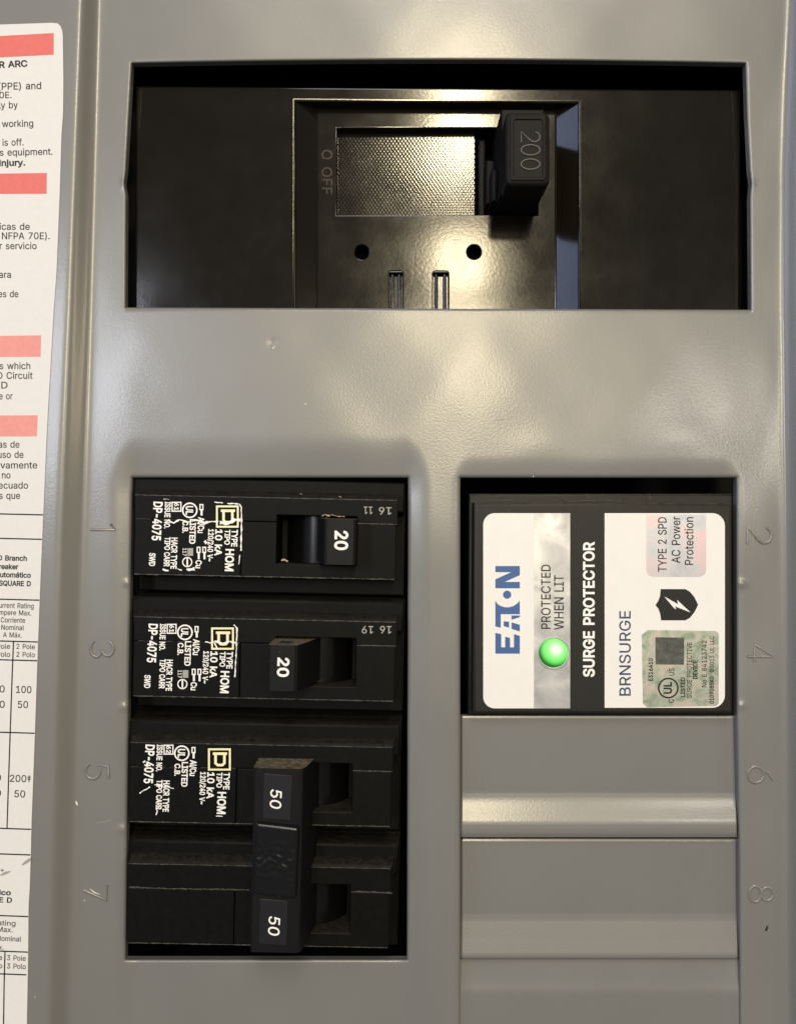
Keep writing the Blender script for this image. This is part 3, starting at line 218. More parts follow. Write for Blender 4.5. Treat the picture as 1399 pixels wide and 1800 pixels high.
K 467 87,101,78,225,95,247,107,262,119,277,131,292,143,306,155,320,167,334,180,348,193,362,352,535,496,529,241,249,238,249,34,-26,34,535,151,535,151,334,150,225,151,194,151,-26,359,-26,155,260,229,352,499,-26,150,315,151,163,194,206,276,287 16.15.1,1.15.0,16.1.2,2.3.16,5.6.18,4.5.18,0.15.21,1.0.20,20.19.1,2.1.19,3.2.19,16.3.4,4.18.16,24.14.13,22.25.13,13.25.29,24.13.29,12.11.24,14.24.23,9.8.24,10.9.24,24.11.10,20.0.27,3.19.4,18.6.26,16.18.17,13.14.28,0.21.27,23.7.26,19.23.26,26.6.19,6.5.19,5.4.19,14.23.28,22.13.28,20.27.28,23.19.28,19.20.28,7.23.8,24.8.23,12.24.29
L 393 53,-7,53,516,132,516,132,64,368,64,368,-7 1.0.3,3.0.5,5.4.3,1.3.2
L 393 34,-26,34,535,151,535,151,83,387,83,387,-26 1.0.3,3.0.5,5.4.3,1.3.2
M 628 53,-7,53,516,156,516,284,190,287,181,290,172,294,161,298,150,302,137,306,125,310,112,314,99,318,86,322,73,325,62,331,42,298,42,304,61,307,73,311,85,315,97,319,110,323,123,327,136,332,149,335,160,339,171,343,181,346,190,471,516,575,516,575,-7,497,-7,497,291,497,302,497,314,497,327,498,341,498,354,498,369,499,413,499,428,500,443,500,464,522,464,515,439,510,423,504,407,499,391,494,376,489,360,483,346,479,332,474,319,470,308,466,297,462,288,347,-7,281,-7,164,288,160,297,157,307,153,319,148,331,143,344,138,359,133,374,128,389,122,405,117,422,111,438,102,464,126,464,126,444,127,431,127,416,127,401,128,387,128,372,129,329,129,315,129,303,129,291,129,-7,315,96,499,390,128,390 69.70.1,70.71.1,68.75.69,75.74.69,70.69.74,74.73.70,71.70.73,73.72.71,76.67.66,83.82.0,1.0.82,82.81.1,81.80.1,80.79.1,79.78.1,69.1.78,68.69.78,78.77.68,68.77.86,68.86.76,75.68.76,76.66.75,66.65.75,9.17.18,10.19.11,19.10.18,9.18.10,17.9.8,16.17.8,75.65.2,74.75.2,73.74.2,72.73.2,71.72.2,1.71.2,21.13.22,13.21.12,20.12.21,22.13.14,14.23.22,45.46.30,30.44.45,40.48.47,47.46.40,41.40.46,46.45.41,42.41.45,43.42.45,45.44.43,33.32.31,31.30.33,34.33.30,35.34.30,36.35.30,37.36.30,38.37.30,30.46.38,39.38.46,46.47.39,47.48.39,48.40.85,50.49.40,56.28.27,50.40.29,40.41.29,41.42.29,42.43.29,43.44.29,44.30.29,16.58.57,57.15.16,17.16.15,15.14.17,18.17.14,14.13.18,19.18.13,13.12.19,19.12.84,28.56.55,65.64.2,60.59.3,3.2.63,64.63.2,63.62.3,62.61.3,61.60.3,12.20.84,11.19.84,51.50.29,29.28.52,53.52.28,54.53.28,55.54.28,52.51.29,40.49.85,39.48.85,15.57.56,23.14.24,15.56.25,26.25.56,27.26.56,25.24.15,14.15.24,58.16.59,4.3.59,59.16.6,7.6.16,8.7.16,6.5.59,5.4.59,67.76.86
M 628 34,-26,34,535,169,535,301,196,305,188,308,178,312,167,316,156,320,143,324,131,328,117,332,104,336,91,340,79,343,67,356,23,272,23,286,67,289,78,293,90,297,103,301,116,305,129,309,142,313,155,317,167,321,178,325,188,328,196,458,535,594,535,594,-26,478,-26,478,291,478,302,478,314,478,327,479,341,479,355,479,369,480,414,480,429,481,443,481,483,548,483,533,434,528,417,522,401,517,385,512,370,506,354,501,340,497,326,492,313,487,301,484,291,480,281,359,-26,268,-26,146,281,143,290,139,301,135,312,130,325,125,338,120,352,115,368,110,383,104,399,99,416,93,432,75,483,144,483,145,445,146,431,146,417,146,402,147,387,147,372,148,329,148,315,148,303,148,291,148,-26,315,159,478,277,148,277 69.70.1,70.71.1,64.65.0,65.66.0,66.67.0,67.68.0,1.0.68,69.1.68,59.60.0,60.61.0,61.62.0,62.63.0,64.0.63,67.66.77,77.76.67,68.67.76,76.75.68,69.68.75,75.74.69,70.69.74,74.73.70,73.72.70,71.70.72,4.22.5,6.23.24,5.22.23,23.6.5,3.21.22,22.4.3,81.82.3,80.81.3,79.80.3,78.79.3,59.0.83,82.59.86,60.59.82,82.81.60,61.60.81,62.61.81,81.80.62,63.62.80,80.79.63,64.63.79,79.78.64,65.64.78,66.65.78,77.66.78,72.73.2,71.72.2,1.71.2,26.8.9,25.7.8,8.26.25,10.28.9,28.27.9,26.9.27,33.34.28,34.35.28,35.36.28,36.37.28,31.30.47,46.47.30,45.46.30,30.44.45,51.52.31,50.51.31,49.50.31,48.49.31,31.47.48,55.56.31,54.55.31,53.54.31,31.52.53,51.50.38,39.38.50,50.49.39,49.48.39,40.39.48,48.47.40,47.46.40,41.40.46,46.45.41,42.41.45,43.42.45,45.44.43,31.56.32,56.33.85,56.55.33,34.33.55,55.54.34,35.34.54,54.53.35,36.35.53,53.52.36,37.36.52,52.51.37,51.38.37,28.37.38,42.43.29,43.44.29,44.30.29,57.15.58,16.58.15,17.16.15,15.14.17,18.17.14,14.13.18,19.18.13,13.12.19,20.19.12,12.11.20,21.20.11,11.10.21,22.21.10,10.9.22,23.22.9,9.8.23,24.23.8,8.7.24,24.7.84,7.25.84,38.39.28,73.74.2,78.3.77,3.2.75,74.75.2,75.76.3,76.77.3,6.24.84,41.42.29,29.28.41,40.41.28,39.40.28,28.10.33,85.33.12,11.12.33,10.11.33,32.56.85,15.57.85,14.15.85,13.14.85,12.13.85,59.83.86,58.16.86,3.82.86,21.3.86,20.21.86,19.20.86,18.19.86,17.18.86,16.17.86
N 523 53,-7,53,516,140,516,349,186,355,177,361,167,369,154,377,141,385,126,394,110,403,93,411,76,424,49,399,46,396,71,395,90,394,108,393,125,392,142,392,157,392,171,392,184,392,195,392,516,470,516,470,-7,383,-7,196,286,188,300,180,313,171,327,162,342,153,359,142,378,130,398,117,422,96,457,126,462,127,429,128,406,129,384,130,364,131,345,131,328,132,313,132,301,132,291,132,-7,128,401 35.38.36,38.37.36,36.1.43,43.42.36,42.41.36,35.36.41,41.40.35,35.40.48,35.48.39,38.35.39,47.46.0,1.0.46,46.45.1,45.44.1,43.1.44,39.34.33,38.39.33,36.37.2,1.36.2,11.13.12,12.25.11,13.11.14,15.14.11,11.10.15,16.15.10,9.16.10,17.9.10,18.17.10,10.11.18,25.12.26,12.13.26,13.14.26,14.15.7,8.7.15,15.16.8,16.9.8,18.11.19,20.19.11,11.25.20,21.20.25,22.21.25,25.24.22,23.22.24,26.14.7,37.38.2,28.27.3,3.2.29,30.29.2,31.30.2,32.31.2,33.32.38,32.2.38,29.28.3,4.3.27,27.26.4,5.4.26,6.5.26,7.6.26,34.39.48
N 523 34,-26,34,535,151,535,365,197,371,188,378,176,385,164,393,150,402,135,410,119,419,102,428,84,453,35,382,24,377,70,376,89,375,107,374,125,373,141,373,157,373,171,373,184,373,195,373,535,489,535,489,-26,373,-26,180,276,172,290,164,303,155,317,146,333,136,350,125,368,114,389,100,413,66,472,144,484,146,430,147,407,148,385,149,364,150,346,150,329,151,314,151,301,151,291,151,-26,373,184,150,325 1.0.36,34.35.0,36.0.35,34.33.40,40.39.34,35.34.39,39.38.35,38.37.35,36.35.37,43.31.49,42.43.30,30.29.42,41.42.29,29.28.41,0.47.46,34.0.46,33.34.46,32.33.46,46.45.32,45.44.32,31.32.44,43.42.31,32.31.42,42.41.32,33.32.41,40.33.41,36.37.2,1.36.2,21.5.48,19.20.3,4.3.20,21.4.20,12.25.24,12.24.11,10.11.24,9.10.24,12.11.13,14.13.11,9.24.8,7.8.24,25.12.26,12.13.26,14.11.15,11.10.15,16.15.10,10.9.16,17.16.9,9.8.17,18.17.8,8.7.18,19.18.7,7.6.19,20.19.6,6.5.20,21.20.5,5.6.22,6.7.22,7.24.22,23.22.24,13.14.26,17.18.27,18.19.27,19.3.27,28.27.41,2.37.3,37.38.3,38.39.3,39.40.3,40.41.3,27.3.41,5.22.48,4.21.48,16.17.27,27.26.14,14.15.27,15.16.27,31.44.49,30.43.49
O 533 267,-14,224,-10,184,1,147,19,114,44,86,75,64,112,47,155,37,202,33,254,37,306,47,354,64,396,86,433,114,465,147,490,184,508,224,519,267,523,310,519,350,508,387,490,420,465,448,433,470,396,487,354,497,306,500,254,497,202,487,155,470,112,448,75,420,44,387,19,350,1,310,-10,267,60,295,62,321,70,346,82,368,99,386,121,402,147,414,178,421,214,423,254,421,295,414,330,402,362,386,388,368,410,346,427,321,439,295,446,267,449,239,446,212,439,188,427,166,410,147,388,132,361,120,330,113,294,110,254,113,214,120,178,132,147,147,121,166,99,188,82,212,70,239,62 7.6.66,66.65.7,8.7.65,65.64.8,9.8.64,64.63.9,63.62.9,10.9.62,62.61.10,11.10.61,61.60.11,12.11.60,2.69.3,69.68.3,71.1.0,1.71.70,17.56.55,55.18.17,1.70.2,69.2.70,15.58.57,16.15.57,57.56.16,56.17.16,3.68.4,5.4.68,68.67.5,6.5.67,66.6.67,12.60.59,13.12.59,59.58.13,14.13.58,58.15.14,35.38.37,52.19.53,50.21.51,20.51.21,38.35.34,39.38.34,34.33.39,33.40.39,51.20.52,19.52.20,30.29.42,43.42.29,29.28.43,44.43.28,28.27.44,45.44.27,46.45.27,27.26.46,47.46.26,26.25.47,48.47.25,25.24.48,40.33.32,32.31.40,41.40.31,31.30.41,30.42.41,48.24.49,24.23.49,50.49.23,23.22.50,21.50.22,35.37.0,37.36.0,71.0.36,18.55.54,54.53.18,53.19.18
O 533 267,-33,220,-29,177,-17,137,3,101,30,71,64,46,104,28,149,18,199,14,254,18,309,28,359,46,405,71,445,101,479,137,506,177,526,220,538,267,542,314,538,357,526,397,506,433,478,463,445,487,405,505,359,516,309,519,254,516,199,505,149,487,104,463,64,433,30,397,3,357,-17,314,-29,267,79,292,81,314,88,336,98,354,113,371,132,385,155,395,183,402,216,404,254,402,292,395,325,385,353,371,377,354,396,336,411,314,421,292,428,267,430,242,428,219,421,198,410,179,396,163,377,149,353,138,325,132,292,129,254,132,216,138,184,149,156,163,132,179,113,198,98,219,88,242,81 8.7.65,65.64.8,9.8.64,64.63.9,63.62.9,10.9.62,62.61.10,11.10.61,71.1.0,1.71.70,17.56.55,55.18.17,1.70.2,69.2.70,57.56.16,56.17.16,2.69.3,69.68.3,4.3.68,5.4.68,68.67.5,6.5.67,67.66.6,7.6.66,65.7.66,11.61.60,12.11.60,60.59.12,13.12.59,59.58.13,14.13.58,15.14.58,58.57.15,57.16.15,35.38.37,52.19.53,38.35.34,39.38.34,51.20.52,19.52.20,29.28.43,44.43.28,28.27.44,45.44.27,46.45.27,27.26.46,47.46.26,26.25.47,39.34.33,40.39.33,33.32.40,32.31.40,41.40.31,31.30.41,42.41.30,30.29.42,29.43.42,47.25.48,25.24.48,49.48.24,24.23.49,50.49.23,23.22.50,22.21.50,51.50.21,20.51.21,35.37.0,37.36.0,71.0.36,18.55.54,54.53.18,53.19.18
P 445 53,-7,53,516,235,516,273,513,307,506,336,494,360,477,380,457,396,433,407,407,414,378,416,348,414,317,407,289,396,262,380,238,360,218,336,201,307,189,273,181,235,179,102,179,102,249,232,249,256,251,277,255,294,262,307,272,318,283,327,297,333,312,336,329,337,348,336,366,333,383,327,398,318,412,307,423,294,432,277,439,256,444,232,445,132,445,132,-7,132,249,132,179 43.21.0,21.22.0,1.0.22,40.2.41,42.41.2,21.43.45,22.21.45,22.44.42,1.22.42,42.2.1,19.25.24,25.19.18,18.26.25,38.4.39,3.39.4,19.24.20,23.20.24,39.3.40,2.40.3,16.15.28,29.28.15,15.14.29,14.13.29,30.29.13,13.12.30,31.30.12,12.11.31,32.31.11,33.32.11,11.10.33,34.33.10,10.9.34,35.34.9,9.8.35,8.7.35,36.35.7,7.6.36,26.18.17,27.26.17,17.16.27,16.28.27,36.6.37,6.5.37,38.37.5,4.38.5,20.23.45,23.44.45,44.22.45
P 445 34,-26,34,535,236,535,276,532,312,524,345,510,372,492,395,469,413,442,425,412,432,381,435,348,432,314,425,283,413,253,395,226,373,203,345,184,313,170,276,162,236,160,83,160,83,268,232,268,254,270,271,273,285,279,295,286,303,295,310,305,314,318,317,332,318,348,317,363,314,378,310,390,303,400,295,408,285,416,271,421,254,425,231,426,151,426,151,-26,151,268,151,160 43.21.0,21.22.0,1.0.22,40.2.41,42.41.2,21.43.45,22.21.44,22.44.42,1.22.42,42.2.1,19.25.24,19.24.20,23.20.24,39.3.40,2.40.3,15.14.29,14.13.29,30.29.13,13.12.30,31.30.12,12.11.31,32.31.11,33.32.11,11.10.33,34.33.10,10.9.34,35.34.9,9.8.35,8.7.35,25.19.18,26.25.18,18.17.26,27.26.17,17.16.27,28.27.16,16.15.28,15.29.28,35.7.36,7.6.36,37.36.6,6.5.37,38.37.5,5.4.38,39.38.4,3.39.4,20.23.45,23.44.45,21.45.44
Q 533 231,166,316,166,375,89,389,69,482,-55,397,-55,340,22,326,42,267,-14,224,-10,184,1,147,19,114,44,86,75,64,112,47,155,37,202,33,254,37,306,47,354,64,396,86,433,114,465,147,490,184,508,224,519,267,523,310,519,350,508,387,490,420,465,448,433,470,396,487,354,497,306,500,254,497,202,487,155,470,112,448,75,420,44,387,19,350,1,310,-10,267,60,295,62,321,70,346,82,368,99,386,121,402,147,414,178,421,214,423,254,421,295,414,330,402,362,386,388,368,410,346,427,321,439,295,446,267,449,239,446,212,439,188,427,166,410,147,388,132,361,120,330,113,294,110,254,113,214,120,178,132,147,147,121,166,99,188,82,212,70,239,62,413,38,355,3,307,66 15.14.74,74.73.15,16.15.73,73.72.16,17.16.72,71.17.72,17.71.70,18.17.70,70.69.18,19.18.69,69.68.19,20.19.68,77.10.78,65.64.24,45.44.8,79.9.8,8.44.79,62.26.63,25.63.26,78.10.9,9.79.78,63.25.64,24.64.25,10.77.11,77.76.11,12.11.76,13.12.76,76.75.13,14.13.75,74.14.75,20.68.67,21.20.67,67.66.21,22.21.66,23.22.66,66.65.23,65.24.23,6.47.7,6.7.43,7.47.46,1.46.47,27.61.60,3.49.2,48.2.49,6.43.42,41.3.6,47.6.3,3.2.47,2.48.47,1.47.48,58.29.59,29.28.59,60.59.28,27.60.28,38.37.50,51.50.37,37.36.51,52.51.36,36.35.52,53.52.35,54.53.35,35.34.54,55.54.34,34.33.55,56.55.33,33.32.56,41.6.81,5.4.41,40.39.3,49.3.39,39.38.49,38.50.49,56.32.57,32.31.57,58.57.31,31.30.58,29.58.30,45.8.43,43.7.45,46.1.0,26.62.61,61.27.26,40.3.80,3.41.80,6.42.81,45.7.82,7.46.82,41.4.80,5.41.81,46.0.82
Q 533 193,185,326,185,390,100,405,80,520,-74,388,-74,325,11,310,30,267,-33,220,-29,177,-17,137,3,101,30,71,64,46,104,28,149,18,199,14,254,18,309,28,359,46,405,71,445,101,479,137,506,177,526,220,538,267,542,314,538,357,526,397,506,433,478,463,445,487,405,505,359,516,309,519,254,516,199,505,149,487,104,463,64,433,30,397,3,357,-17,314,-29,267,79,292,81,314,88,336,98,354,113,371,132,385,155,395,183,402,216,404,254,402,292,395,325,385,353,371,377,354,396,336,411,314,421,292,428,267,430,242,428,219,421,198,410,179,396,163,377,149,353,138,325,132,292,129,254,132,216,138,184,149,156,163,132,179,113,198,98,219,88,242,81,438,36,348,-20,273,80,368,129 15.14.74,74.73.15,16.15.73,73.72.16,17.16.72,72.71.17,71.70.17,18.17.70,70.69.18,19.18.69,69.68.19,20.19.68,78.77.10,25.64.63,62.61.26,79.9.8,8.44.79,62.26.63,25.63.26,78.10.9,9.79.78,24.65.64,64.25.24,10.77.11,77.76.11,12.11.76,13.12.76,76.75.13,14.13.75,74.14.75,20.68.67,21.20.67,67.66.21,22.21.66,23.22.66,66.65.23,65.24.23,45.7.46,7.43.6,6.47.7,46.7.47,47.1.46,45.46.1,2.50.49,42.6.81,2.48.47,1.47.48,48.2.83,60.59.28,27.60.28,40.3.41,40.41.4,3.40.80,39.38.3,37.36.51,52.51.36,36.35.52,53.52.35,54.53.35,35.34.54,55.54.34,34.33.55,4.41.5,42.5.41,6.42.41,41.3.6,47.6.3,2.47.3,3.38.2,50.2.38,38.37.50,37.51.50,55.33.56,33.32.56,57.56.32,32.31.57,58.57.31,31.30.58,30.29.58,59.58.29,28.59.29,43.7.8,44.8.7,45.1.0,60.27.61,26.61.27,2.49.83,39.3.80,6.43.81,44.7.82,7.45.82,40.4.80,5.42.81,45.0.82,1.48.83
R 449 53,-7,53,516,236,516,274,513,307,506,336,495,361,479,381,459,397,436,408,411,414,382,416,352,414,322,408,294,397,268,381,245,361,226,336,211,307,200,274,193,236,191,89,191,89,262,233,262,257,263,278,267,295,273,308,281,319,292,328,304,333,318,337,334,338,352,337,370,333,387,327,401,319,414,308,425,294,433,277,440,257,444,233,445,132,445,132,-7,349,-7,218,236,307,236,440,-7,132,262,132,191,243,191,323,206 21.0.43,0.21.22,1.0.22,22.42.1,40.2.41,21.43.49,22.21.49,42.22.48,41.2.42,1.42.2,26.46.27,18.46.19,25.24.46,46.26.25,39.38.4,3.39.4,50.19.45,19.46.45,23.45.24,39.3.40,2.40.3,16.15.28,29.28.15,15.14.29,30.29.14,14.13.30,13.12.30,31.30.12,12.11.31,32.31.11,33.32.11,11.10.33,34.33.10,10.9.34,9.8.34,35.34.8,8.7.35,36.35.7,7.6.36,19.50.44,18.19.44,18.44.51,46.18.51,17.16.46,27.46.16,16.28.27,36.6.37,6.5.37,38.37.5,4.38.5,20.45.49,45.23.48,48.49.45,48.22.49,45.20.50,46.24.45,17.46.51,44.47.51
R 449 34,-26,34,535,237,535,276,532,313,525,345,512,373,494,396,472,413,446,426,416,433,385,435,352,433,319,426,288,413,259,395,233,372,211,345,194,312,181,276,174,237,172,70,172,70,281,233,281,255,282,273,285,286,290,297,297,305,304,311,313,315,324,318,337,319,352,318,368,315,381,311,393,305,402,296,410,286,416,272,421,255,425,232,426,151,426,151,-26,337,-26,187,255,318,255,472,-26,151,281,151,172,231,172,350,197 21.0.43,0.21.22,1.0.22,22.42.1,20.19.46,40.2.41,21.43.49,22.21.49,41.2.42,1.42.2,39.3.40,2.40.3,44.17.18,17.46.18,17.44.47,17.47.51,46.17.51,16.15.46,15.14.46,29.46.14,14.13.29,30.29.13,13.12.30,31.30.12,12.11.31,32.31.11,33.32.11,11.10.33,34.33.10,10.9.34,9.8.34,44.20.50,19.20.44,44.18.19,18.46.19,25.24.46,26.25.46,27.26.46,28.27.46,46.29.28,34.8.35,8.7.35,36.35.7,7.6.36,37.36.6,6.5.37,38.37.5,5.4.38,39.38.4,3.39.4,42.22.48,20.45.50,45.23.48,48.49.45,48.22.49,45.49.50,23.45.24,46.24.45,45.20.46,16.46.51
S 447 224,-16,188,-14,155,-8,125,3,98,17,76,35,58,56,44,80,35,107,30,144,110,144,114,120,120,105,129,92,140,81,153,72,169,65,186,60,204,57,224,56,245,57,265,61,283,67,299,75,313,85,324,96,332,109,337,124,338,139,337,153,333,165,327,174,318,183,306,191,293,198,278,204,261,210,243,216,182,233,142,246,109,263,81,284,61,309,49,339,45,372,48,401,56,428,69,452,87,473,109,490,135,504,163,514,194,521,227,523,260,521,291,514,319,504,344,490,365,473,383,453,396,430,404,405,409,371,332,371,325,399,314,417,298,432,277,443,253,449,225,452,205,450,187,447,170,441,156,434,144,425,134,414,128,402,123,389,122,376,124,361,128,349,136,338,147,329,159,321,172,315,187,309,201,304,214,300,266,286,281,282,297,276,314,270,331,263,347,254,363,243,377,231,390,217,401,201,409,183,414,162,415,139,413,110,405,84,392,60,375,38,353,19,326,4,296,-7,262,-14 6.5.13,13.12.6,7.6.12,12.11.7,8.7.11,11.10.8,9.8.10,42.41.80,43.42.80,80.79.43,44.43.79,79.78.44,45.44.78,78.77.45,46.45.77,77.76.46,47.46.76,76.75.47,48.47.75,73.72.50,72.51.50,0.19.18,0.18.1,17.1.18,87.86.38,85.38.86,52.71.70,1.17.2,16.2.17,38.85.39,85.84.39,83.39.84,51.72.71,71.52.51,2.16.3,16.15.3,4.3.15,15.14.4,5.4.14,13.5.14,39.83.40,83.82.40,41.40.82,82.81.41,80.41.81,48.75.74,49.48.74,74.73.49,73.50.49,108.21.20,89.88.36,37.36.88,21.108.107,22.21.107,34.91.35,91.90.35,36.35.90,89.36.90,66.56.67,56.55.67,68.67.55,54.68.55,103.102.26,27.26.102,102.101.27,28.27.101,101.100.28,100.99.28,29.28.99,99.98.29,30.29.98,98.97.30,97.96.30,31.30.96,96.95.31,62.61.63,22.107.106,23.22.106,106.105.23,24.23.105,105.104.24,25.24.104,104.103.25,103.26.25,31.95.32,95.94.32,94.93.32,33.32.93,93.92.33,34.33.92,91.34.92,63.61.64,61.60.64,60.59.64,65.64.59,59.58.65,66.65.58,58.57.66,56.66.57,108.20.0,19.0.20,87.38.37,37.88.87,68.54.69,54.53.69,70.69.53,52.70.53
S 447 224,-35,185,-33,150,-26,117,-15,88,1,63,21,42,45,27,73,17,103,8,163,126,163,133,125,137,114,144,104,152,96,163,89,175,83,190,79,206,76,224,75,243,76,261,79,276,84,289,91,300,99,309,108,315,117,318,128,319,139,318,149,316,156,312,162,305,168,296,175,285,181,271,187,255,192,238,197,176,214,135,229,98,247,68,270,45,299,30,334,26,372,29,405,38,435,54,463,74,486,99,506,127,522,158,533,192,539,227,542,263,539,296,533,327,521,355,506,378,487,398,464,413,438,423,409,430,352,317,352,307,392,300,405,287,416,270,425,250,430,225,432,207,431,191,429,178,424,166,418,157,411,150,403,145,395,142,386,141,376,142,365,145,358,150,351,158,344,168,338,180,332,193,327,206,322,219,318,271,304,287,300,304,294,321,288,339,280,357,270,374,258,391,245,405,229,417,210,427,189,433,165,434,138,432,107,423,77,408,49,388,24,364,4,334,-13,301,-25,264,-33 6.5.13,13.12.6,7.6.12,12.11.7,8.7.11,11.10.8,9.8.10,44.43.79,79.78.44,45.44.78,78.77.45,46.45.77,77.76.46,47.46.76,0.19.18,0.18.1,17.1.18,52.71.70,1.17.2,16.2.17,87.86.38,86.85.38,72.71.51,71.52.51,2.16.3,16.15.3,4.3.15,15.14.4,5.4.14,13.5.14,38.85.39,85.84.39,84.83.39,40.39.83,83.82.40,41.40.82,82.81.41,81.80.41,42.41.80,43.42.80,79.43.80,47.76.75,48.47.75,75.74.48,49.48.74,74.73.49,50.49.73,73.72.50,72.51.50,21.20.108,37.36.88,53.68.54,21.108.107,22.21.107,36.35.90,90.89.36,88.36.89,68.67.55,54.68.55,102.101.27,28.27.101,101.100.28,100.99.28,29.28.99,99.98.29,30.29.98,98.97.30,97.96.30,62.61.63,22.107.106,23.22.106,106.105.23,24.23.105,105.104.24,25.24.104,104.103.25,26.25.103,103.102.26,102.27.26,30.96.31,96.95.31,32.31.95,95.94.32,94.93.32,33.32.93,93.92.33,34.33.92,92.91.34,35.34.91,90.35.91,63.61.64,61.60.64,60.59.64,65.64.59,59.58.65,66.65.58,58.57.66,57.56.66,67.66.56,55.67.56,108.20.0,19.0.20,87.38.37,37.88.87,68.53.69,70.69.53,52.70.53
T 449 25,445,25,516,424,516,424,445,264,445,264,-7,186,-7,186,445 1.0.7,3.2.4,7.6.5,5.4.7,4.2.7,1.7.2
T 449 6,426,6,535,443,535,443,426,283,426,283,-26,167,-26,167,426 1.0.7,3.2.4,7.6.5,5.4.7,4.2.7,1.7.2
U 517 259,-15,219,-13,183,-4,151,9,122,27,98,50,79,76,64,106,56,138,53,173,53,516,131,516,131,178,133,156,138,135,147,116,158,100,173,86,190,74,211,66,233,60,259,59,284,60,307,66,327,74,345,86,359,100,370,116,379,135,384,156,386,178,386,516,464,516,464,173,461,138,453,106,439,76,419,50,395,27,367,9,334,-4,298,-13 9.8.13,13.12.9,10.9.12,12.11.10,18.2.19,20.1.0,19.2.1,1.20.19,2.18.3,17.3.18,3.17.4,17.16.4,5.4.16,16.15.5,6.5.15,7.6.15,15.14.7,8.7.14,13.8.14,41.23.22,23.41.40,24.23.40,40.39.24,39.25.24,35.34.28,29.28.34,34.33.29,30.29.33,33.32.30,31.30.32,25.39.38,26.25.38,38.37.26,27.26.37,37.36.27,36.35.27,35.28.27,41.22.0,22.21.0,20.0.21
U 517 259,-34,217,-31,178,-23,142,-8,110,12,84,37,62,66,46,99,37,135,34,172,34,535,150,535,150,179,152,159,156,142,163,126,173,112,185,101,199,91,216,84,236,79,259,78,282,79,301,84,318,91,333,100,344,112,354,126,361,141,365,159,367,179,367,535,483,535,483,172,480,135,471,99,455,66,433,37,407,12,376,-8,340,-23,301,-31 10.9.12,12.11.10,20.1.0,1.20.19,1.19.2,19.18.2,2.18.3,18.17.3,4.3.17,17.16.4,5.4.16,16.15.5,6.5.15,7.6.15,15.14.7,8.7.14,14.13.8,9.8.13,12.9.13,41.23.22,23.41.40,24.23.40,34.33.29,30.29.33,33.32.30,31.30.32,24.40.39,25.24.39,39.38.25,26.25.38,38.37.26,27.26.37,37.36.27,36.35.27,28.27.35,35.34.28,34.29.28,41.22.0,22.21.0,20.0.21
V 480 199,-7,6,516,89,516,199,209,205,189,213,166,222,140,232,108,243,73,257,24,225,24,240,73,251,109,260,140,269,167,276,189,283,208,390,516,473,516,283,-7,241,78 3.0.4,0.3.1,2.1.3,7.10.11,10.7.0,7.6.0,6.5.0,4.0.5,12.8.9,17.16.18,18.16.19,15.19.16,12.9.19,13.12.19,14.13.19,19.15.14,10.0.19,19.9.10,9.8.10,11.10.8,11.8.20,8.12.20,7.11.20
V 480 186,-26,-21,535,103,535,217,215,223,196,231,172,240,145,250,114,261,78,283,5,200,5,222,79,232,115,242,146,251,173,258,196,265,215,376,535,500,535,296,-26,241,142 0.10.3,0.3.1,2.1.3,5.12.6,4.11.12,12.5.4,3.10.11,11.4.3,8.15.7,15.14.7,13.7.14,16.9.19,19.18.16,18.17.16,9.16.8,15.8.16,10.0.19,19.9.10,9.8.10,11.10.8,8.7.11,12.11.7,12.7.20,7.13.20,6.12.20
W 686 150,-7,7,516,88,516,170,198,174,181,178,164,182,147,186,130,190,112,194,95,197,77,201,59,205,33,181,33,186,59,189,77,193,95,197,112,200,130,205,147,209,164,213,181,217,198,301,516,385,516,468,198,473,181,477,164,481,147,485,130,489,113,493,95,497,77,500,59,506,33,480,33,485,59,488,77,492,95,496,112,500,130,504,147,508,164,512,181,516,198,598,516,679,516,536,-7,450,-7,361,321,355,343,350,366,344,390,339,416,334,444,328,482,358,482,352,445,347,418,342,393,337,369,331,345,325,321,236,-7,193,97,492,97,343,398 0.3.1,2.1.3,6.5.0,5.4.0,3.0.4,7.14.15,15.8.7,10.17.9,15.14.10,10.9.15,9.16.15,8.15.16,16.9.64,0.13.14,14.7.0,6.0.7,11.12.63,59.53.60,55.23.54,13.0.63,63.12.13,14.13.12,12.11.14,10.14.11,11.18.10,17.10.18,62.61.22,58.52.51,24.56.57,35.36.48,30.37.38,38.31.65,33.40.32,39.32.40,33.32.37,38.37.32,31.38.32,32.39.31,65.31.39,44.47.46,46.45.44,42.41.47,43.42.47,47.44.43,34.47.33,40.33.47,47.41.40,47.34.48,35.48.34,34.33.35,36.35.33,33.37.36,29.36.37,37.30.29,58.51.57,36.29.48,58.53.66,54.53.58,58.57.54,55.54.57,57.56.55,23.55.56,56.24.23,9.17.64,8.16.64,60.53.54,23.22.61,54.23.61,61.60.54,50.49.25,25.24.50,51.50.24,24.57.51,30.38.65,22.21.62,26.25.49,49.48.27,28.27.48,29.28.48,27.26.49,53.59.66,52.58.66,18.11.63,63.62.20,21.20.62,20.19.63,19.18.63
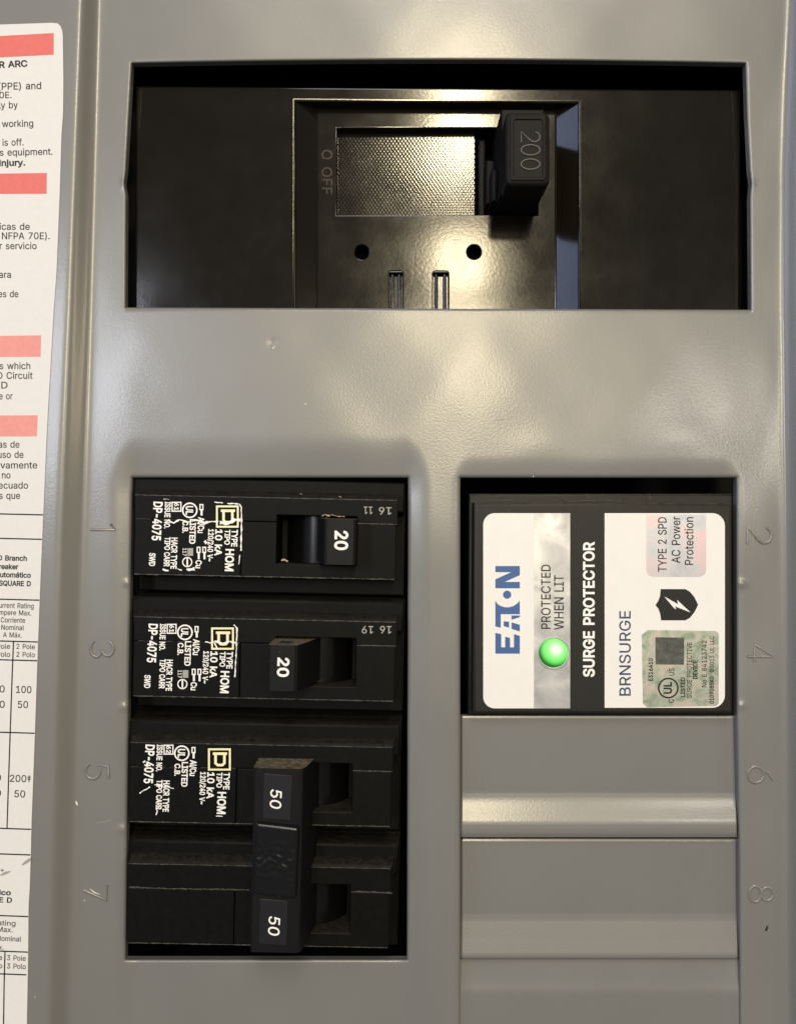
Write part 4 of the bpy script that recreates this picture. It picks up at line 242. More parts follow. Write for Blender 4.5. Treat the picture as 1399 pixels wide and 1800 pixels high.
W 686 135,-26,-18,535,102,535,188,202,193,186,197,168,201,151,205,134,208,116,212,99,216,81,219,63,228,14,158,14,167,63,171,81,174,99,178,117,182,134,186,151,190,169,194,186,199,203,286,535,400,535,487,203,491,186,496,169,500,151,504,134,508,117,512,99,515,81,519,63,529,14,457,14,466,63,470,81,473,99,477,117,481,134,485,151,489,169,493,185,497,202,583,535,704,535,550,-26,436,-26,343,316,337,338,331,362,326,386,321,412,315,440,305,501,381,501,370,442,365,415,360,389,355,365,349,341,343,316,250,-26,194,182,492,181 0.13.14,14.15.0,1.0.15,15.16.1,16.17.1,20.3.19,18.19.3,64.5.21,5.22.21,20.19.5,5.64.20,3.20.4,18.3.17,1.17.3,2.1.3,13.0.63,63.12.13,14.13.12,12.11.14,11.10.14,15.14.10,10.9.15,16.15.9,9.8.16,17.16.8,8.7.17,18.17.7,7.6.18,19.18.6,5.19.6,22.5.6,49.50.22,50.51.22,51.52.22,40.41.62,42.27.65,25.42.26,44.27.28,28.29.44,28.27.42,27.44.43,34.47.33,32.33.47,47.46.32,31.32.46,30.31.46,44.29.30,30.46.44,46.45.44,47.34.48,35.48.34,34.33.35,36.35.33,37.36.33,33.32.37,38.37.32,32.31.38,39.38.31,31.30.39,40.39.30,30.29.40,29.28.40,41.40.28,28.42.41,42.25.41,62.41.25,61.62.25,60.61.25,24.56.57,48.35.36,6.7.62,22.6.62,49.22.62,50.49.62,62.61.50,51.50.61,61.60.51,52.51.60,60.59.52,53.52.59,59.58.53,54.53.58,58.57.54,55.54.57,57.56.55,23.55.56,56.24.23,4.20.64,55.23.54,23.22.54,53.54.22,52.53.22,59.60.25,25.24.57,57.58.25,58.59.25,27.43.65,26.42.65,7.8.62,9.10.62,8.9.62,39.40.62,62.48.36,36.37.62,37.38.62,38.39.62,12.63.11,63.62.11,10.11.62
Y 472 196,-7,196,206,4,516,95,516,198,348,209,330,219,312,228,295,238,277,247,256,260,223,213,223,226,257,236,278,245,296,254,313,264,331,274,348,377,516,468,516,275,206,275,-7,236,279 1.4.2,3.2.4,7.12.13,12.7.6,11.12.1,12.6.1,6.5.1,4.1.5,14.8.9,9.15.14,17.16.20,20.19.17,19.18.17,9.10.20,15.9.20,20.16.15,1.0.21,21.20.1,11.1.20,20.10.11,10.9.11,12.11.9,9.8.12,13.12.8,13.8.22,8.14.22,7.13.22
Y 472 177,-26,177,201,-30,535,106,535,214,358,225,340,236,322,245,304,255,285,264,264,288,204,185,204,209,264,219,286,228,305,238,323,248,340,258,358,366,535,502,535,294,201,294,-26,236,320 1.0.11,4.12.13,5.14.6,14.5.13,4.13.5,1.11.12,12.4.1,2.1.4,3.2.4,16.8.17,8.16.7,15.7.16,9.10.20,20.19.9,17.8.9,9.19.17,19.18.17,11.0.21,21.20.11,20.10.11,10.9.11,12.11.9,9.8.12,13.12.8,8.7.13,14.13.7,14.7.22,7.15.22,6.14.22
a 389 160,-16,136,-14,113,-9,91,-1,72,10,55,24,42,41,31,61,25,83,23,108,25,129,29,148,37,165,47,178,60,190,74,199,90,207,106,213,124,217,142,221,159,224,177,227,199,230,217,232,233,234,245,236,255,238,262,241,265,244,268,248,268,255,268,271,265,283,260,293,254,302,247,310,237,316,225,320,211,323,196,324,179,323,165,320,152,316,141,310,131,303,123,296,116,288,111,280,104,265,31,287,45,316,58,335,74,351,92,364,111,374,131,382,152,387,173,390,194,391,209,391,224,389,241,386,257,382,274,375,290,366,304,355,317,341,329,324,337,303,342,279,344,251,344,-7,270,-7,270,45,276,45,273,39,266,29,257,20,246,10,233,2,218,-5,201,-11,181,-14,170,52,191,54,209,58,224,65,238,74,249,85,257,97,264,110,267,124,269,138,269,176,276,181,269,178,261,175,252,173,243,171,233,169,222,167,211,166,201,164,192,163,183,162,176,161,163,159,149,156,137,152,126,147,116,141,109,135,103,127,100,117,99,105,100,94,103,85,108,76,114,69,122,64,132,59,144,55,156,53,270,34 6.5.117,117.116.6,7.6.116,116.115.7,8.7.115,115.114.8,9.8.114,114.113.9,10.9.113,11.10.113,113.112.11,12.11.112,13.12.112,112.111.13,14.13.111,111.15.14,50.49.48,48.47.50,104.21.105,82.83.0,122.0.83,20.106.105,105.21.20,41.40.56,40.57.56,0.122.1,122.121.1,2.1.121,120.2.121,18.108.107,19.18.107,107.106.19,106.20.19,42.41.55,41.56.55,2.120.3,120.119.3,4.3.119,119.118.4,5.4.118,117.5.118,15.111.110,16.15.110,110.109.16,17.16.109,109.108.17,108.18.17,50.47.46,51.50.46,46.45.51,52.51.45,45.44.52,53.52.44,44.43.53,54.53.43,43.42.54,42.55.54,102.22.103,59.38.60,84.81.80,80.85.84,22.102.101,101.100.22,100.23.22,38.59.39,58.39.59,24.99.98,98.97.24,97.25.24,85.80.79,79.78.85,78.86.85,23.100.99,99.24.23,60.38.37,37.61.60,75.74.73,75.72.71,74.75.71,75.73.123,90.89.74,91.90.74,74.71.91,92.91.71,71.70.92,70.94.92,94.93.92,28.27.94,94.70.28,29.28.70,30.29.70,70.69.30,31.30.69,69.68.31,32.31.68,68.67.32,33.32.67,67.66.33,86.78.77,77.76.86,76.73.86,87.86.73,88.87.73,73.74.88,74.89.88,25.97.96,96.95.25,26.25.95,95.94.26,94.27.26,33.66.34,66.65.34,65.64.34,35.34.64,64.63.35,36.35.63,63.62.36,37.36.62,61.37.62,81.84.82,83.82.84,21.104.103,103.22.21,39.58.40,57.40.58,73.76.123,72.75.123
a 389 160,-35,133,-33,108,-28,83,-19,61,-6,42,10,26,30,14,54,7,80,4,108,6,132,11,155,21,175,33,191,48,205,65,216,82,224,100,231,119,236,138,240,156,243,175,246,196,248,215,251,230,252,241,254,249,256,251,257,250,256,249,254,249,256,249,268,247,277,244,284,240,290,235,294,228,299,220,302,209,304,196,305,182,304,170,302,159,298,150,294,143,289,136,283,131,277,127,270,114,243,5,275,28,326,43,348,62,366,81,380,103,392,125,400,148,406,171,409,194,410,210,410,227,408,245,405,263,400,282,392,300,382,317,369,333,352,345,332,355,309,361,281,363,252,363,-26,251,-26,251,26,287,26,289,29,280,17,270,6,257,-5,242,-15,225,-23,205,-30,183,-33,170,71,188,73,203,76,215,82,226,89,234,97,241,106,246,117,248,127,250,139,252,140,286,165,277,160,267,157,257,154,247,152,236,150,225,148,214,147,204,145,194,144,186,143,179,142,166,140,154,137,143,134,134,130,128,126,123,122,120,118,119,113,118,105,119,98,120,92,123,88,127,84,132,80,139,77,148,74,159,72,249,256,251,-9 6.5.117,117.116.6,7.6.116,116.115.7,8.7.115,115.114.8,9.8.114,114.113.9,10.9.113,11.10.113,113.112.11,12.11.112,13.12.112,105.104.21,82.83.0,122.0.83,20.106.105,105.21.20,0.122.1,122.121.1,107.106.19,106.20.19,42.41.55,56.55.41,41.40.56,40.57.56,1.121.2,121.120.2,3.2.120,120.119.3,4.3.119,119.118.4,5.4.118,117.5.118,13.112.111,14.13.111,15.14.111,111.110.15,16.15.110,110.109.16,17.16.109,109.108.17,18.17.108,108.107.18,107.19.18,48.47.50,47.46.50,51.50.46,46.45.51,52.51.45,45.44.52,53.52.44,44.43.53,54.53.43,43.42.54,42.55.54,102.22.103,22.102.101,101.100.22,100.23.22,38.59.39,58.39.59,24.99.98,23.100.99,99.24.23,61.60.37,38.37.60,59.38.60,26.29.30,92.91.93,27.28.29,30.29.28,28.27.123,123.27.31,76.77.71,74.76.71,75.74.71,94.75.71,71.70.94,71.77.72,78.72.77,73.78.77,77.76.73,76.74.73,74.75.73,90.94.91,29.97.96,96.95.29,95.94.29,27.29.94,94.70.27,70.69.27,31.27.69,69.68.31,32.31.68,68.67.32,78.73.124,80.79.73,81.80.73,84.81.73,85.84.73,86.85.73,87.86.73,88.87.73,73.75.88,89.88.75,90.89.75,75.94.90,24.98.97,25.24.97,97.29.25,29.26.25,32.67.33,67.66.33,34.33.66,66.65.34,65.64.34,35.34.64,64.63.35,36.35.63,63.62.36,37.36.62,61.37.62,81.84.82,83.82.84,21.104.103,103.22.21,39.58.40,57.40.58,26.30.123,30.28.123,50.49.48,73.79.124,72.78.124,93.91.94
b 424 230,-15,207,-14,187,-10,169,-3,155,6,142,16,132,27,124,37,118,46,114,52,119,52,119,-7,46,-7,46,516,121,516,121,326,114,326,118,331,124,340,132,350,142,361,154,370,168,379,185,386,206,390,229,391,261,389,290,380,317,366,340,347,360,324,376,296,388,263,395,228,397,189,395,150,388,114,376,82,360,53,341,29,317,10,290,-4,261,-12,220,54,241,56,259,62,275,71,289,84,300,100,309,119,316,141,320,164,321,189,320,214,316,237,309,259,301,277,289,293,276,306,260,315,241,321,220,323,199,321,181,315,165,306,152,294,140,279,131,260,125,239,121,216,120,189,121,163,125,139,132,118,141,99,152,83,166,71,182,61,200,56,119,45,121,335 13.12.16,11.8.12,9.12.8,8.10.9,13.16.17,8.11.79,10.8.79,73.72.9,12.9.72,72.71.12,70.12.71,12.70.69,16.12.69,69.68.16,68.67.16,17.16.15,2.78.3,78.77.3,22.63.62,62.23.22,3.77.4,5.4.77,77.76.5,6.5.76,20.19.64,64.63.20,21.20.63,63.22.21,6.76.7,10.7.76,76.75.10,75.74.10,9.10.74,73.9.74,16.67.66,15.16.66,66.65.15,65.64.15,18.15.64,64.19.18,13.17.14,61.25.24,43.1.0,0.44.43,25.61.60,44.0.42,45.44.42,42.41.45,41.46.45,58.27.59,27.26.59,60.59.26,25.60.26,37.36.49,50.49.36,36.35.50,51.50.35,35.34.51,52.51.34,53.52.34,34.33.53,54.53.33,33.32.54,55.54.32,32.31.55,46.41.40,40.39.46,47.46.39,39.38.47,48.47.38,38.37.48,37.49.48,55.31.56,31.30.56,57.56.30,30.29.57,58.57.29,29.28.58,27.58.28,78.2.1,1.43.78,61.24.62,23.62.24,7.10.79,15.18.80,17.15.80,14.17.80
b 424 230,-34,204,-33,181,-28,161,-20,144,-9,130,2,118,14,109,26,102,36,104,33,138,33,138,-26,27,-26,27,535,140,535,140,345,104,345,102,342,109,352,118,363,129,375,143,386,160,396,180,404,203,409,229,410,264,407,297,398,327,382,354,361,376,335,393,304,406,269,414,230,416,189,414,147,406,109,394,74,376,42,354,16,328,-6,298,-22,265,-31,220,73,237,74,251,79,264,86,274,97,284,110,291,126,297,145,301,166,302,189,301,212,297,233,292,252,284,268,275,280,264,290,252,298,238,302,220,304,203,302,189,298,177,291,166,281,157,269,149,253,143,235,140,213,139,189,140,165,144,144,149,125,157,109,166,96,177,86,189,79,203,74,138,-5,140,383 13.12.17,7.9.12,8.12.9,13.17.16,16.18.13,18.19.13,11.5.6,5.10.6,11.6.12,7.12.6,6.10.7,9.7.10,8.9.10,12.8.71,71.70.12,17.12.70,70.69.17,16.17.15,18.16.15,19.18.15,15.20.19,13.19.20,62.24.23,5.11.79,10.5.79,4.3.10,77.76.10,76.75.10,75.74.10,8.10.74,74.73.8,73.72.8,71.8.72,17.69.68,68.67.17,67.66.17,15.17.66,66.65.15,65.64.15,64.63.15,63.62.15,62.23.15,23.22.15,22.21.15,13.20.14,78.1.43,43.1.0,0.44.43,25.61.60,44.0.42,45.44.42,60.59.26,25.60.26,36.35.50,51.50.35,35.34.51,52.51.34,53.52.34,34.33.53,54.53.33,33.32.54,45.42.41,46.45.41,41.40.46,40.39.46,47.46.39,39.38.47,48.47.38,38.37.48,49.48.37,37.36.49,36.50.49,54.32.55,32.31.55,56.55.31,31.30.56,57.56.30,30.29.57,58.57.29,29.28.58,28.27.58,59.58.27,26.59.27,1.78.2,3.2.78,10.3.78,77.10.78,24.62.61,61.25.24,4.10.79,15.21.80,20.15.80,14.20.80
c 396 207,-15,173,-12,142,-4,113,10,88,30,67,54,50,82,37,114,30,149,27,187,30,226,37,262,50,294,67,323,88,346,113,366,142,380,173,389,207,391,226,391,244,388,262,384,279,378,294,371,309,362,323,351,335,339,346,326,355,311,362,296,371,272,298,253,293,269,289,277,285,285,279,292,273,299,266,305,258,310,249,315,240,318,230,321,219,322,207,323,185,321,166,315,149,305,135,291,124,275,115,256,108,234,105,212,103,187,105,164,108,141,115,120,124,101,135,85,149,71,166,62,185,55,207,53,219,54,230,56,240,58,250,62,259,66,266,72,274,78,280,85,286,92,291,101,294,110,300,125,372,107,364,83,356,67,347,52,336,39,324,26,310,16,295,6,280,-1,263,-7,245,-12,226,-14 6.5.56,56.55.6,7.6.55,55.54.7,8.7.54,54.53.8,9.8.53,53.52.9,52.51.9,10.9.51,51.50.10,11.10.50,50.49.11,12.11.49,0.61.60,41.19.42,85.62.0,61.0.62,18.44.43,43.42.18,42.19.18,0.60.1,2.1.60,59.2.60,16.45.44,17.16.44,44.18.17,2.59.3,59.58.3,4.3.58,58.57.4,5.4.57,56.5.57,12.49.48,13.12.48,48.47.13,14.13.47,47.46.14,15.14.46,46.45.15,45.16.15,84.64.63,39.21.40,20.40.21,64.84.83,65.64.83,83.82.65,66.65.82,39.38.22,21.39.22,77.76.71,72.71.76,76.75.72,73.72.75,75.74.73,30.29.31,32.31.29,29.28.32,33.32.28,28.27.33,66.82.81,67.66.81,81.80.67,68.67.80,80.79.68,69.68.79,79.78.69,70.69.78,78.77.70,77.71.70,33.27.34,27.26.34,35.34.26,26.25.35,36.35.25,25.24.36,37.36.24,24.23.37,38.37.23,22.38.23,84.63.85,62.85.63,40.20.41,19.41.20
c 396 207,-34,170,-31,135,-22,103,-6,75,16,51,42,33,73,19,108,11,147,8,187,11,229,19,267,33,303,51,334,75,360,103,382,135,398,170,407,207,410,228,410,248,407,267,402,286,396,303,387,320,377,335,366,349,352,361,337,372,321,380,303,395,259,286,231,275,262,272,269,269,275,265,280,260,285,254,290,248,294,242,297,234,300,226,302,217,303,208,304,189,302,174,297,161,289,150,279,140,265,133,249,127,230,124,210,122,187,124,166,127,146,133,127,140,111,150,97,161,87,174,79,189,74,208,72,217,73,226,74,235,76,242,79,249,83,255,87,260,91,265,97,270,103,274,109,277,116,287,148,397,121,382,76,373,58,362,41,350,26,337,12,321,0,305,-10,287,-19,268,-26,248,-30,228,-33 7.6.55,55.54.7,8.7.54,54.53.8,9.8.53,53.52.9,52.51.9,10.9.51,51.50.10,11.10.50,50.49.11,12.11.49,0.61.60,41.19.42,61.0.62,18.44.43,43.42.18,42.19.18,0.60.1,16.45.44,17.16.44,44.18.17,1.60.2,60.59.2,3.2.59,59.58.3,4.3.58,58.57.4,5.4.57,57.56.5,6.5.56,55.6.56,12.49.48,13.12.48,48.47.13,14.13.47,47.46.14,15.14.46,46.45.15,45.16.15,64.84.83,65.64.83,40.39.21,20.40.21,76.75.72,73.72.75,75.74.73,30.29.31,32.31.29,29.28.32,65.83.82,66.65.82,82.81.66,67.66.81,81.80.67,68.67.80,80.79.68,69.68.79,79.78.69,70.69.78,78.77.70,71.70.77,77.76.71,76.72.71,32.28.33,28.27.33,34.33.27,27.26.34,35.34.26,26.25.35,36.35.25,25.24.36,37.36.24,24.23.37,38.37.23,23.22.38,39.38.22,21.39.22,62.0.85,63.62.85,85.84.63,84.64.63,40.20.41,19.41.20
d 424 195,-15,164,-12,134,-4,108,10,84,29,64,53,48,82,36,114,29,150,27,189,29,228,37,263,48,296,65,324,84,347,108,366,135,380,164,389,196,391,219,390,239,386,256,379,271,370,283,361,293,350,301,340,307,331,310,326,304,326,304,516,379,516,379,-7,306,-7,306,52,310,52,307,46,300,37,292,27,282,16,270,6,256,-2,238,-10,218,-14,205,54,225,56,243,61,259,71,273,83,284,99,293,118,299,139,303,163,305,189,303,216,299,239,293,260,284,279,273,294,259,306,243,315,225,321,205,323,183,321,165,315,149,306,135,293,124,277,115,259,108,237,105,214,103,189,105,164,109,141,115,119,124,100,136,84,149,71,165,62,184,56,304,336,306,44 8.7.72,72.71.8,9.8.71,71.70.9,70.69.9,10.9.69,69.68.10,11.10.68,68.67.11,12.11.67,17.63.62,42.43.0,0.43.78,61.18.62,17.62.18,0.78.1,78.77.1,2.1.77,76.2.77,16.64.63,63.17.16,2.76.3,4.3.76,76.75.4,5.4.75,75.74.5,6.5.74,74.73.6,7.6.73,72.7.73,12.67.66,13.12.66,66.65.13,14.13.65,65.64.14,15.14.64,64.16.15,60.20.19,44.41.40,40.45.44,59.21.60,20.60.21,45.40.39,39.38.45,46.45.38,38.37.46,58.23.59,23.22.59,21.59.22,31.34.35,31.30.27,31.35.32,35.34.33,27.30.26,35.33.80,50.49.34,34.31.50,51.50.31,31.52.51,52.31.53,31.27.53,54.53.27,55.54.27,27.26.28,28.26.79,26.30.79,46.37.36,36.33.46,47.46.33,48.47.33,33.34.48,34.49.48,55.27.56,27.28.56,57.56.28,58.57.28,28.25.58,25.24.58,23.58.24,41.44.42,43.42.44,60.19.61,18.61.19,25.28.79,30.29.79,33.36.80,32.35.80
d 424 195,-34,160,-31,127,-22,97,-6,71,16,49,42,31,74,18,109,11,147,8,189,11,230,18,269,31,304,49,335,71,361,97,382,128,398,160,407,195,410,221,409,244,404,265,396,281,386,295,375,307,363,316,352,323,342,321,345,285,345,285,535,398,535,398,-26,287,-26,287,33,321,33,323,36,316,26,307,14,295,2,281,-9,264,-19,244,-28,221,-33,205,73,221,74,235,79,247,86,258,96,267,109,275,124,281,144,284,165,286,189,284,214,281,235,275,253,268,269,259,281,248,291,236,298,222,302,205,304,187,302,173,298,160,290,149,280,140,268,133,252,127,233,124,212,122,189,124,166,127,145,133,126,141,110,150,97,161,86,173,79,187,74,285,383,287,-5 8.7.72,72.71.8,9.8.71,71.70.9,70.69.9,10.9.69,69.68.10,11.10.68,42.43.0,0.43.78,61.18.62,0.78.1,78.77.1,16.64.63,17.16.63,63.62.17,62.18.17,1.77.2,77.76.2,3.2.76,4.3.76,76.75.4,5.4.75,75.74.5,6.5.74,74.73.6,7.6.73,72.7.73,11.68.67,12.11.67,67.66.12,13.12.66,66.65.13,14.13.65,65.64.14,15.14.64,64.16.15,19.60.20,44.41.40,28.23.79,31.35.34,31.30.26,36.37.31,31.34.36,26.30.27,25.27.30,24.25.30,31.37.32,38.32.37,33.38.37,37.36.33,36.34.33,34.35.33,35.31.51,52.51.31,31.26.52,53.52.26,26.27.28,27.25.28,25.24.28,23.28.24,24.30.23,79.23.30,38.33.80,40.39.33,44.40.33,45.44.33,46.45.33,47.46.33,48.47.33,33.35.48,49.48.35,50.49.35,35.51.50,53.26.54,55.54.26,56.55.26,26.28.56,57.56.28,58.57.28,59.58.28,60.59.28,20.60.28,21.20.28,28.22.21,41.44.42,43.42.44,60.19.61,18.61.19,22.28.79,30.29.79,33.39.80,32.38.80
e 404 212,-15,176,-12,143,-4,113,10,88,30,66,54,49,82,37,114,30,149,27,187,30,225,37,260,49,293,66,321,86,346,111,365,140,380,171,389,205,391,227,390,248,387,268,381,288,372,307,360,324,346,340,328,353,308,364,284,372,257,377,227,378,194,378,162,68,162,68,228,348,224,303,190,301,225,298,247,291,266,283,283,272,297,259,308,243,316,225,321,205,323,185,321,166,316,150,308,136,296,125,282,115,266,108,249,104,230,103,211,103,178,105,152,109,129,117,109,127,92,140,78,155,68,172,60,191,55,212,53,226,54,239,56,251,59,262,64,272,70,280,78,288,86,294,96,301,114,374,96,364,69,354,51,340,34,324,20,306,8,285,-2,263,-9,238,-14,301,224,104,227,104,162 8.7.32,9.8.32,35.34.82,52.51.33,7.6.56,32.7.56,56.55.32,54.53.32,53.33.32,9.32.33,10.9.33,11.10.33,12.11.33,33.51.12,0.63.62,18.45.44,0.62.1,61.1.62,17.46.45,45.18.17,1.61.2,61.60.2,3.2.60,59.3.60,16.47.46,46.17.16,3.59.4,59.58.4,5.4.58,58.57.5,6.5.57,56.6.57,12.51.50,13.12.50,50.49.13,14.13.49,49.48.14,15.14.48,48.47.15,47.16.15,81.65.64,42.20.43,19.43.20,65.81.80,66.65.80,80.79.66,67.66.79,42.41.22,22.21.42,20.42.21,30.29.34,29.28.34,75.74.71,72.71.74,74.73.72,54.32.84,31.30.35,30.34.35,37.36.34,34.28.37,28.27.37,67.79.78,68.67.78,78.77.68,69.68.77,77.76.69,70.69.76,76.75.70,75.71.70,37.27.38,27.26.38,39.38.26,26.25.39,40.39.25,25.24.40,24.23.40,41.40.23,22.41.23,81.64.0,63.0.64,53.54.35,43.19.44,18.44.19,32.55.84,52.33.83,34.36.82,33.53.83,53.35.82,53.82.83,31.35.84,35.54.84
e 404 212,-34,173,-31,136,-22,103,-6,75,16,51,42,32,73,19,108,11,146,8,187,11,228,18,266,32,301,50,332,73,359,101,381,133,398,168,407,205,410,229,409,252,405,275,399,297,389,318,376,337,360,355,340,370,317,382,291,390,262,395,229,397,195,397,143,49,143,49,247,374,232,286,155,282,223,279,242,274,258,266,272,258,283,248,292,236,299,222,303,205,304,188,303,173,298,161,292,150,282,140,271,132,258,127,243,123,228,122,210,122,178,123,154,127,134,134,118,142,104,152,93,164,84,178,78,194,74,213,72,224,73,235,74,245,77,253,81,260,86,267,91,272,98,277,105,290,136,400,109,381,61,369,40,354,21,336,5,315,-9,292,-20,267,-28,240,-33,280,236,126,143 6.32.7,8.7.32,9.8.32,32.33.9,10.9.33,11.10.33,33.12.11,55.54.32,54.53.32,33.32.53,53.52.33,52.51.33,0.63.62,18.45.44,0.62.1,61.1.62,17.46.45,45.18.17,1.61.2,61.60.2,16.47.46,46.17.16,2.60.3,60.59.3,4.3.59,59.58.4,5.4.58,58.57.5,6.5.57,32.6.57,57.56.32,33.51.50,12.33.50,13.12.50,50.49.13,14.13.49,49.48.14,15.14.48,48.47.15,47.16.15,65.64.81,43.42.20,19.43.20,65.81.80,66.65.80,20.42.21,30.29.34,29.28.34,28.27.34,74.73.72,55.32.83,31.30.35,30.34.35,36.35.34,66.80.79,67.66.79,79.78.67,68.67.78,78.77.68,69.68.77,77.76.69,70.69.76,76.75.70,71.70.75,75.74.71,74.72.71,34.27.37,38.37.27,27.26.38,39.38.26,26.25.39,40.39.25,25.24.40,24.23.40,41.40.23,23.22.41,42.41.22,21.42.22,81.64.0,63.0.64,54.55.35,35.36.54,53.54.36,52.53.36,51.52.36,36.34.82,43.19.44,18.44.19,32.56.83,34.37.82,51.36.82,31.35.83,35.55.83
f 254 235,386,235,320,-1,320,-1,386,74,-7,74,432,75,453,81,473,90,490,102,504,116,516,132,525,150,532,168,536,187,537,201,537,213,535,224,534,233,532,240,530,251,525,232,459,222,463,218,464,213,465,208,466,202,467,195,467,179,465,168,461,160,455,154,446,150,434,149,418,149,-7,74,320,74,386,149,386,149,320 35.38.36,30.29.10,11.10.29,29.12.11,38.35.34,33.32.5,6.5.32,32.31.6,7.6.31,8.7.31,31.30.8,9.8.30,30.10.9,27.14.28,13.28.14,25.16.26,15.26.16,26.15.27,14.27.15,22.21.20,20.19.22,23.22.19,19.18.23,23.18.24,18.17.24,25.24.17,16.25.17,12.29.28,28.13.12,36.37.33,4.34.35,3.2.35,36.3.35,33.5.36,1.0.37,38.1.37,37.36.38
f 254 254,405,254,301,-20,301,-20,405,55,-26,55,433,57,457,63,480,74,500,88,518,105,532,124,542,145,550,166,554,187,556,202,556,215,554,227,552,237,550,246,548,275,537,245,435,216,445,213,446,209,447,206,447,201,448,195,448,183,447,177,444,174,442,171,438,169,430,168,417,168,-26,55,301,55,405,168,405,168,301 35.38.36,38.35.34,33.32.5,6.5.32,32.31.6,7.6.31,8.7.31,31.30.8,9.8.30,30.10.9,27.14.28,26.15.27,14.27.15,21.20.22,20.19.22,22.19.23,19.18.23,24.23.18,18.17.24,25.24.17,17.16.25,26.25.16,15.26.16,10.30.29,11.10.29,12.11.29,29.28.12,13.12.28,28.14.13,36.37.33,4.34.35,3.2.35,36.3.35,33.5.36,1.0.37,38.1.37,37.36.38
g 425 207,-158,179,-156,154,-153,132,-146,111,-138,93,-127,78,-115,64,-102,53,-88,41,-67,103,-31,113,-45,119,-53,127,-61,135,-69,145,-76,157,-82,171,-86,188,-89,207,-90,234,-88,258,-81,278,-70,292,-54,301,-33,304,-5,304,61,310,61,307,56,300,47,292,37,282,27,270,18,255,9,238,3,218,-1,195,-2,164,0,136,8,109,21,85,38,65,60,49,87,37,118,30,153,27,191,29,230,37,265,49,296,65,324,85,347,108,366,135,380,164,389,196,391,219,390,239,386,257,379,271,370,283,361,293,350,302,340,308,331,311,326,306,326,306,386,379,386,379,-9,377,-41,369,-69,356,-94,339,-114,318,-130,293,-142,266,-151,237,-156,205,66,226,68,244,73,260,81,273,92,284,106,293,124,300,144,304,167,305,193,304,218,300,241,294,261,285,279,273,294,260,307,244,316,226,321,205,323,184,321,165,315,149,306,135,293,124,278,115,260,109,239,105,217,103,193,105,168,109,145,115,125,124,108,136,93,149,82,165,73,184,68,304,53,306,334 11.10.8,9.8.10,43.42.106,106.105.43,44.43.105,105.104.44,45.44.104,104.103.45,103.102.45,46.45.102,102.101.46,47.46.101,101.100.47,48.47.100,36.76.111,94.54.95,17.1.18,36.111.37,110.37.111,53.96.95,95.54.53,1.17.2,17.16.2,3.2.16,15.3.16,37.110.38,109.38.110,52.97.96,96.53.52,3.15.4,15.14.4,5.4.14,6.5.14,14.13.6,7.6.13,13.12.7,8.7.12,11.8.12,38.109.39,40.39.109,109.108.40,41.40.108,108.107.41,42.41.107,106.42.107,48.100.99,49.48.99,99.98.49,50.49.98,98.97.50,51.50.97,97.52.51,19.0.75,20.19.75,77.35.34,34.33.77,33.78.77,92.57.93,57.56.93,55.93.56,31.30.79,20.75.74,74.21.20,78.33.32,32.31.78,31.79.78,91.59.92,59.58.92,57.92.58,63.62.64,27.28.67,67.66.85,62.63.66,65.62.66,71.70.23,70.69.23,24.23.69,69.68.24,25.24.68,68.67.25,67.28.25,28.26.112,28.27.26,83.82.27,27.67.83,84.83.67,67.85.84,85.66.86,87.86.66,66.63.87,88.87.63,64.62.113,62.65.113,21.74.73,22.21.73,73.72.22,72.71.22,71.23.22,79.30.29,29.26.79,80.79.26,81.80.26,26.27.81,27.82.81,88.63.89,63.64.89,90.89.64,91.90.64,64.61.91,61.60.91,59.91.60,18.1.0,0.19.18,76.36.35,35.77.76,93.55.94,54.94.55,26.29.112,25.28.112,61.64.113
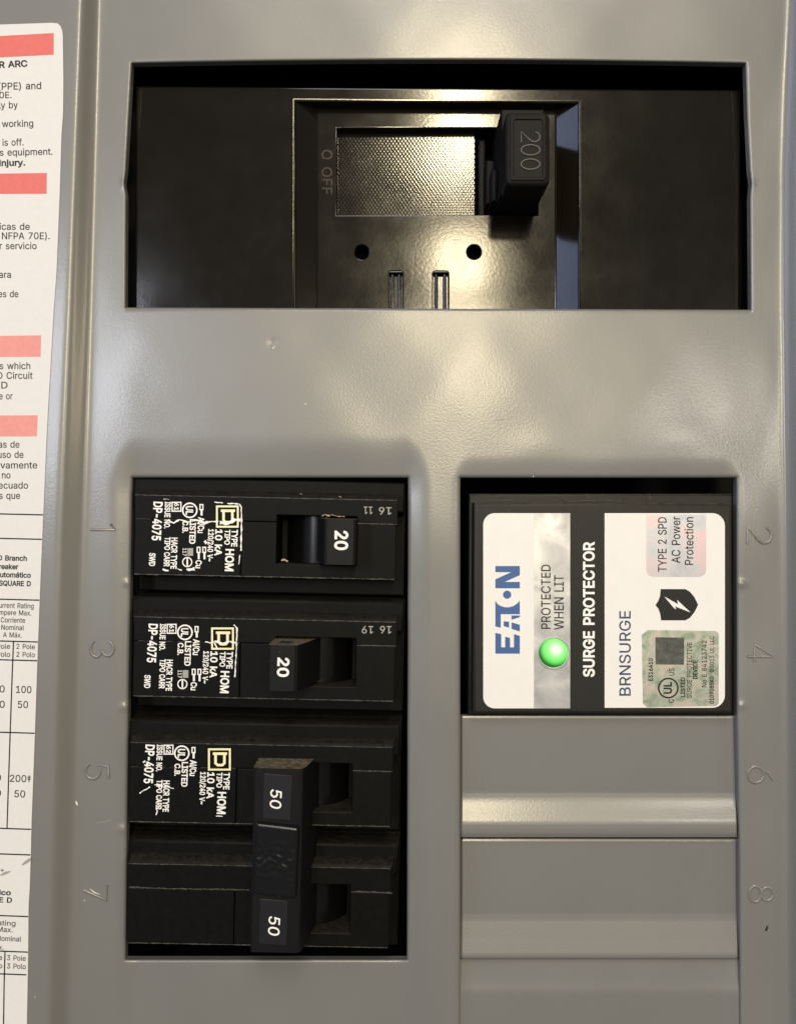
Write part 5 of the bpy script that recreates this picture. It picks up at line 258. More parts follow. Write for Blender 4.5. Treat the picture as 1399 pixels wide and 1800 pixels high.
g 425 207,-177,178,-175,150,-171,125,-164,103,-155,83,-143,65,-130,50,-114,38,-98,15,-60,109,-6,128,-33,134,-40,140,-48,147,-54,155,-59,164,-64,176,-68,190,-70,206,-71,231,-69,251,-63,266,-55,276,-43,283,-28,285,-4,285,42,320,42,322,45,315,35,306,24,294,12,280,2,263,-8,243,-15,220,-20,195,-21,161,-19,129,-10,99,4,72,24,50,49,32,78,18,112,11,150,8,191,11,232,18,270,31,305,49,335,72,361,98,382,128,398,161,407,196,410,221,409,245,404,265,396,282,386,296,375,308,363,317,352,324,342,322,345,287,345,287,405,398,405,398,-10,396,-44,387,-77,372,-105,352,-128,328,-146,300,-160,271,-169,240,-175,205,85,222,87,237,91,249,97,260,106,268,117,276,131,282,149,285,169,286,193,285,216,282,236,276,254,268,269,259,281,249,291,236,298,222,302,205,304,187,302,173,298,161,290,150,280,140,268,133,253,127,235,124,215,122,193,124,170,127,150,133,133,140,118,149,107,160,97,173,91,187,87,285,6,287,382 11.10.8,9.8.10,44.43.105,105.104.44,45.44.104,104.103.45,103.102.45,46.45.102,102.101.46,47.46.101,36.76.111,94.54.95,17.1.18,36.111.37,110.37.111,53.96.95,95.54.53,1.17.2,17.16.2,37.110.38,109.38.110,2.16.3,16.15.3,4.3.15,15.14.4,5.4.14,6.5.14,14.13.6,7.6.13,13.12.7,8.7.12,11.8.12,38.109.39,40.39.109,109.108.40,41.40.108,108.107.41,42.41.107,107.106.42,43.42.106,105.43.106,47.101.100,48.47.100,100.99.48,49.48.99,99.98.49,50.49.98,98.97.50,51.50.97,52.51.97,97.96.52,96.53.52,19.0.75,20.19.75,77.35.34,55.93.56,20.75.74,74.21.20,25.24.31,31.30.26,64.59.113,59.65.113,27.29.67,28.27.67,63.62.66,61.63.66,60.61.66,69.68.24,31.24.68,68.67.31,30.31.67,67.29.30,26.30.29,29.27.26,27.28.26,28.67.84,85.84.67,67.66.85,86.85.66,66.62.86,87.86.62,62.63.64,63.61.64,61.60.64,59.64.60,65.59.60,60.66.65,21.74.73,22.21.73,73.72.22,72.71.22,23.22.71,71.70.23,70.69.23,69.24.23,31.26.112,33.32.26,34.33.26,77.34.26,78.77.26,79.78.26,80.79.26,81.80.26,26.28.81,82.81.28,83.82.28,28.84.83,87.62.88,89.88.62,62.64.89,90.89.64,91.90.64,92.91.64,93.92.64,56.93.64,57.56.64,64.58.57,18.1.0,0.19.18,76.36.35,35.77.76,93.55.94,54.94.55,26.32.112,25.31.112,58.64.113
h 410 121,226,121,-7,46,-7,46,516,121,516,121,280,92,280,109,322,127,348,148,368,172,381,199,389,227,391,253,390,277,384,299,375,318,362,334,345,347,324,357,300,362,272,364,241,364,-7,289,-7,289,235,287,261,279,283,268,300,252,312,233,320,210,322,193,321,178,317,164,311,152,303,141,292,132,279,126,264,122,247,121,339 3.2.6,6.7.3,1.0.2,6.2.0,0.38.6,7.6.5,10.32.31,34.33.8,9.8.33,33.32.9,32.10.9,6.38.37,5.6.37,37.36.5,36.35.5,3.7.4,29.12.30,11.30.12,14.13.28,29.28.13,12.29.13,24.23.22,22.21.24,24.21.25,21.20.25,20.19.25,26.25.19,19.18.26,18.17.26,27.26.17,17.16.27,16.15.27,28.27.15,14.28.15,30.11.31,10.31.11,35.34.8,39.5.8,5.35.8,7.5.39,4.7.39
h 410 140,226,140,-26,27,-26,27,535,140,535,140,261,63,261,93,331,112,361,137,383,165,399,195,408,227,411,256,408,283,402,308,391,330,376,349,356,364,333,375,305,381,274,383,241,383,-26,270,-26,270,234,268,257,262,274,254,286,243,295,228,301,209,303,196,302,184,299,173,294,164,288,156,280,149,270,144,258,141,244,140,385 3.2.6,6.7.3,1.0.2,6.2.0,7.6.5,3.7.8,8.9.3,6.0.38,5.6.38,38.37.5,37.36.5,7.5.8,3.9.4,29.12.30,29.28.13,12.29.13,22.21.24,22.24.23,24.21.25,21.20.25,20.19.25,26.25.19,19.18.26,18.17.26,27.26.17,17.16.27,16.15.27,28.27.15,15.14.28,13.28.14,10.32.31,11.10.31,31.30.11,30.12.11,36.35.5,39.5.10,33.32.10,10.5.35,35.34.10,34.33.10,5.39.9,9.8.5,4.9.39
i 167 46,-7,46,386,121,386,121,-7,84,436,71,437,59,442,49,449,41,459,36,471,34,483,36,496,41,507,49,517,59,525,71,529,84,531,97,529,108,525,119,517,127,507,132,496,133,483,132,471,127,459,119,449,108,442,97,437 10.9.8,11.10.12,14.5.15,5.14.6,7.6.14,13.7.14,10.8.7,7.13.10,12.10.13,17.16.27,18.26.25,25.19.18,26.18.27,17.27.18,22.21.20,23.22.24,24.22.25,19.25.22,22.20.19,1.0.3,3.2.1,27.16.4,5.4.16,15.5.16
i 167 27,-26,27,405,140,405,140,-26,84,417,66,419,50,425,36,436,24,449,17,465,15,483,17,501,24,517,36,531,50,541,66,548,84,550,101,548,118,541,132,531,143,517,150,501,153,483,150,465,143,449,132,436,118,425,101,419 10.9.8,11.10.12,5.15.6,15.14.6,7.6.14,13.7.14,10.8.7,7.13.10,12.10.13,17.4.27,18.26.25,25.19.18,17.27.26,26.18.17,22.21.20,23.22.24,24.22.25,19.25.22,22.20.19,1.0.3,3.2.1,15.5.4,16.15.4,4.17.16
j 167 46,386,121,386,121,-30,119,-53,115,-74,108,-93,98,-110,84,-124,68,-135,49,-143,28,-148,4,-150,-17,-150,-17,-80,2,-80,16,-78,27,-74,35,-67,41,-58,44,-45,46,-29,83,436,71,437,59,442,49,449,40,459,36,471,34,483,36,496,40,507,49,517,59,525,71,529,83,531,96,529,108,525,118,517,126,507,131,496,133,483,131,471,126,459,118,449,108,442,96,437 14.11.15,11.14.12,13.12.14,15.11.10,23.31.24,30.24.31,15.10.9,16.15.9,27.26.25,25.24.27,24.30.27,30.29.27,28.27.29,21.33.22,33.32.22,34.44.35,33.21.44,44.34.33,40.39.41,39.38.37,41.39.42,36.42.39,39.37.36,35.44.43,43.42.35,42.36.35,16.9.8,8.7.16,17.16.7,7.6.17,6.5.17,18.17.5,5.4.18,19.18.4,4.3.19,20.19.3,3.2.20,2.1.20,0.20.1,31.23.22,22.32.31
j 167 27,405,140,405,140,-31,138,-55,134,-80,125,-102,113,-122,97,-139,77,-152,55,-162,30,-167,5,-169,-36,-169,-36,-61,1,-61,12,-60,17,-57,20,-55,23,-50,26,-42,27,-28,83,417,66,419,50,425,35,436,24,449,17,465,15,483,17,501,24,517,35,531,50,541,66,548,83,550,101,548,117,541,132,531,143,517,150,501,152,483,150,465,143,449,132,436,117,425,101,419 14.11.15,11.14.12,13.12.14,23.31.24,30.24.31,15.11.10,10.9.15,16.15.9,27.26.25,25.24.27,24.30.27,30.29.27,28.27.29,32.22.21,21.33.32,43.35.44,34.44.35,44.34.21,33.21.34,40.39.41,39.38.37,41.39.42,36.42.39,39.37.36,35.43.42,42.36.35,16.9.8,8.7.16,17.16.7,7.6.17,6.5.17,18.17.5,5.4.18,19.18.4,4.3.19,3.2.19,20.19.2,2.1.20,0.20.1,22.32.23,31.23.32
k 381 104,124,103,219,118,219,281,386,373,385,187,192,180,192,46,-7,46,516,121,516,121,-7,291,-7,138,186,192,239,386,-7,121,222,121,139,153,168,210,216 8.7.1,10.0.7,1.7.0,2.9.1,8.1.9,5.13.6,11.14.5,5.14.18,13.5.18,4.3.13,0.10.16,1.0.16,9.2.15,6.12.17,13.3.15,15.16.12,12.6.13,15.2.16,2.1.16,5.6.17,11.5.17,12.16.17,15.12.13,4.13.18
k 381 89,89,84,238,110,238,273,405,407,399,195,173,187,173,27,-26,27,535,140,535,140,-26,281,-26,113,188,194,268,423,-25,140,268,140,132,150,141,140,154,140,214,235,216 8.7.1,10.0.7,1.7.0,0.12.1,12.2.1,5.13.6,11.14.5,5.14.20,13.5.20,4.3.13,5.6.17,0.10.16,2.12.15,1.2.9,8.1.9,9.2.15,13.3.15,19.18.6,12.0.16,18.19.12,11.5.17,16.17.18,17.6.18,12.16.18,15.12.19,13.15.19,6.13.19,4.13.20
l 189 139,-9,111,-7,87,1,69,15,56,34,48,57,46,84,46,516,121,516,121,99,121,84,123,73,126,66,130,62,136,60,146,59,152,59,156,59,159,60,162,60,165,61,175,63,189,-3,176,-5,170,-7,163,-8,155,-9,147,-9 14.13.1,2.1.13,13.12.2,3.2.12,4.3.12,12.11.4,5.4.11,11.10.5,6.5.10,10.9.6,7.6.9,9.8.7,15.0.27,15.27.26,26.16.15,24.23.19,20.19.23,23.22.20,22.21.20,16.26.25,17.16.25,18.17.25,25.24.18,24.19.18,14.1.0,0.15.14
l 189 138,-28,107,-25,78,-16,55,2,39,26,29,53,27,83,27,535,140,535,140,99,140,86,142,78,142,77,141,79,141,79,147,78,151,78,155,78,157,78,159,79,162,79,190,85,211,-17,180,-24,173,-25,165,-27,157,-28,148,-28 10.13.14,14.11.10,3.2.13,4.3.13,5.4.13,6.5.13,13.10.6,10.9.6,7.6.9,9.8.7,12.27.26,26.16.12,15.12.16,24.23.19,20.19.23,23.22.20,22.21.20,16.26.25,17.16.25,18.17.25,25.24.18,24.19.18,27.12.0,1.0.12,2.1.12,13.2.12,14.13.12,11.14.12,12.15.11
m 610 46,-7,46,386,119,386,119,288,98,288,107,317,116,335,127,350,140,363,154,374,169,382,185,388,202,392,219,393,247,390,271,381,292,366,309,346,320,323,330,288,303,288,312,315,320,332,332,348,345,361,361,372,378,381,396,388,416,392,437,393,459,391,480,386,500,378,519,366,534,351,547,332,556,310,562,284,564,255,564,-7,489,-7,489,253,486,277,479,295,468,307,453,316,437,322,418,323,403,322,390,319,378,314,367,306,358,297,352,287,346,275,343,262,342,247,342,-7,267,-7,267,259,265,278,259,293,248,306,234,316,218,321,199,323,186,322,173,319,161,314,150,307,140,297,132,286,126,272,122,256,121,238,121,-7,119,339,318,327 1.0.4,4.5.1,75.74.0,4.0.74,5.4.3,1.5.6,6.2.1,69.68.7,8.7.68,4.74.73,73.72.4,3.4.72,72.71.3,71.70.3,5.3.6,66.65.11,63.14.64,14.13.64,12.64.13,64.12.65,11.65.12,60.59.20,61.60.20,20.21.61,62.61.21,21.17.62,17.16.62,62.16.63,16.15.63,14.63.15,8.68.67,9.8.67,67.66.9,10.9.66,66.11.10,22.18.23,55.54.19,26.49.48,48.27.26,25.50.49,49.26.25,19.54.53,53.52.19,18.19.52,52.51.18,23.18.51,51.50.23,24.23.50,50.25.24,29.47.46,31.30.45,46.45.30,29.46.30,41.40.39,39.38.41,38.37.41,41.37.42,37.36.42,43.42.36,36.35.43,35.34.43,44.43.34,34.33.44,33.32.44,45.44.32,31.45.32,27.48.47,28.27.47,47.29.28,57.56.58,59.58.56,20.59.56,56.55.20,55.19.20,21.20.19,19.18.21,21.18.77,70.69.7,76.3.7,3.70.7,3.76.6,2.6.76,18.22.77,17.21.77
m 610 27,-26,27,405,138,405,138,269,72,269,90,324,100,345,112,363,127,378,143,390,161,400,180,407,199,411,220,412,251,409,281,398,305,380,325,356,338,330,355,269,277,269,294,322,304,342,317,360,333,376,351,388,370,399,391,406,414,411,437,412,462,410,486,405,509,395,531,381,549,363,564,341,574,315,581,287,583,256,583,-26,470,-26,470,252,468,272,463,284,456,293,445,299,433,303,418,304,406,304,396,301,387,297,380,292,373,285,368,278,365,269,362,259,361,246,361,-26,248,-26,248,258,246,273,242,283,235,292,225,299,214,303,199,304,189,304,179,301,170,297,162,292,155,285,148,276,144,266,141,253,140,237,140,-26,138,386,320,362 1.0.4,4.5.1,5.4.3,1.5.6,6.7.1,7.8.1,8.2.1,75.74.0,4.0.74,74.73.4,3.4.73,73.72.3,72.71.3,71.70.3,5.3.6,66.65.11,12.64.13,64.12.65,11.65.12,21.22.15,22.16.15,60.59.20,61.60.20,20.21.61,21.15.14,61.21.62,63.62.21,21.14.63,64.63.14,13.64.14,67.66.9,10.9.66,66.11.10,18.24.17,56.55.19,24.18.25,49.48.26,48.27.26,19.55.54,54.53.19,18.19.53,53.52.18,52.51.18,51.50.18,50.49.18,49.26.18,25.18.26,47.46.29,46.45.30,29.46.30,39.38.41,38.37.41,39.41.40,41.37.42,37.36.42,43.42.36,36.35.43,35.34.43,44.43.34,34.33.44,33.32.44,45.44.32,32.31.45,30.45.31,27.48.47,28.27.47,47.29.28,57.56.58,59.58.56,20.59.56,56.19.20,21.20.19,19.18.21,22.21.18,18.17.22,17.23.22,16.22.23,23.17.77,68.67.9,76.3.9,3.70.9,70.69.9,69.68.9,3.76.8,8.7.3,7.6.3,2.8.76,17.24.77,16.23.77
n 410 121,226,121,-7,46,-7,46,386,119,386,119,280,92,280,109,322,127,348,148,368,172,381,199,389,227,391,253,390,277,384,298,375,318,362,334,345,347,324,356,300,362,272,364,241,364,-7,289,-7,289,235,287,261,279,283,268,300,252,312,233,320,210,322,193,321,178,317,164,311,152,303,141,292,132,279,126,264,122,247,119,336 3.2.6,6.7.3,1.0.2,6.2.0,0.38.6,7.6.5,3.7.4,10.32.31,34.33.8,9.8.33,33.32.9,32.10.9,6.38.37,5.6.37,37.36.5,36.35.5,7.5.39,29.12.30,11.30.12,14.13.28,29.28.13,12.29.13,24.23.22,22.21.24,24.21.25,21.20.25,20.19.25,26.25.19,19.18.26,18.17.26,27.26.17,17.16.27,16.15.27,28.27.15,14.28.15,30.11.31,10.31.11,35.34.8,39.5.8,5.35.8,4.7.39
n 410 140,226,140,-26,27,-26,27,405,138,405,138,261,63,261,93,331,112,361,137,383,165,399,195,408,227,411,256,408,283,402,308,391,330,376,349,356,364,333,375,305,381,274,383,241,383,-26,270,-26,270,234,268,257,262,274,254,286,243,295,228,301,209,303,196,302,184,299,173,294,164,288,156,280,149,270,144,258,141,244,138,384 3.2.6,6.7.3,8.9.4,7.6.5,3.7.8,8.4.3,2.1.0,6.2.0,0.38.6,5.6.38,38.37.5,37.36.5,36.35.5,7.5.8,29.12.30,29.28.13,12.29.13,22.21.24,22.24.23,24.21.25,21.20.25,20.19.25,26.25.19,19.18.26,18.17.26,27.26.17,17.16.27,16.15.27,28.27.15,15.14.28,13.28.14,10.32.31,11.10.31,31.30.11,30.12.11,33.32.10,5.35.39,5.39.9,9.8.5,4.9.39,33.10.39,34.33.39,35.34.39
o 415 207,-15,173,-12,142,-4,113,10,88,30,67,54,50,82,37,114,30,149,27,187,30,226,37,262,50,294,67,323,88,346,113,366,142,380,173,389,207,391,242,389,274,380,302,366,327,346,349,323,366,294,378,262,386,226,388,187,386,149,378,114,366,82,349,54,327,30,302,10,274,-4,242,-12,207,53,230,56,249,62,266,71,280,85,292,101,301,120,307,141,311,164,312,187,311,211,307,234,301,256,292,275,280,291,266,305,249,315,230,321,207,323,185,321,166,315,149,305,135,291,124,275,115,256,108,234,105,212,103,187,105,164,108,141,115,120,124,101,135,85,149,71,166,62,185,55 8.7.65,65.64.8,9.8.64,64.63.9,63.62.9,10.9.62,62.61.10,11.10.61,0.71.1,1.71.2,71.70.2,56.55.16,55.17.16,2.70.3,70.69.3,4.3.69,69.68.4,5.4.68,68.67.5,6.5.67,67.66.6,7.6.66,65.7.66,11.61.60,12.11.60,60.59.12,13.12.59,59.58.13,14.13.58,58.57.14,15.14.57,57.56.15,56.16.15,37.35.34,38.37.34,53.52.20,19.53.20,29.28.43,44.43.28,28.27.44,45.44.27,46.45.27,27.26.46,47.46.26,26.25.47,38.34.33,39.38.33,33.32.39,40.39.32,32.31.40,41.40.31,31.30.41,42.41.30,30.29.42,29.43.42,47.25.48,25.24.48,49.48.24,24.23.49,50.49.23,23.22.50,51.50.22,22.21.51,52.51.21,20.52.21,35.37.0,37.36.0,71.0.36,17.55.54,18.17.54,54.53.18,53.19.18
o 415 207,-34,170,-31,135,-22,103,-6,75,16,51,42,33,73,19,108,11,147,8,187,11,229,19,267,33,303,51,334,75,360,103,382,135,398,170,407,207,411,245,407,280,398,312,382,341,360,364,334,383,303,396,267,404,229,407,187,404,147,396,109,383,74,364,42,341,16,312,-6,280,-22,245,-31,207,73,226,74,242,79,254,87,266,97,275,111,283,127,288,146,292,166,293,187,292,209,288,230,283,249,275,265,266,279,254,289,241,297,226,302,207,304,189,302,174,297,161,289,150,279,140,265,133,249,127,230,124,210,122,187,124,166,127,146,133,127,140,111,150,97,161,87,174,79,189,74 8.7.65,65.64.8,9.8.64,64.63.9,63.62.9,10.9.62,62.61.10,11.10.61,0.71.1,55.18.17,1.71.2,71.70.2,56.55.16,55.17.16,2.70.3,70.69.3,4.3.69,69.68.4,5.4.68,68.67.5,6.5.67,67.66.6,7.6.66,65.7.66,11.61.60,12.11.60,60.59.12,13.12.59,59.58.13,14.13.58,58.57.14,15.14.57,57.56.15,56.16.15,37.35.34,38.37.34,53.52.20,19.53.20,29.28.43,44.43.28,28.27.44,45.44.27,46.45.27,27.26.46,47.46.26,26.25.47,38.34.33,39.38.33,33.32.39,40.39.32,32.31.40,41.40.31,31.30.41,42.41.30,30.29.42,29.43.42,47.25.48,25.24.48,49.48.24,24.23.49,50.49.23,23.22.50,51.50.22,22.21.51,52.51.21,20.52.21,35.37.0,37.36.0,71.0.36,18.55.54,54.53.18,53.19.18
p 424 46,-150,46,386,119,386,119,326,114,326,118,331,124,340,132,350,142,361,154,370,168,379,185,386,206,390,229,391,261,389,290,380,317,366,340,347,360,324,376,296,388,263,395,228,397,189,395,150,388,114,376,82,360,53,341,29,317,10,290,-4,261,-12,230,-15,207,-14,187,-10,169,-3,155,6,143,16,133,27,125,37,118,46,114,52,121,52,121,-150,220,54,241,56,259,62,275,71,289,84,300,100,309,119,316,141,320,164,321,189,320,214,316,237,309,259,301,277,289,293,276,306,260,315,241,321,220,323,199,321,181,315,165,306,152,294,140,279,131,260,125,239,121,216,120,189,121,163,125,139,132,118,141,99,152,83,166,71,182,61,200,56,119,333,121,42 1.0.40,40.0.39,3.5.4,1.4.5,5.2.1,39.0.80,39.80.41,40.39.41,73.72.40,72.71.40,1.40.71,70.1.71,1.70.69,69.68.1,4.1.68,68.67.4,5.3.79,33.78.34,78.77.34,10.63.62,62.11.10,34.77.35,36.35.77,77.76.36,37.36.76,8.7.64,64.63.8,9.8.63,63.10.9,37.76.38,41.38.76,76.75.41,75.74.41,40.41.74,73.40.74,4.67.66,3.4.66,66.65.3,65.64.3,6.3.64,64.7.6,61.13.12,43.32.31,31.44.43,13.61.60,44.31.30,45.44.30,30.29.45,29.46.45,58.15.59,15.14.59,60.59.14,13.60.14,25.24.49,50.49.24,24.23.50,51.50.23,23.22.51,52.51.22,53.52.22,22.21.53,54.53.21,21.20.54,55.54.20,20.19.55,46.29.28,28.27.46,47.46.27,27.26.47,48.47.26,26.25.48,25.49.48,55.19.56,19.18.56,57.56.18,18.17.57,58.57.17,17.16.58,15.58.16,78.33.32,32.43.78,61.12.62,11.62.12,3.6.79,2.5.79,38.41.80,0.42.80
p 424 27,-169,27,405,138,405,138,345,104,345,102,342,109,352,118,363,129,375,143,386,160,396,180,404,203,409,229,410,264,407,297,398,327,382,354,361,376,335,393,304,406,269,414,230,416,189,414,147,406,109,394,74,376,42,354,16,328,-6,298,-22,265,-31,230,-34,204,-33,181,-28,161,-19,144,-9,130,2,118,14,109,26,102,36,104,33,140,33,140,-169,220,73,237,74,251,79,264,86,274,97,284,110,291,126,297,145,301,166,302,189,301,212,297,233,292,252,284,268,275,280,264,290,252,298,238,302,220,304,203,302,189,298,177,291,166,281,157,269,149,253,143,235,140,213,139,189,140,165,144,144,149,125,157,109,166,96,177,86,189,79,203,74,138,382,140,-6 1.0.39,38.40.0,39.0.40,1.5.4,4.6.1,6.7.1,37.36.41,36.37.0,38.0.37,37.41.38,40.38.41,39.40.41,71.70.39,1.39.70,70.69.1,5.1.69,4.5.3,6.4.3,7.6.3,3.8.7,8.2.7,1.7.2,62.12.11,36.0.80,41.36.80,35.34.41,34.33.41,77.76.41,76.75.41,75.74.41,39.41.74,74.73.39,73.72.39,71.39.72,5.69.68,68.67.5,67.66.5,3.5.66,66.65.3,65.64.3,64.63.3,63.62.3,62.11.3,11.10.3,10.9.3,8.3.79,78.32.43,43.32.31,31.44.43,13.61.60,44.31.30,45.44.30,60.59.14,13.60.14,24.23.50,51.50.23,23.22.51,52.51.22,53.52.22,22.21.53,54.53.21,21.20.54,45.30.29,46.45.29,29.28.46,28.27.46,47.46.27,27.26.47,48.47.26,26.25.48,49.48.25,25.24.49,24.50.49,54.20.55,20.19.55,56.55.19,19.18.56,57.56.18,18.17.57,58.57.17,17.16.58,16.15.58,59.58.15,14.59.15,32.78.33,41.33.78,77.41.78,12.62.61,61.13.12,3.9.79,2.8.79,35.41.80,0.42.80
q 424 379,-150,304,-150,304,52,310,52,307,46,300,37,292,27,282,16,270,6,256,-2,238,-10,218,-14,195,-15,164,-12,134,-4,108,10,84,29,64,53,48,82,36,114,29,150,27,189,29,228,37,263,48,296,65,324,84,347,108,366,135,380,164,389,196,391,219,390,239,386,256,379,271,370,283,361,293,350,301,340,307,331,310,326,306,326,306,386,379,386,205,54,225,56,243,61,259,71,273,83,284,99,293,118,299,139,303,163,305,189,303,216,299,239,293,260,284,279,273,294,259,306,243,315,225,321,205,323,183,321,165,315,149,306,135,293,124,277,115,259,108,237,105,214,103,189,105,164,109,141,115,119,124,100,136,84,149,71,165,62,184,56,304,42,306,333 20.19.72,72.71.20,21.20.71,71.70.21,70.69.21,22.21.69,69.68.22,23.22.68,68.67.23,24.23.67,29.63.62,11.43.12,12.43.78,61.30.62,29.62.30,12.78.13,78.77.13,14.13.77,76.14.77,28.64.63,63.29.28,14.76.15,16.15.76,76.75.16,17.16.75,75.74.17,18.17.74,74.73.18,19.18.73,72.19.73,24.67.66,25.24.66,66.65.25,26.25.65,65.64.26,27.26.64,64.28.27,60.32.31,44.10.9,9.45.44,59.33.60,32.60.33,45.9.8,8.7.45,46.45.7,7.6.46,58.35.59,35.34.59,33.59.34,0.42.3,39.42.38,0.3.4,2.4.3,39.38.40,38.42.41,50.49.3,51.50.3,3.42.51,42.52.51,52.42.53,54.53.42,42.39.54,55.54.39,40.38.80,38.41.80,0.4.1,46.6.5,5.2.46,47.46.2,48.47.2,2.3.48,3.49.48,55.39.56,39.40.56,57.56.40,58.57.40,40.37.58,37.36.58,35.58.36,10.44.11,43.11.44,60.31.61,30.61.31,2.5.79,4.2.79,1.4.79,37.40.80
q 424 398,-169,285,-169,285,33,321,33,323,36,315,26,307,14,295,2,281,-9,264,-19,244,-28,221,-33,195,-34,160,-31,127,-22,97,-6,71,16,49,42,31,74,18,109,11,147,8,189,11,230,18,269,31,304,49,335,71,361,97,382,128,398,160,407,195,410,221,409,244,404,265,396,281,386,295,375,307,363,316,352,323,342,321,345,287,345,287,405,398,405,205,73,221,74,235,79,247,86,258,96,267,109,275,124,281,144,284,165,286,189,284,214,281,235,275,253,268,269,259,281,248,291,236,298,222,302,205,304,187,302,173,298,160,290,149,280,140,268,133,252,127,233,124,212,122,189,124,166,127,145,133,126,141,110,150,97,161,86,173,79,187,74,285,-6,287,382 20.19.72,72.71.20,21.20.71,71.70.21,70.69.21,22.21.69,69.68.22,23.22.68,11.43.12,12.43.78,61.30.62,12.78.13,78.77.13,28.64.63,29.28.63,63.62.29,62.30.29,13.77.14,77.76.14,15.14.76,16.15.76,76.75.16,17.16.75,75.74.17,18.17.74,74.73.18,19.18.73,72.19.73,23.68.67,24.23.67,67.66.24,25.24.66,66.65.25,26.25.65,65.64.26,27.26.64,64.28.27,31.60.32,40.35.80,35.41.80,4.3.0,0.42.4,5.6.0,0.3.5,38.42.39,37.39.42,36.37.42,0.6.7,2.7.6,6.5.2,5.3.2,3.4.2,52.51.4,4.42.52,53.52.42,42.38.53,38.39.40,39.37.40,37.36.40,35.40.36,41.35.36,36.42.41,1.0.7,9.8.2,10.9.2,44.10.2,45.44.2,46.45.2,47.46.2,48.47.2,2.4.48,49.48.4,50.49.4,4.51.50,53.38.54,55.54.38,56.55.38,38.40.56,57.56.40,58.57.40,59.58.40,60.59.40,32.60.40,33.32.40,40.34.33,10.44.11,43.11.44,60.31.61,30.61.31,2.8.79,7.2.79,1.7.79,34.40.80
r 259 46,-7,46,386,119,386,119,328,111,328,118,343,132,359,149,373,168,383,190,390,213,392,218,392,224,392,230,391,250,390,250,314,240,316,235,317,229,317,222,318,215,319,207,319,191,318,176,314,162,308,150,301,140,291,132,280,126,267,122,253,121,237,121,-7,119,343 4.5.1,31.30.0,1.0.30,5.4.3,1.5.2,1.30.29,4.1.29,29.28.4,28.27.4,3.4.27,27.26.3,26.25.3,25.24.3,24.6.3,5.3.32,8.23.22,22.9.8,10.21.20,20.11.10,9.22.21,21.10.9,18.13.19,12.19.13,15.14.16,17.16.14,13.18.17,17.14.13,19.12.20,11.20.12,6.24.23,7.6.23,23.8.7,3.6.32,2.5.32
r 259 27,-26,27,405,138,405,138,347,99,347,102,353,118,373,138,389,161,401,186,408,212,411,218,411,224,411,230,410,269,409,269,291,236,297,233,298,227,299,220,299,214,300,208,300,194,299,182,296,171,291,162,286,154,279,148,270,144,261,141,250,140,236,140,-26 4.5.1,6.3.7,7.2.6,5.4.3,3.6.5,1.5.6,6.2.1,31.30.0,1.0.30,4.1.30,30.29.4,29.28.4,28.27.4,27.26.4,3.4.26,26.25.3,7.3.8,10.21.20,20.11.10,9.22.21,21.10.9,18.13.19,12.19.13,15.14.16,13.18.17,17.16.13,16.14.13,19.12.20,11.20.12,3.25.24,24.23.3,23.22.3,22.9.3,8.3.9
s 365 182,-15,156,-14,132,-10,110,-3,89,6,72,18,56,33,44,51,35,71,27,100,98,115,107,91,116,77,128,66,143,59,161,54,181,52,205,54,224,59,240,68,252,79,259,90,261,103,260,113,256,123,249,131,240,138,227,144,210,148,147,163,115,173,88,186,67,203,52,223,43,247,40,274,42,296,48,317,59,336,74,352,92,366,112,377,135,385,160,390,187,391,213,390,236,386,257,379,275,369,291,358,304,344,315,328,324,311,333,285,264,269,256,288,248,299,238,310,225,319,208,324,187,326,167,324,150,319,135,311,124,301,118,290,116,277,117,266,121,257,129,249,139,242,154,235,173,230,231,216,264,206,290,193,311,176,326,156,335,133,338,107,336,84,329,62,318,43,303,26,284,12,263,0,238,-8,211,-14 7.6.11,8.7.11,11.10.8,9.8.10,36.35.66,0.16.1,16.15.1,71.29.72,1.15.2,15.14.2,62.61.42,61.43.42,2.14.3,14.13.3,4.3.13,5.4.13,13.12.5,6.5.12,11.6.12,29.71.30,71.70.30,31.30.70,70.69.31,32.31.69,69.68.32,33.32.68,68.67.33,34.33.67,35.34.67,66.35.67,36.66.65,37.36.65,38.37.65,65.64.38,39.38.64,40.39.64,64.63.40,41.40.63,63.62.41,62.42.41,27.73.28,60.59.45,44.60.45,17.87.86,18.17.86,47.46.58,59.58.46,45.59.46,82.81.21,81.80.21,22.21.80,80.79.22,23.22.79,79.78.23,78.77.23,53.52.54,18.86.85,19.18.85,85.84.19,20.19.84,84.83.20,83.82.20,82.21.20,23.77.24,77.76.24,25.24.76,76.75.25,26.25.75,75.74.26,27.26.74,73.27.74,54.52.55,52.51.55,56.55.51,51.50.56,50.49.56,57.56.49,49.48.57,58.57.48,47.58.48,16.0.87,87.17.16,72.29.28,28.73.72,43.61.60,60.44.43
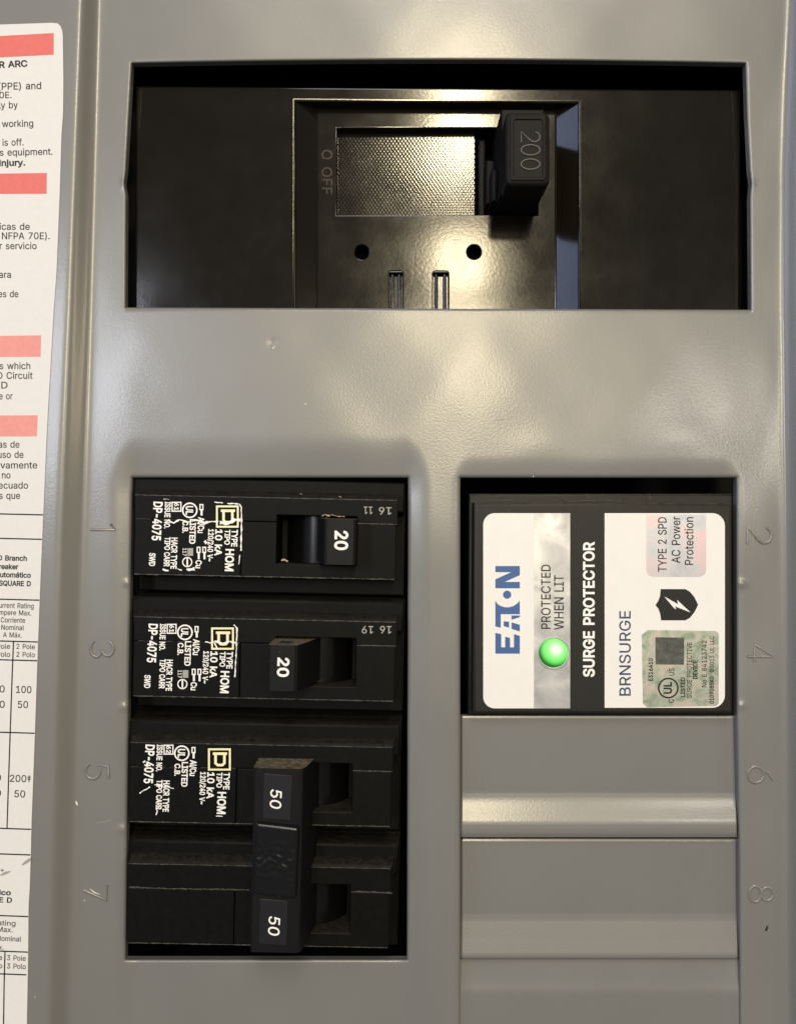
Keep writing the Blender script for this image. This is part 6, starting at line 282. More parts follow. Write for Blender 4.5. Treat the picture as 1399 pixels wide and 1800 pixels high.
s 365 182,-34,154,-33,128,-28,103,-21,80,-10,60,4,42,21,28,41,17,64,3,114,111,137,124,99,130,89,139,82,150,76,164,73,181,71,202,73,217,77,229,84,237,91,241,97,242,103,241,108,239,113,236,117,230,121,220,126,205,130,142,145,108,155,78,170,53,190,35,214,24,243,21,274,23,300,31,325,44,347,61,366,81,382,105,394,130,403,158,409,187,410,215,409,241,404,264,396,285,386,303,372,319,356,332,338,342,318,358,271,253,247,239,279,233,288,226,296,217,301,205,305,187,306,171,305,157,301,146,295,139,289,136,283,135,277,136,271,137,267,141,263,148,258,161,253,178,248,236,234,271,224,301,209,325,190,343,165,354,137,357,107,355,80,347,55,334,32,316,12,295,-4,270,-17,243,-27,213,-32 7.6.11,8.7.11,11.10.8,9.8.10,0.16.1,16.15.1,72.71.29,62.61.42,61.43.42,1.15.2,15.14.2,3.2.14,14.13.3,4.3.13,5.4.13,13.12.5,6.5.12,11.6.12,29.71.30,71.70.30,31.30.70,70.69.31,32.31.69,69.68.32,33.32.68,68.67.33,34.33.67,35.34.67,67.66.35,36.35.66,66.65.36,37.36.65,38.37.65,65.64.38,39.38.64,40.39.64,64.63.40,41.40.63,63.62.41,62.42.41,60.59.45,44.60.45,28.27.73,59.58.46,45.59.46,80.79.22,53.52.54,17.87.86,18.17.86,86.85.18,19.18.85,85.84.19,20.19.84,84.83.20,83.82.20,21.20.82,82.81.21,81.80.21,80.22.21,22.79.23,79.78.23,78.77.23,24.23.77,77.76.24,25.24.76,76.75.25,26.25.75,75.74.26,27.26.74,73.27.74,54.52.55,52.51.55,56.55.51,51.50.56,50.49.56,57.56.49,49.48.57,58.57.48,48.47.58,46.58.47,16.0.87,87.17.16,72.29.28,28.73.72,43.61.60,60.44.43
t 227 211,386,211,320,-1,320,-1,386,58,478,133,478,133,98,134,84,137,73,141,66,148,61,157,58,171,57,174,57,179,57,184,58,190,59,195,60,207,62,221,-3,208,-7,201,-9,193,-10,184,-10,176,-11,168,-11,137,-8,109,1,87,16,71,37,61,63,58,92,133,386,133,320,58,320,58,386 11.10.26,26.10.27,10.9.27,28.27.9,29.28.9,9.8.29,30.29.8,8.7.30,31.30.7,7.6.31,33.34.6,12.25.24,24.13.12,13.24.23,23.14.13,20.19.17,18.17.19,14.23.22,15.14.22,22.21.15,16.15.21,21.20.16,20.17.16,11.26.25,25.12.11,5.4.32,1.0.33,0.32.33,34.33.32,31.6.34,3.2.35,2.34.35,32.35.34,35.32.4
t 227 230,405,230,301,-20,301,-20,405,39,497,152,497,152,99,153,87,155,81,156,79,157,78,161,77,171,76,173,76,177,76,182,77,187,78,192,78,222,83,244,-17,213,-25,204,-27,195,-29,186,-29,177,-30,167,-30,133,-27,101,-16,74,2,54,28,42,58,39,91,152,405,152,301,39,301,39,405 11.10.26,26.10.27,10.9.27,28.27.9,29.28.9,9.8.29,30.29.8,8.7.30,31.30.7,7.6.31,33.34.6,12.25.24,13.12.24,24.23.13,14.13.23,17.20.19,19.18.17,14.23.22,15.14.22,16.15.22,22.21.16,21.20.16,20.17.16,11.26.25,25.12.11,32.35.33,5.4.32,1.0.32,33.1.32,31.6.34,3.2.34,35.3.34,34.33.35,35.32.4
u 410 182,-12,157,-10,133,-5,111,5,92,18,76,35,63,56,53,80,47,108,46,139,46,386,121,386,121,144,123,118,130,97,142,80,158,67,177,60,200,57,217,58,232,62,246,68,258,76,268,87,277,100,284,115,288,133,289,153,289,386,364,386,364,-7,291,-7,291,99,318,99,300,57,282,30,261,11,237,-2,211,-10,291,43 10.9.12,17.0.18,0.17.1,16.1.17,1.16.2,2.16.3,16.15.3,4.3.15,5.4.15,15.14.5,6.5.14,7.6.14,14.13.7,8.7.13,9.8.13,12.9.13,10.12.11,19.38.37,37.20.19,20.37.36,21.20.36,36.35.21,35.22.21,33.30.29,30.33.34,32.34.33,30.34.31,32.33.25,26.25.33,27.26.33,33.29.27,28.27.29,34.32.39,24.23.32,32.25.24,18.0.38,38.19.18,22.35.23,39.32.35,32.23.35,31.34.39
u 410 183,-31,154,-29,127,-23,102,-12,80,3,61,23,46,47,35,74,29,105,27,138,27,405,140,405,140,145,142,122,147,105,156,93,167,84,182,78,201,76,214,77,226,80,236,85,246,91,254,99,260,109,266,121,269,136,270,153,270,405,383,405,383,-26,272,-26,272,118,346,118,317,48,297,18,272,-4,244,-20,214,-28 17.0.18,0.17.1,17.16.1,1.16.2,3.2.16,16.15.3,4.3.15,5.4.15,15.14.5,6.5.14,7.6.14,14.13.7,8.7.13,9.8.13,13.12.9,10.9.12,12.11.10,19.38.37,37.20.19,33.30.29,34.35.30,30.33.34,30.35.31,36.31.35,34.33.32,33.29.27,28.27.29,20.37.36,21.20.36,35.34.32,24.23.32,25.24.32,26.25.32,32.33.26,33.27.26,18.0.38,38.19.18,22.21.36,32.23.36,23.22.36,36.35.32
v 389 158,-7,7,386,89,386,172,157,180,134,187,112,194,89,200,66,206,44,215,14,175,14,184,44,190,66,196,89,202,112,209,134,217,157,300,386,382,386,231,-7,195,84 0.3.1,2.1.3,5.12.6,12.5.11,4.11.5,0.10.11,11.4.0,3.0.4,14.8.15,8.14.7,13.7.14,19.18.16,18.17.16,9.19.8,15.8.19,19.16.15,10.0.19,19.9.10,11.10.9,9.8.11,12.11.8,8.7.12,12.7.20,7.13.20,6.12.20
v 389 145,-26,-20,405,103,405,190,164,198,141,205,117,212,94,218,71,224,50,240,-5,149,-5,166,50,172,71,178,94,184,117,191,140,199,164,287,405,409,405,244,-26,195,150 0.10.1,10.11.1,3.14.15,14.3.13,1.11.12,12.13.1,13.3.1,2.1.3,16.4.5,19.18.9,8.9.18,8.18.7,6.7.18,5.6.18,16.5.18,18.17.16,10.0.19,19.9.10,11.10.9,9.8.11,12.11.8,8.7.12,13.12.7,7.6.13,14.13.6,6.5.14,15.14.5,5.4.15,15.4.20,4.16.20,3.15.20
w 567 132,-7,13,386,92,386,140,216,147,192,154,166,161,138,168,109,175,77,184,34,156,34,165,76,172,107,179,136,186,164,193,191,199,216,247,386,322,386,368,216,375,191,381,165,388,137,395,108,402,76,411,34,383,34,392,76,399,107,406,137,413,165,420,191,427,216,475,386,554,386,435,-7,363,-7,312,170,307,188,303,205,298,223,293,241,288,260,284,279,279,298,274,317,268,345,299,345,293,317,288,298,284,279,279,260,274,241,269,223,264,205,260,187,255,170,204,-7,170,99,397,100 5.4.0,1.0.4,4.3.1,2.1.3,6.11.7,9.8.11,11.8.58,9.11.10,0.10.11,11.6.0,5.0.6,15.14.56,56.55.15,16.15.55,50.44.51,16.55.54,54.53.16,53.52.16,52.51.16,51.44.16,44.45.16,45.46.16,10.0.57,9.10.57,8.9.56,12.8.56,13.12.56,56.14.13,16.46.17,49.43.42,38.37.20,20.19.38,39.38.19,39.19.40,41.40.19,42.41.19,49.42.19,48.49.19,47.48.19,27.24.59,34.33.32,30.29.35,31.30.35,35.34.31,34.32.31,27.26.25,24.27.25,25.35.24,35.29.24,28.24.29,35.25.36,25.26.36,26.27.37,27.23.37,23.22.37,22.21.37,20.37.21,47.19.18,36.26.37,43.49.50,44.50.49,45.44.49,49.48.45,46.45.48,48.47.46,17.46.47,47.18.17,8.12.58,7.11.58,24.28.59,23.27.59,9.57.56
w 567 118,-26,-13,405,107,405,159,221,165,197,172,171,179,143,186,113,193,81,207,15,133,15,146,80,153,111,160,141,167,169,174,196,181,221,232,405,336,405,387,220,393,196,400,170,407,142,414,112,421,80,434,15,359,15,373,80,380,112,388,142,395,169,402,196,409,221,460,405,580,405,449,-26,349,-26,294,165,289,183,284,200,279,218,275,237,270,255,265,274,261,293,256,312,243,364,323,364,311,312,307,293,302,274,297,255,292,237,288,218,283,200,278,182,273,165,218,-26,170,179,397,179,284,203 1.0.10,10.11.1,11.12.1,12.3.1,2.1.3,4.13.14,14.13.6,6.5.14,14.5.58,5.15.58,3.12.13,13.4.3,54.40.55,7.8.56,10.0.57,57.9.10,11.10.9,9.8.11,12.11.8,8.7.12,13.12.7,6.13.7,7.56.6,5.6.56,15.5.56,56.55.15,16.15.55,55.40.16,40.41.16,41.42.16,42.43.16,43.44.16,44.45.16,45.46.16,53.39.38,30.21.59,21.31.59,32.22.23,25.35.34,25.34.24,23.24.34,32.23.34,34.33.32,24.23.28,29.28.23,23.22.29,30.29.22,21.30.22,31.21.22,22.32.31,35.25.36,26.36.25,27.26.25,25.24.27,24.28.27,37.27.28,28.29.37,29.30.37,30.20.37,38.37.20,20.19.38,53.38.19,52.53.19,51.52.19,50.51.19,49.50.19,48.49.19,47.48.19,26.27.37,40.54.60,40.60.53,53.52.40,41.40.52,52.51.41,42.41.51,43.42.51,51.50.43,44.43.50,50.49.44,45.44.49,49.48.45,48.47.45,46.45.47,17.46.47,47.18.17,4.14.58,46.17.16,18.47.19,20.30.59,8.9.56,36.26.37,39.53.60,9.57.56
x 379 7,-7,174,228,174,161,15,386,104,386,153,309,165,291,176,274,185,257,194,241,204,225,220,199,163,199,179,225,188,240,196,257,205,273,216,291,227,309,278,386,365,386,206,159,205,224,371,-7,283,-7,225,82,214,99,203,116,194,133,185,148,176,163,160,189,217,189,201,163,193,148,185,133,176,116,166,99,154,82,95,-7,151,194,174,199,174,217,191,247,206,199,205,222,229,192,174,166,174,189,206,189,206,170,189,141 5.4.3,0.39.38,2.36.35,35.29.2,30.2.29,13.14.1,14.8.1,7.1.8,36.2.37,12.1.40,1.7.6,27.21.28,34.28.21,33.34.21,10.22.9,15.9.22,22.16.15,19.18.20,24.23.25,21.27.26,32.11.44,42.41.13,32.21.46,16.22.17,34.29.51,30.29.34,34.33.30,14.13.10,10.9.14,14.9.43,6.5.1,40.1.3,5.3.1,41.42.12,0.38.40,37.2.40,38.37.40,2.31.40,31.12.40,9.15.43,11.22.45,30.33.47,11.45.44,10.13.41,12.31.41,1.12.42,13.1.42,8.14.43,26.25.21,46.21.23,25.23.21,49.50.32,10.41.45,41.44.45,22.10.45,20.18.46,17.22.46,18.17.46,22.11.46,11.32.46,29.35.51,2.30.47,31.2.47,47.48.31,41.31.48,44.41.49,41.48.49,50.49.33,49.48.33,48.47.33,32.44.49,21.32.50,33.21.50,28.34.51
x 379 -29,-26,183,255,182,134,-21,405,114,405,169,320,181,301,192,283,202,266,211,250,220,235,254,180,129,180,163,235,171,250,179,265,189,283,199,301,211,320,268,405,401,405,197,132,197,251,408,-26,273,-26,209,71,197,89,187,107,177,123,169,139,160,153,126,208,251,208,218,154,209,139,201,124,192,107,182,89,170,71,105,-26,137,194,183,180,148,180,190,286,244,195,233,180,197,180,242,192,251,180,143,180,136,192,136,192,127,208,146,208,147,208,183,208,197,208,230,208,237,208,244,196,234,180,189,102 0.39.12,28.38.37,37.27.28,15.14.1,6.15.16,12.39.38,30.12.38,29.30.38,38.28.29,28.2.29,30.29.2,14.15.5,15.6.5,25.34.35,25.35.26,36.26.35,35.34.21,8.17.7,18.9.10,10.32.18,58.59.32,18.32.20,20.19.18,10.9.22,8.22.9,9.18.8,17.8.18,27.37.61,27.61.36,28.27.36,36.35.28,35.21.28,2.28.21,22.8.1,15.1.8,16.15.8,8.7.16,16.7.43,7.17.43,1.14.13,40.54.53,54.40.41,40.51.50,42.40.49,51.40.31,40.52.31,13.14.5,52.40.53,4.3.5,3.13.5,2.21.41,2.41.42,40.42.41,30.2.42,42.49.30,6.16.43,20.32.44,45.60.47,21.34.33,60.45.33,45.21.33,45.46.21,41.21.46,55.41.46,46.45.47,59.58.47,47.57.46,11.44.48,44.47.48,24.23.48,25.24.48,34.25.48,33.34.48,12.30.49,12.49.50,40.50.49,0.12.51,12.50.51,13.3.52,53.13.52,1.13.54,13.53.54,1.54.55,41.55.54,22.1.55,56.22.55,46.56.55,22.56.57,56.46.57,10.22.57,58.10.57,57.47.58,32.10.58,44.32.59,47.44.59,48.47.60,33.48.60,26.36.61
y 389 39,-143,56,-78,73,-81,84,-82,93,-83,102,-82,110,-80,118,-75,125,-69,132,-60,138,-48,144,-33,155,-1,7,386,89,386,172,157,180,134,187,111,194,89,200,66,206,44,215,14,174,14,183,44,190,66,196,89,202,112,209,134,217,157,300,386,382,386,211,-61,202,-80,193,-97,182,-112,170,-124,157,-134,142,-142,126,-148,110,-151,92,-152,81,-152,72,-151,63,-150,56,-148,50,-147,195,85 45.1.0,41.3.42,43.42.3,2.43.3,43.2.44,45.44.2,1.45.2,4.40.39,5.4.39,5.39.38,6.5.38,38.37.6,7.6.37,40.4.41,3.41.4,24.17.23,12.22.23,23.17.12,17.16.12,15.12.16,19.25.46,20.26.19,25.19.26,29.28.30,21.31.30,30.28.21,27.21.28,21.27.20,26.20.27,22.12.31,31.21.22,21.20.22,23.22.20,20.19.23,24.23.19,19.46.24,17.24.18,7.37.36,36.35.7,8.7.35,35.34.8,9.8.34,34.33.9,10.9.33,33.32.10,32.31.10,11.10.31,31.12.11,12.15.13,14.13.15,18.24.46
y 389 16,-155,42,-56,76,-62,86,-63,93,-64,99,-63,103,-62,107,-60,111,-56,116,-50,121,-41,126,-27,135,-2,-20,405,103,405,190,164,198,140,205,117,212,94,218,71,224,50,240,-5,149,-5,165,50,171,71,177,94,184,117,191,140,199,164,287,405,409,405,228,-68,219,-88,209,-107,196,-124,183,-138,167,-150,150,-160,131,-166,112,-170,92,-171,80,-171,70,-170,60,-169,52,-167,44,-165,195,150 45.1.0,41.3.42,43.42.3,2.43.3,43.2.44,45.44.2,1.45.2,5.4.39,39.38.5,6.5.38,39.4.40,41.40.4,3.41.4,27.15.26,25.26.15,28.16.17,30.21.31,21.30.20,20.30.19,18.19.30,17.18.30,28.17.30,30.29.28,31.21.22,21.20.22,23.22.20,20.19.23,24.23.19,19.18.24,25.24.18,18.17.25,26.25.17,17.16.26,27.26.16,27.16.46,6.38.37,7.6.37,37.36.7,36.35.7,8.7.35,35.34.8,9.8.34,34.33.9,33.32.9,10.9.32,32.31.10,31.22.10,11.10.22,12.11.22,22.23.12,23.24.12,24.25.13,25.15.13,14.13.15,12.24.13,16.28.46,15.27.46
~ 453 45,143,46,177,51,201,60,221,71,238,84,251,100,261,116,268,134,272,151,273,169,272,185,268,200,262,216,253,232,241,250,226,261,217,271,209,278,204,285,201,292,200,299,199,310,200,319,205,327,212,333,222,336,236,338,260,407,260,406,226,401,202,393,182,381,165,368,152,353,142,336,135,319,131,301,130,283,131,266,135,251,141,236,150,219,162,202,176,191,186,181,193,174,198,168,201,161,203,154,203,143,202,134,198,126,192,120,182,116,168,115,143 55.54.0,1.0.54,2.1.54,54.53.2,3.2.53,53.52.3,4.3.52,5.4.52,52.51.5,6.5.51,51.7.6,48.10.49,9.49.10,45.13.46,13.12.46,47.46.12,12.11.47,48.47.11,10.48.11,7.51.50,8.7.50,50.49.8,49.9.8,37.21.38,21.20.38,38.20.39,20.19.39,40.39.19,19.18.40,41.40.18,17.41.18,23.35.34,34.33.23,24.23.33,33.32.24,32.31.24,25.24.31,31.30.25,26.25.30,30.29.26,29.28.26,27.26.28,21.37.36,22.21.36,36.35.22,35.23.22,41.17.42,17.16.42,16.15.42,43.42.15,15.14.43,44.43.14,45.44.14,13.45.14
~ 453 25,124,28,179,33,206,43,230,56,250,72,266,91,278,111,286,131,291,151,292,172,291,191,286,209,279,226,269,244,256,262,241,273,231,282,225,288,221,291,219,295,218,298,218,305,219,308,221,312,224,315,229,317,239,320,279,427,279,425,223,419,196,409,173,396,153,380,137,361,125,342,117,322,112,301,110,280,112,261,117,242,124,225,135,208,147,190,162,179,171,170,178,165,181,161,183,158,184,154,184,148,183,144,182,141,179,138,174,135,165,133,124 55.54.0,1.0.54,2.1.54,54.53.2,3.2.53,53.52.3,4.3.52,5.4.52,52.51.5,6.5.51,51.7.6,47.46.12,12.11.47,48.47.11,11.10.48,49.48.10,9.49.10,7.51.50,8.7.50,50.49.8,49.9.8,37.21.38,21.20.38,39.38.20,20.19.39,40.39.19,19.18.40,23.35.34,34.33.23,24.23.33,33.32.24,32.31.24,25.24.31,31.30.25,26.25.30,30.29.26,29.28.26,27.26.28,21.37.36,22.21.36,36.35.22,35.23.22,40.18.41,18.17.41,42.41.17,17.16.42,16.15.42,43.42.15,15.14.43,44.43.14,45.44.14,14.13.45,46.45.13,12.46.13
© 637 166,254,169,282,176,308,187,332,203,354,221,372,243,388,267,399,293,406,321,409,345,407,368,401,389,393,409,381,426,366,441,349,453,330,462,310,469,279,395,279,388,299,380,311,368,322,354,330,338,335,321,337,306,336,292,332,279,326,268,318,258,308,249,296,243,283,239,269,238,254,239,239,243,226,249,213,258,201,268,191,279,183,292,177,306,173,321,172,338,173,352,178,365,186,376,197,383,209,390,230,463,230,457,199,449,178,438,159,424,142,407,127,388,115,367,107,345,101,321,99,293,102,267,109,243,120,221,136,203,155,187,176,176,201,169,227,318,-15,282,-13,247,-6,214,6,183,22,154,41,128,64,105,90,86,119,70,150,58,183,51,218,49,254,51,291,58,326,70,359,86,390,105,419,128,445,154,468,183,487,214,503,247,514,282,521,318,524,355,521,389,514,423,503,454,487,482,468,509,445,531,419,551,390,567,359,578,326,585,291,587,254,585,218,578,183,567,150,551,119,531,90,509,64,482,41,454,22,423,6,389,-6,355,-13,318,58,345,60,370,65,394,73,417,85,438,99,457,116,474,135,488,156,499,178,508,203,513,228,514,254,513,281,508,306,499,330,488,353,474,374,457,393,438,410,417,424,394,435,370,444,345,449,318,450,292,449,266,444,242,435,220,424,199,410,180,393,163,374,149,353,138,330,129,306,124,281,122,254,124,228,129,203,138,178,149,156,163,135,180,116,199,99,220,85,242,73,266,65,292,60 77.76.155,155.154.77,78.77.154,79.78.154,154.153.79,80.79.153,153.152.80,152.151.80,81.80.151,151.150.81,82.81.150,83.82.150,150.149.83,84.83.149,73.159.74,159.158.74,158.157.74,75.74.157,157.156.75,76.75.156,155.76.156,84.149.148,85.84.148,148.147.85,86.85.147,147.146.86,146.145.86,145.87.86,60.42.41,26.8.27,91.141.92,68.163.69,162.69.163,60.41.61,27.8.7,141.91.142,69.162.70,71.70.162,161.71.162,61.41.62,41.40.62,63.62.40,40.39.63,38.63.39,30.29.5,6.5.29,29.28.6,28.27.6,27.7.6,89.143.142,90.89.142,142.91.90,71.161.72,161.160.72,73.72.160,159.73.160,63.38.64,38.37.64,65.64.37,37.36.65,66.65.36,67.66.36,36.35.67,0.67.35,35.34.0,34.33.0,1.0.33,33.32.1,2.1.32,3.2.32,32.31.3,4.3.31,31.30.4,30.5.4,87.145.144,88.87.144,144.143.88,143.89.88,43.59.58,44.43.58,58.57.44,57.45.44,23.11.24,11.10.24,25.24.10,9.25.10,118.114.113,113.119.118,137.95.138,94.138.95,114.118.115,117.115.118,45.57.56,46.45.56,56.55.46,55.54.46,54.47.46,13.12.22,23.22.12,11.23.12,93.139.138,138.94.93,125.124.108,108.107.125,126.125.107,107.106.126,106.105.126,127.126.105,105.104.127,128.127.104,129.128.104,104.103.129,130.129.103,103.102.130,102.101.130,131.130.101,101.100.131,121.111.110,122.121.110,110.109.122,123.122.109,109.108.123,108.124.123,131.100.132,133.132.100,100.99.133,134.133.99,99.98.134,135.134.98,97.135.98,119.113.112,120.119.112,112.111.120,111.121.120,47.54.53,48.47.53,53.52.48,52.51.48,49.48.51,51.50.49,18.17.19,20.19.17,17.16.20,16.15.20,21.20.15,15.14.21,22.21.14,13.22.14,135.97.136,97.96.136,137.136.96,95.137.96,115.117.68,117.116.68,163.68.116,42.60.59,59.43.42,25.9.26,8.26.9,92.141.140,140.139.92,139.93.92
© 637 147,254,150,285,158,314,171,342,188,366,209,387,234,404,261,417,290,425,321,428,348,426,374,420,398,410,420,396,440,380,457,361,470,339,480,315,493,260,381,260,371,290,366,299,357,307,346,313,334,317,321,318,310,317,299,314,289,310,280,303,272,295,266,286,261,276,258,266,257,254,258,243,261,232,265,223,272,213,280,206,289,199,299,194,310,192,321,191,334,192,344,195,353,201,361,209,366,217,376,249,487,249,475,194,466,170,453,148,437,129,419,112,397,99,373,88,348,82,321,80,290,83,261,91,233,104,209,121,188,142,171,167,158,194,150,223,318,-34,279,-31,242,-24,206,-12,173,5,142,26,114,51,90,78,69,109,52,142,40,178,32,216,30,254,32,293,40,331,52,366,69,400,90,430,114,458,142,483,173,503,206,520,242,533,279,540,318,543,357,540,394,533,430,520,464,503,494,483,522,458,547,430,567,400,584,366,597,331,604,293,606,254,604,216,597,178,584,142,567,109,547,78,522,51,494,26,464,5,430,-12,394,-24,357,-31,318,77,342,79,365,83,387,91,408,101,426,114,443,129,459,146,471,165,482,186,489,208,494,230,495,254,494,278,489,301,482,323,471,343,459,362,443,380,426,395,408,407,387,418,365,425,342,430,318,431,294,430,271,425,250,418,229,407,210,395,193,380,178,362,165,343,155,323,148,301,143,278,141,254,143,230,148,208,155,186,165,165,178,146,193,129,210,114,229,101,250,91,271,83,294,79 78.77.154,79.78.154,154.153.79,80.79.153,153.152.80,152.151.80,81.80.151,158.157.74,75.74.157,157.156.75,76.75.156,156.155.76,77.76.155,154.77.155,81.151.150,82.81.150,83.82.150,150.149.83,84.83.149,149.148.84,85.84.148,148.147.85,86.85.147,147.146.86,42.41.60,27.26.8,68.163.69,162.69.163,91.142.141,141.92.91,69.162.70,60.41.61,62.61.41,41.40.62,63.62.40,40.39.63,39.38.63,30.29.5,6.5.29,29.28.6,28.27.6,7.6.27,27.8.7,142.91.90,70.162.71,162.161.71,72.71.161,161.160.72,160.159.72,73.72.159,74.73.159,158.74.159,63.38.64,38.37.64,65.64.37,37.36.65,66.65.36,67.66.36,36.35.67,0.67.35,35.34.0,34.33.0,1.0.33,33.32.1,2.1.32,3.2.32,32.31.3,4.3.31,31.30.4,30.5.4,86.146.145,87.86.145,88.87.145,145.144.88,144.143.88,89.88.143,143.142.89,142.90.89,115.118.117,43.59.58,44.43.58,25.24.10,9.25.10,118.115.114,114.113.118,113.119.118,44.58.57,45.44.57,57.56.45,46.45.56,56.55.46,13.12.22,23.22.12,12.11.23,24.23.11,10.24.11,93.139.138,138.94.93,107.106.126,106.105.126,127.126.105,105.104.127,128.127.104,129.128.104,104.103.129,130.129.103,103.102.130,102.101.130,110.109.122,123.122.109,109.108.123,124.123.108,125.124.108,108.107.125,107.126.125,130.101.131,101.100.131,132.131.100,133.132.100,100.99.133,134.133.99,99.98.134,119.113.112,120.119.112,112.111.120,121.120.111,111.110.121,110.122.121,46.55.54,47.46.54,54.53.47,48.47.53,53.52.48,52.51.48,49.48.51,51.50.49,20.19.17,17.16.20,16.15.20,21.20.15,15.14.21,22.21.14,13.22.14,134.98.135,98.97.135,136.135.97,97.96.136,137.136.96,96.95.137,138.137.95,94.138.95,115.117.68,117.116.68,163.68.116,42.60.59,59.43.42,25.9.26,8.26.9,92.141.140,140.139.92,139.93.92,17.19.18
á 389 160,-16,136,-14,113,-9,91,-1,72,10,55,24,42,41,31,61,25,83,23,108,25,129,29,148,37,165,47,178,60,190,74,199,90,207,106,213,124,217,142,221,159,224,177,227,199,230,217,232,233,234,245,236,255,238,262,241,265,244,268,248,268,255,268,271,265,283,260,293,254,302,247,310,237,316,225,320,211,323,196,324,179,323,165,320,152,316,141,310,131,303,123,296,116,288,111,280,104,265,31,287,45,316,58,335,74,351,92,364,111,374,131,382,152,387,173,390,194,391,209,391,224,389,241,386,257,382,274,375,290,366,304,355,317,341,329,324,337,303,342,279,344,251,344,-7,270,-7,270,45,276,45,273,39,266,29,257,20,246,10,233,2,218,-5,201,-11,181,-14,170,52,191,54,209,58,224,65,238,74,249,85,257,97,264,110,267,124,269,138,269,176,276,181,269,178,261,175,252,173,243,171,233,169,222,167,211,166,201,164,192,163,183,162,176,161,163,159,149,156,137,152,126,147,116,141,109,135,103,127,100,117,99,105,100,94,103,85,108,76,114,69,122,64,132,59,144,55,156,53,151,422,206,536,291,536,216,422,270,34 6.5.117,117.116.6,7.6.116,116.115.7,8.7.115,115.114.8,9.8.114,114.113.9,10.9.113,11.10.113,113.112.11,12.11.112,13.12.112,112.111.13,14.13.111,111.15.14,50.49.48,48.47.50,108.107.18,107.19.18,82.84.83,21.105.104,82.83.0,122.0.83,20.106.105,105.21.20,56.41.40,40.57.56,0.122.1,121.1.122,19.107.106,106.20.19,42.41.55,41.56.55,1.121.2,121.120.2,3.2.120,120.119.3,4.3.119,119.118.4,5.4.118,117.5.118,15.111.110,16.15.110,110.109.16,17.16.109,109.108.17,108.18.17,50.47.46,51.50.46,46.45.51,52.51.45,45.44.52,53.52.44,44.43.53,54.53.43,43.42.54,42.55.54,22.103.102,58.39.59,22.102.101,101.100.22,100.23.22,59.39.38,38.60.59,24.99.98,98.97.24,97.25.24,85.80.79,79.78.85,78.86.85,23.100.99,99.24.23,60.38.37,37.61.60,73.75.74,75.72.71,74.75.71,75.73.127,90.89.74,91.90.74,74.71.91,92.91.71,71.70.92,70.94.92,93.92.94,28.27.94,94.70.28,29.28.70,30.29.70,70.69.30,31.30.69,69.68.31,32.31.68,68.67.32,33.32.67,67.66.33,86.78.77,77.76.86,76.73.86,87.86.73,88.87.73,73.74.88,74.89.88,25.97.96,96.95.25,26.25.95,95.94.26,94.27.26,33.66.34,66.65.34,65.64.34,35.34.64,64.63.35,36.35.63,63.62.36,37.36.62,61.37.62,124.126.125,84.82.81,81.80.84,80.85.84,21.104.103,103.22.21,39.58.40,57.40.58,126.124.123,73.76.127,72.75.127
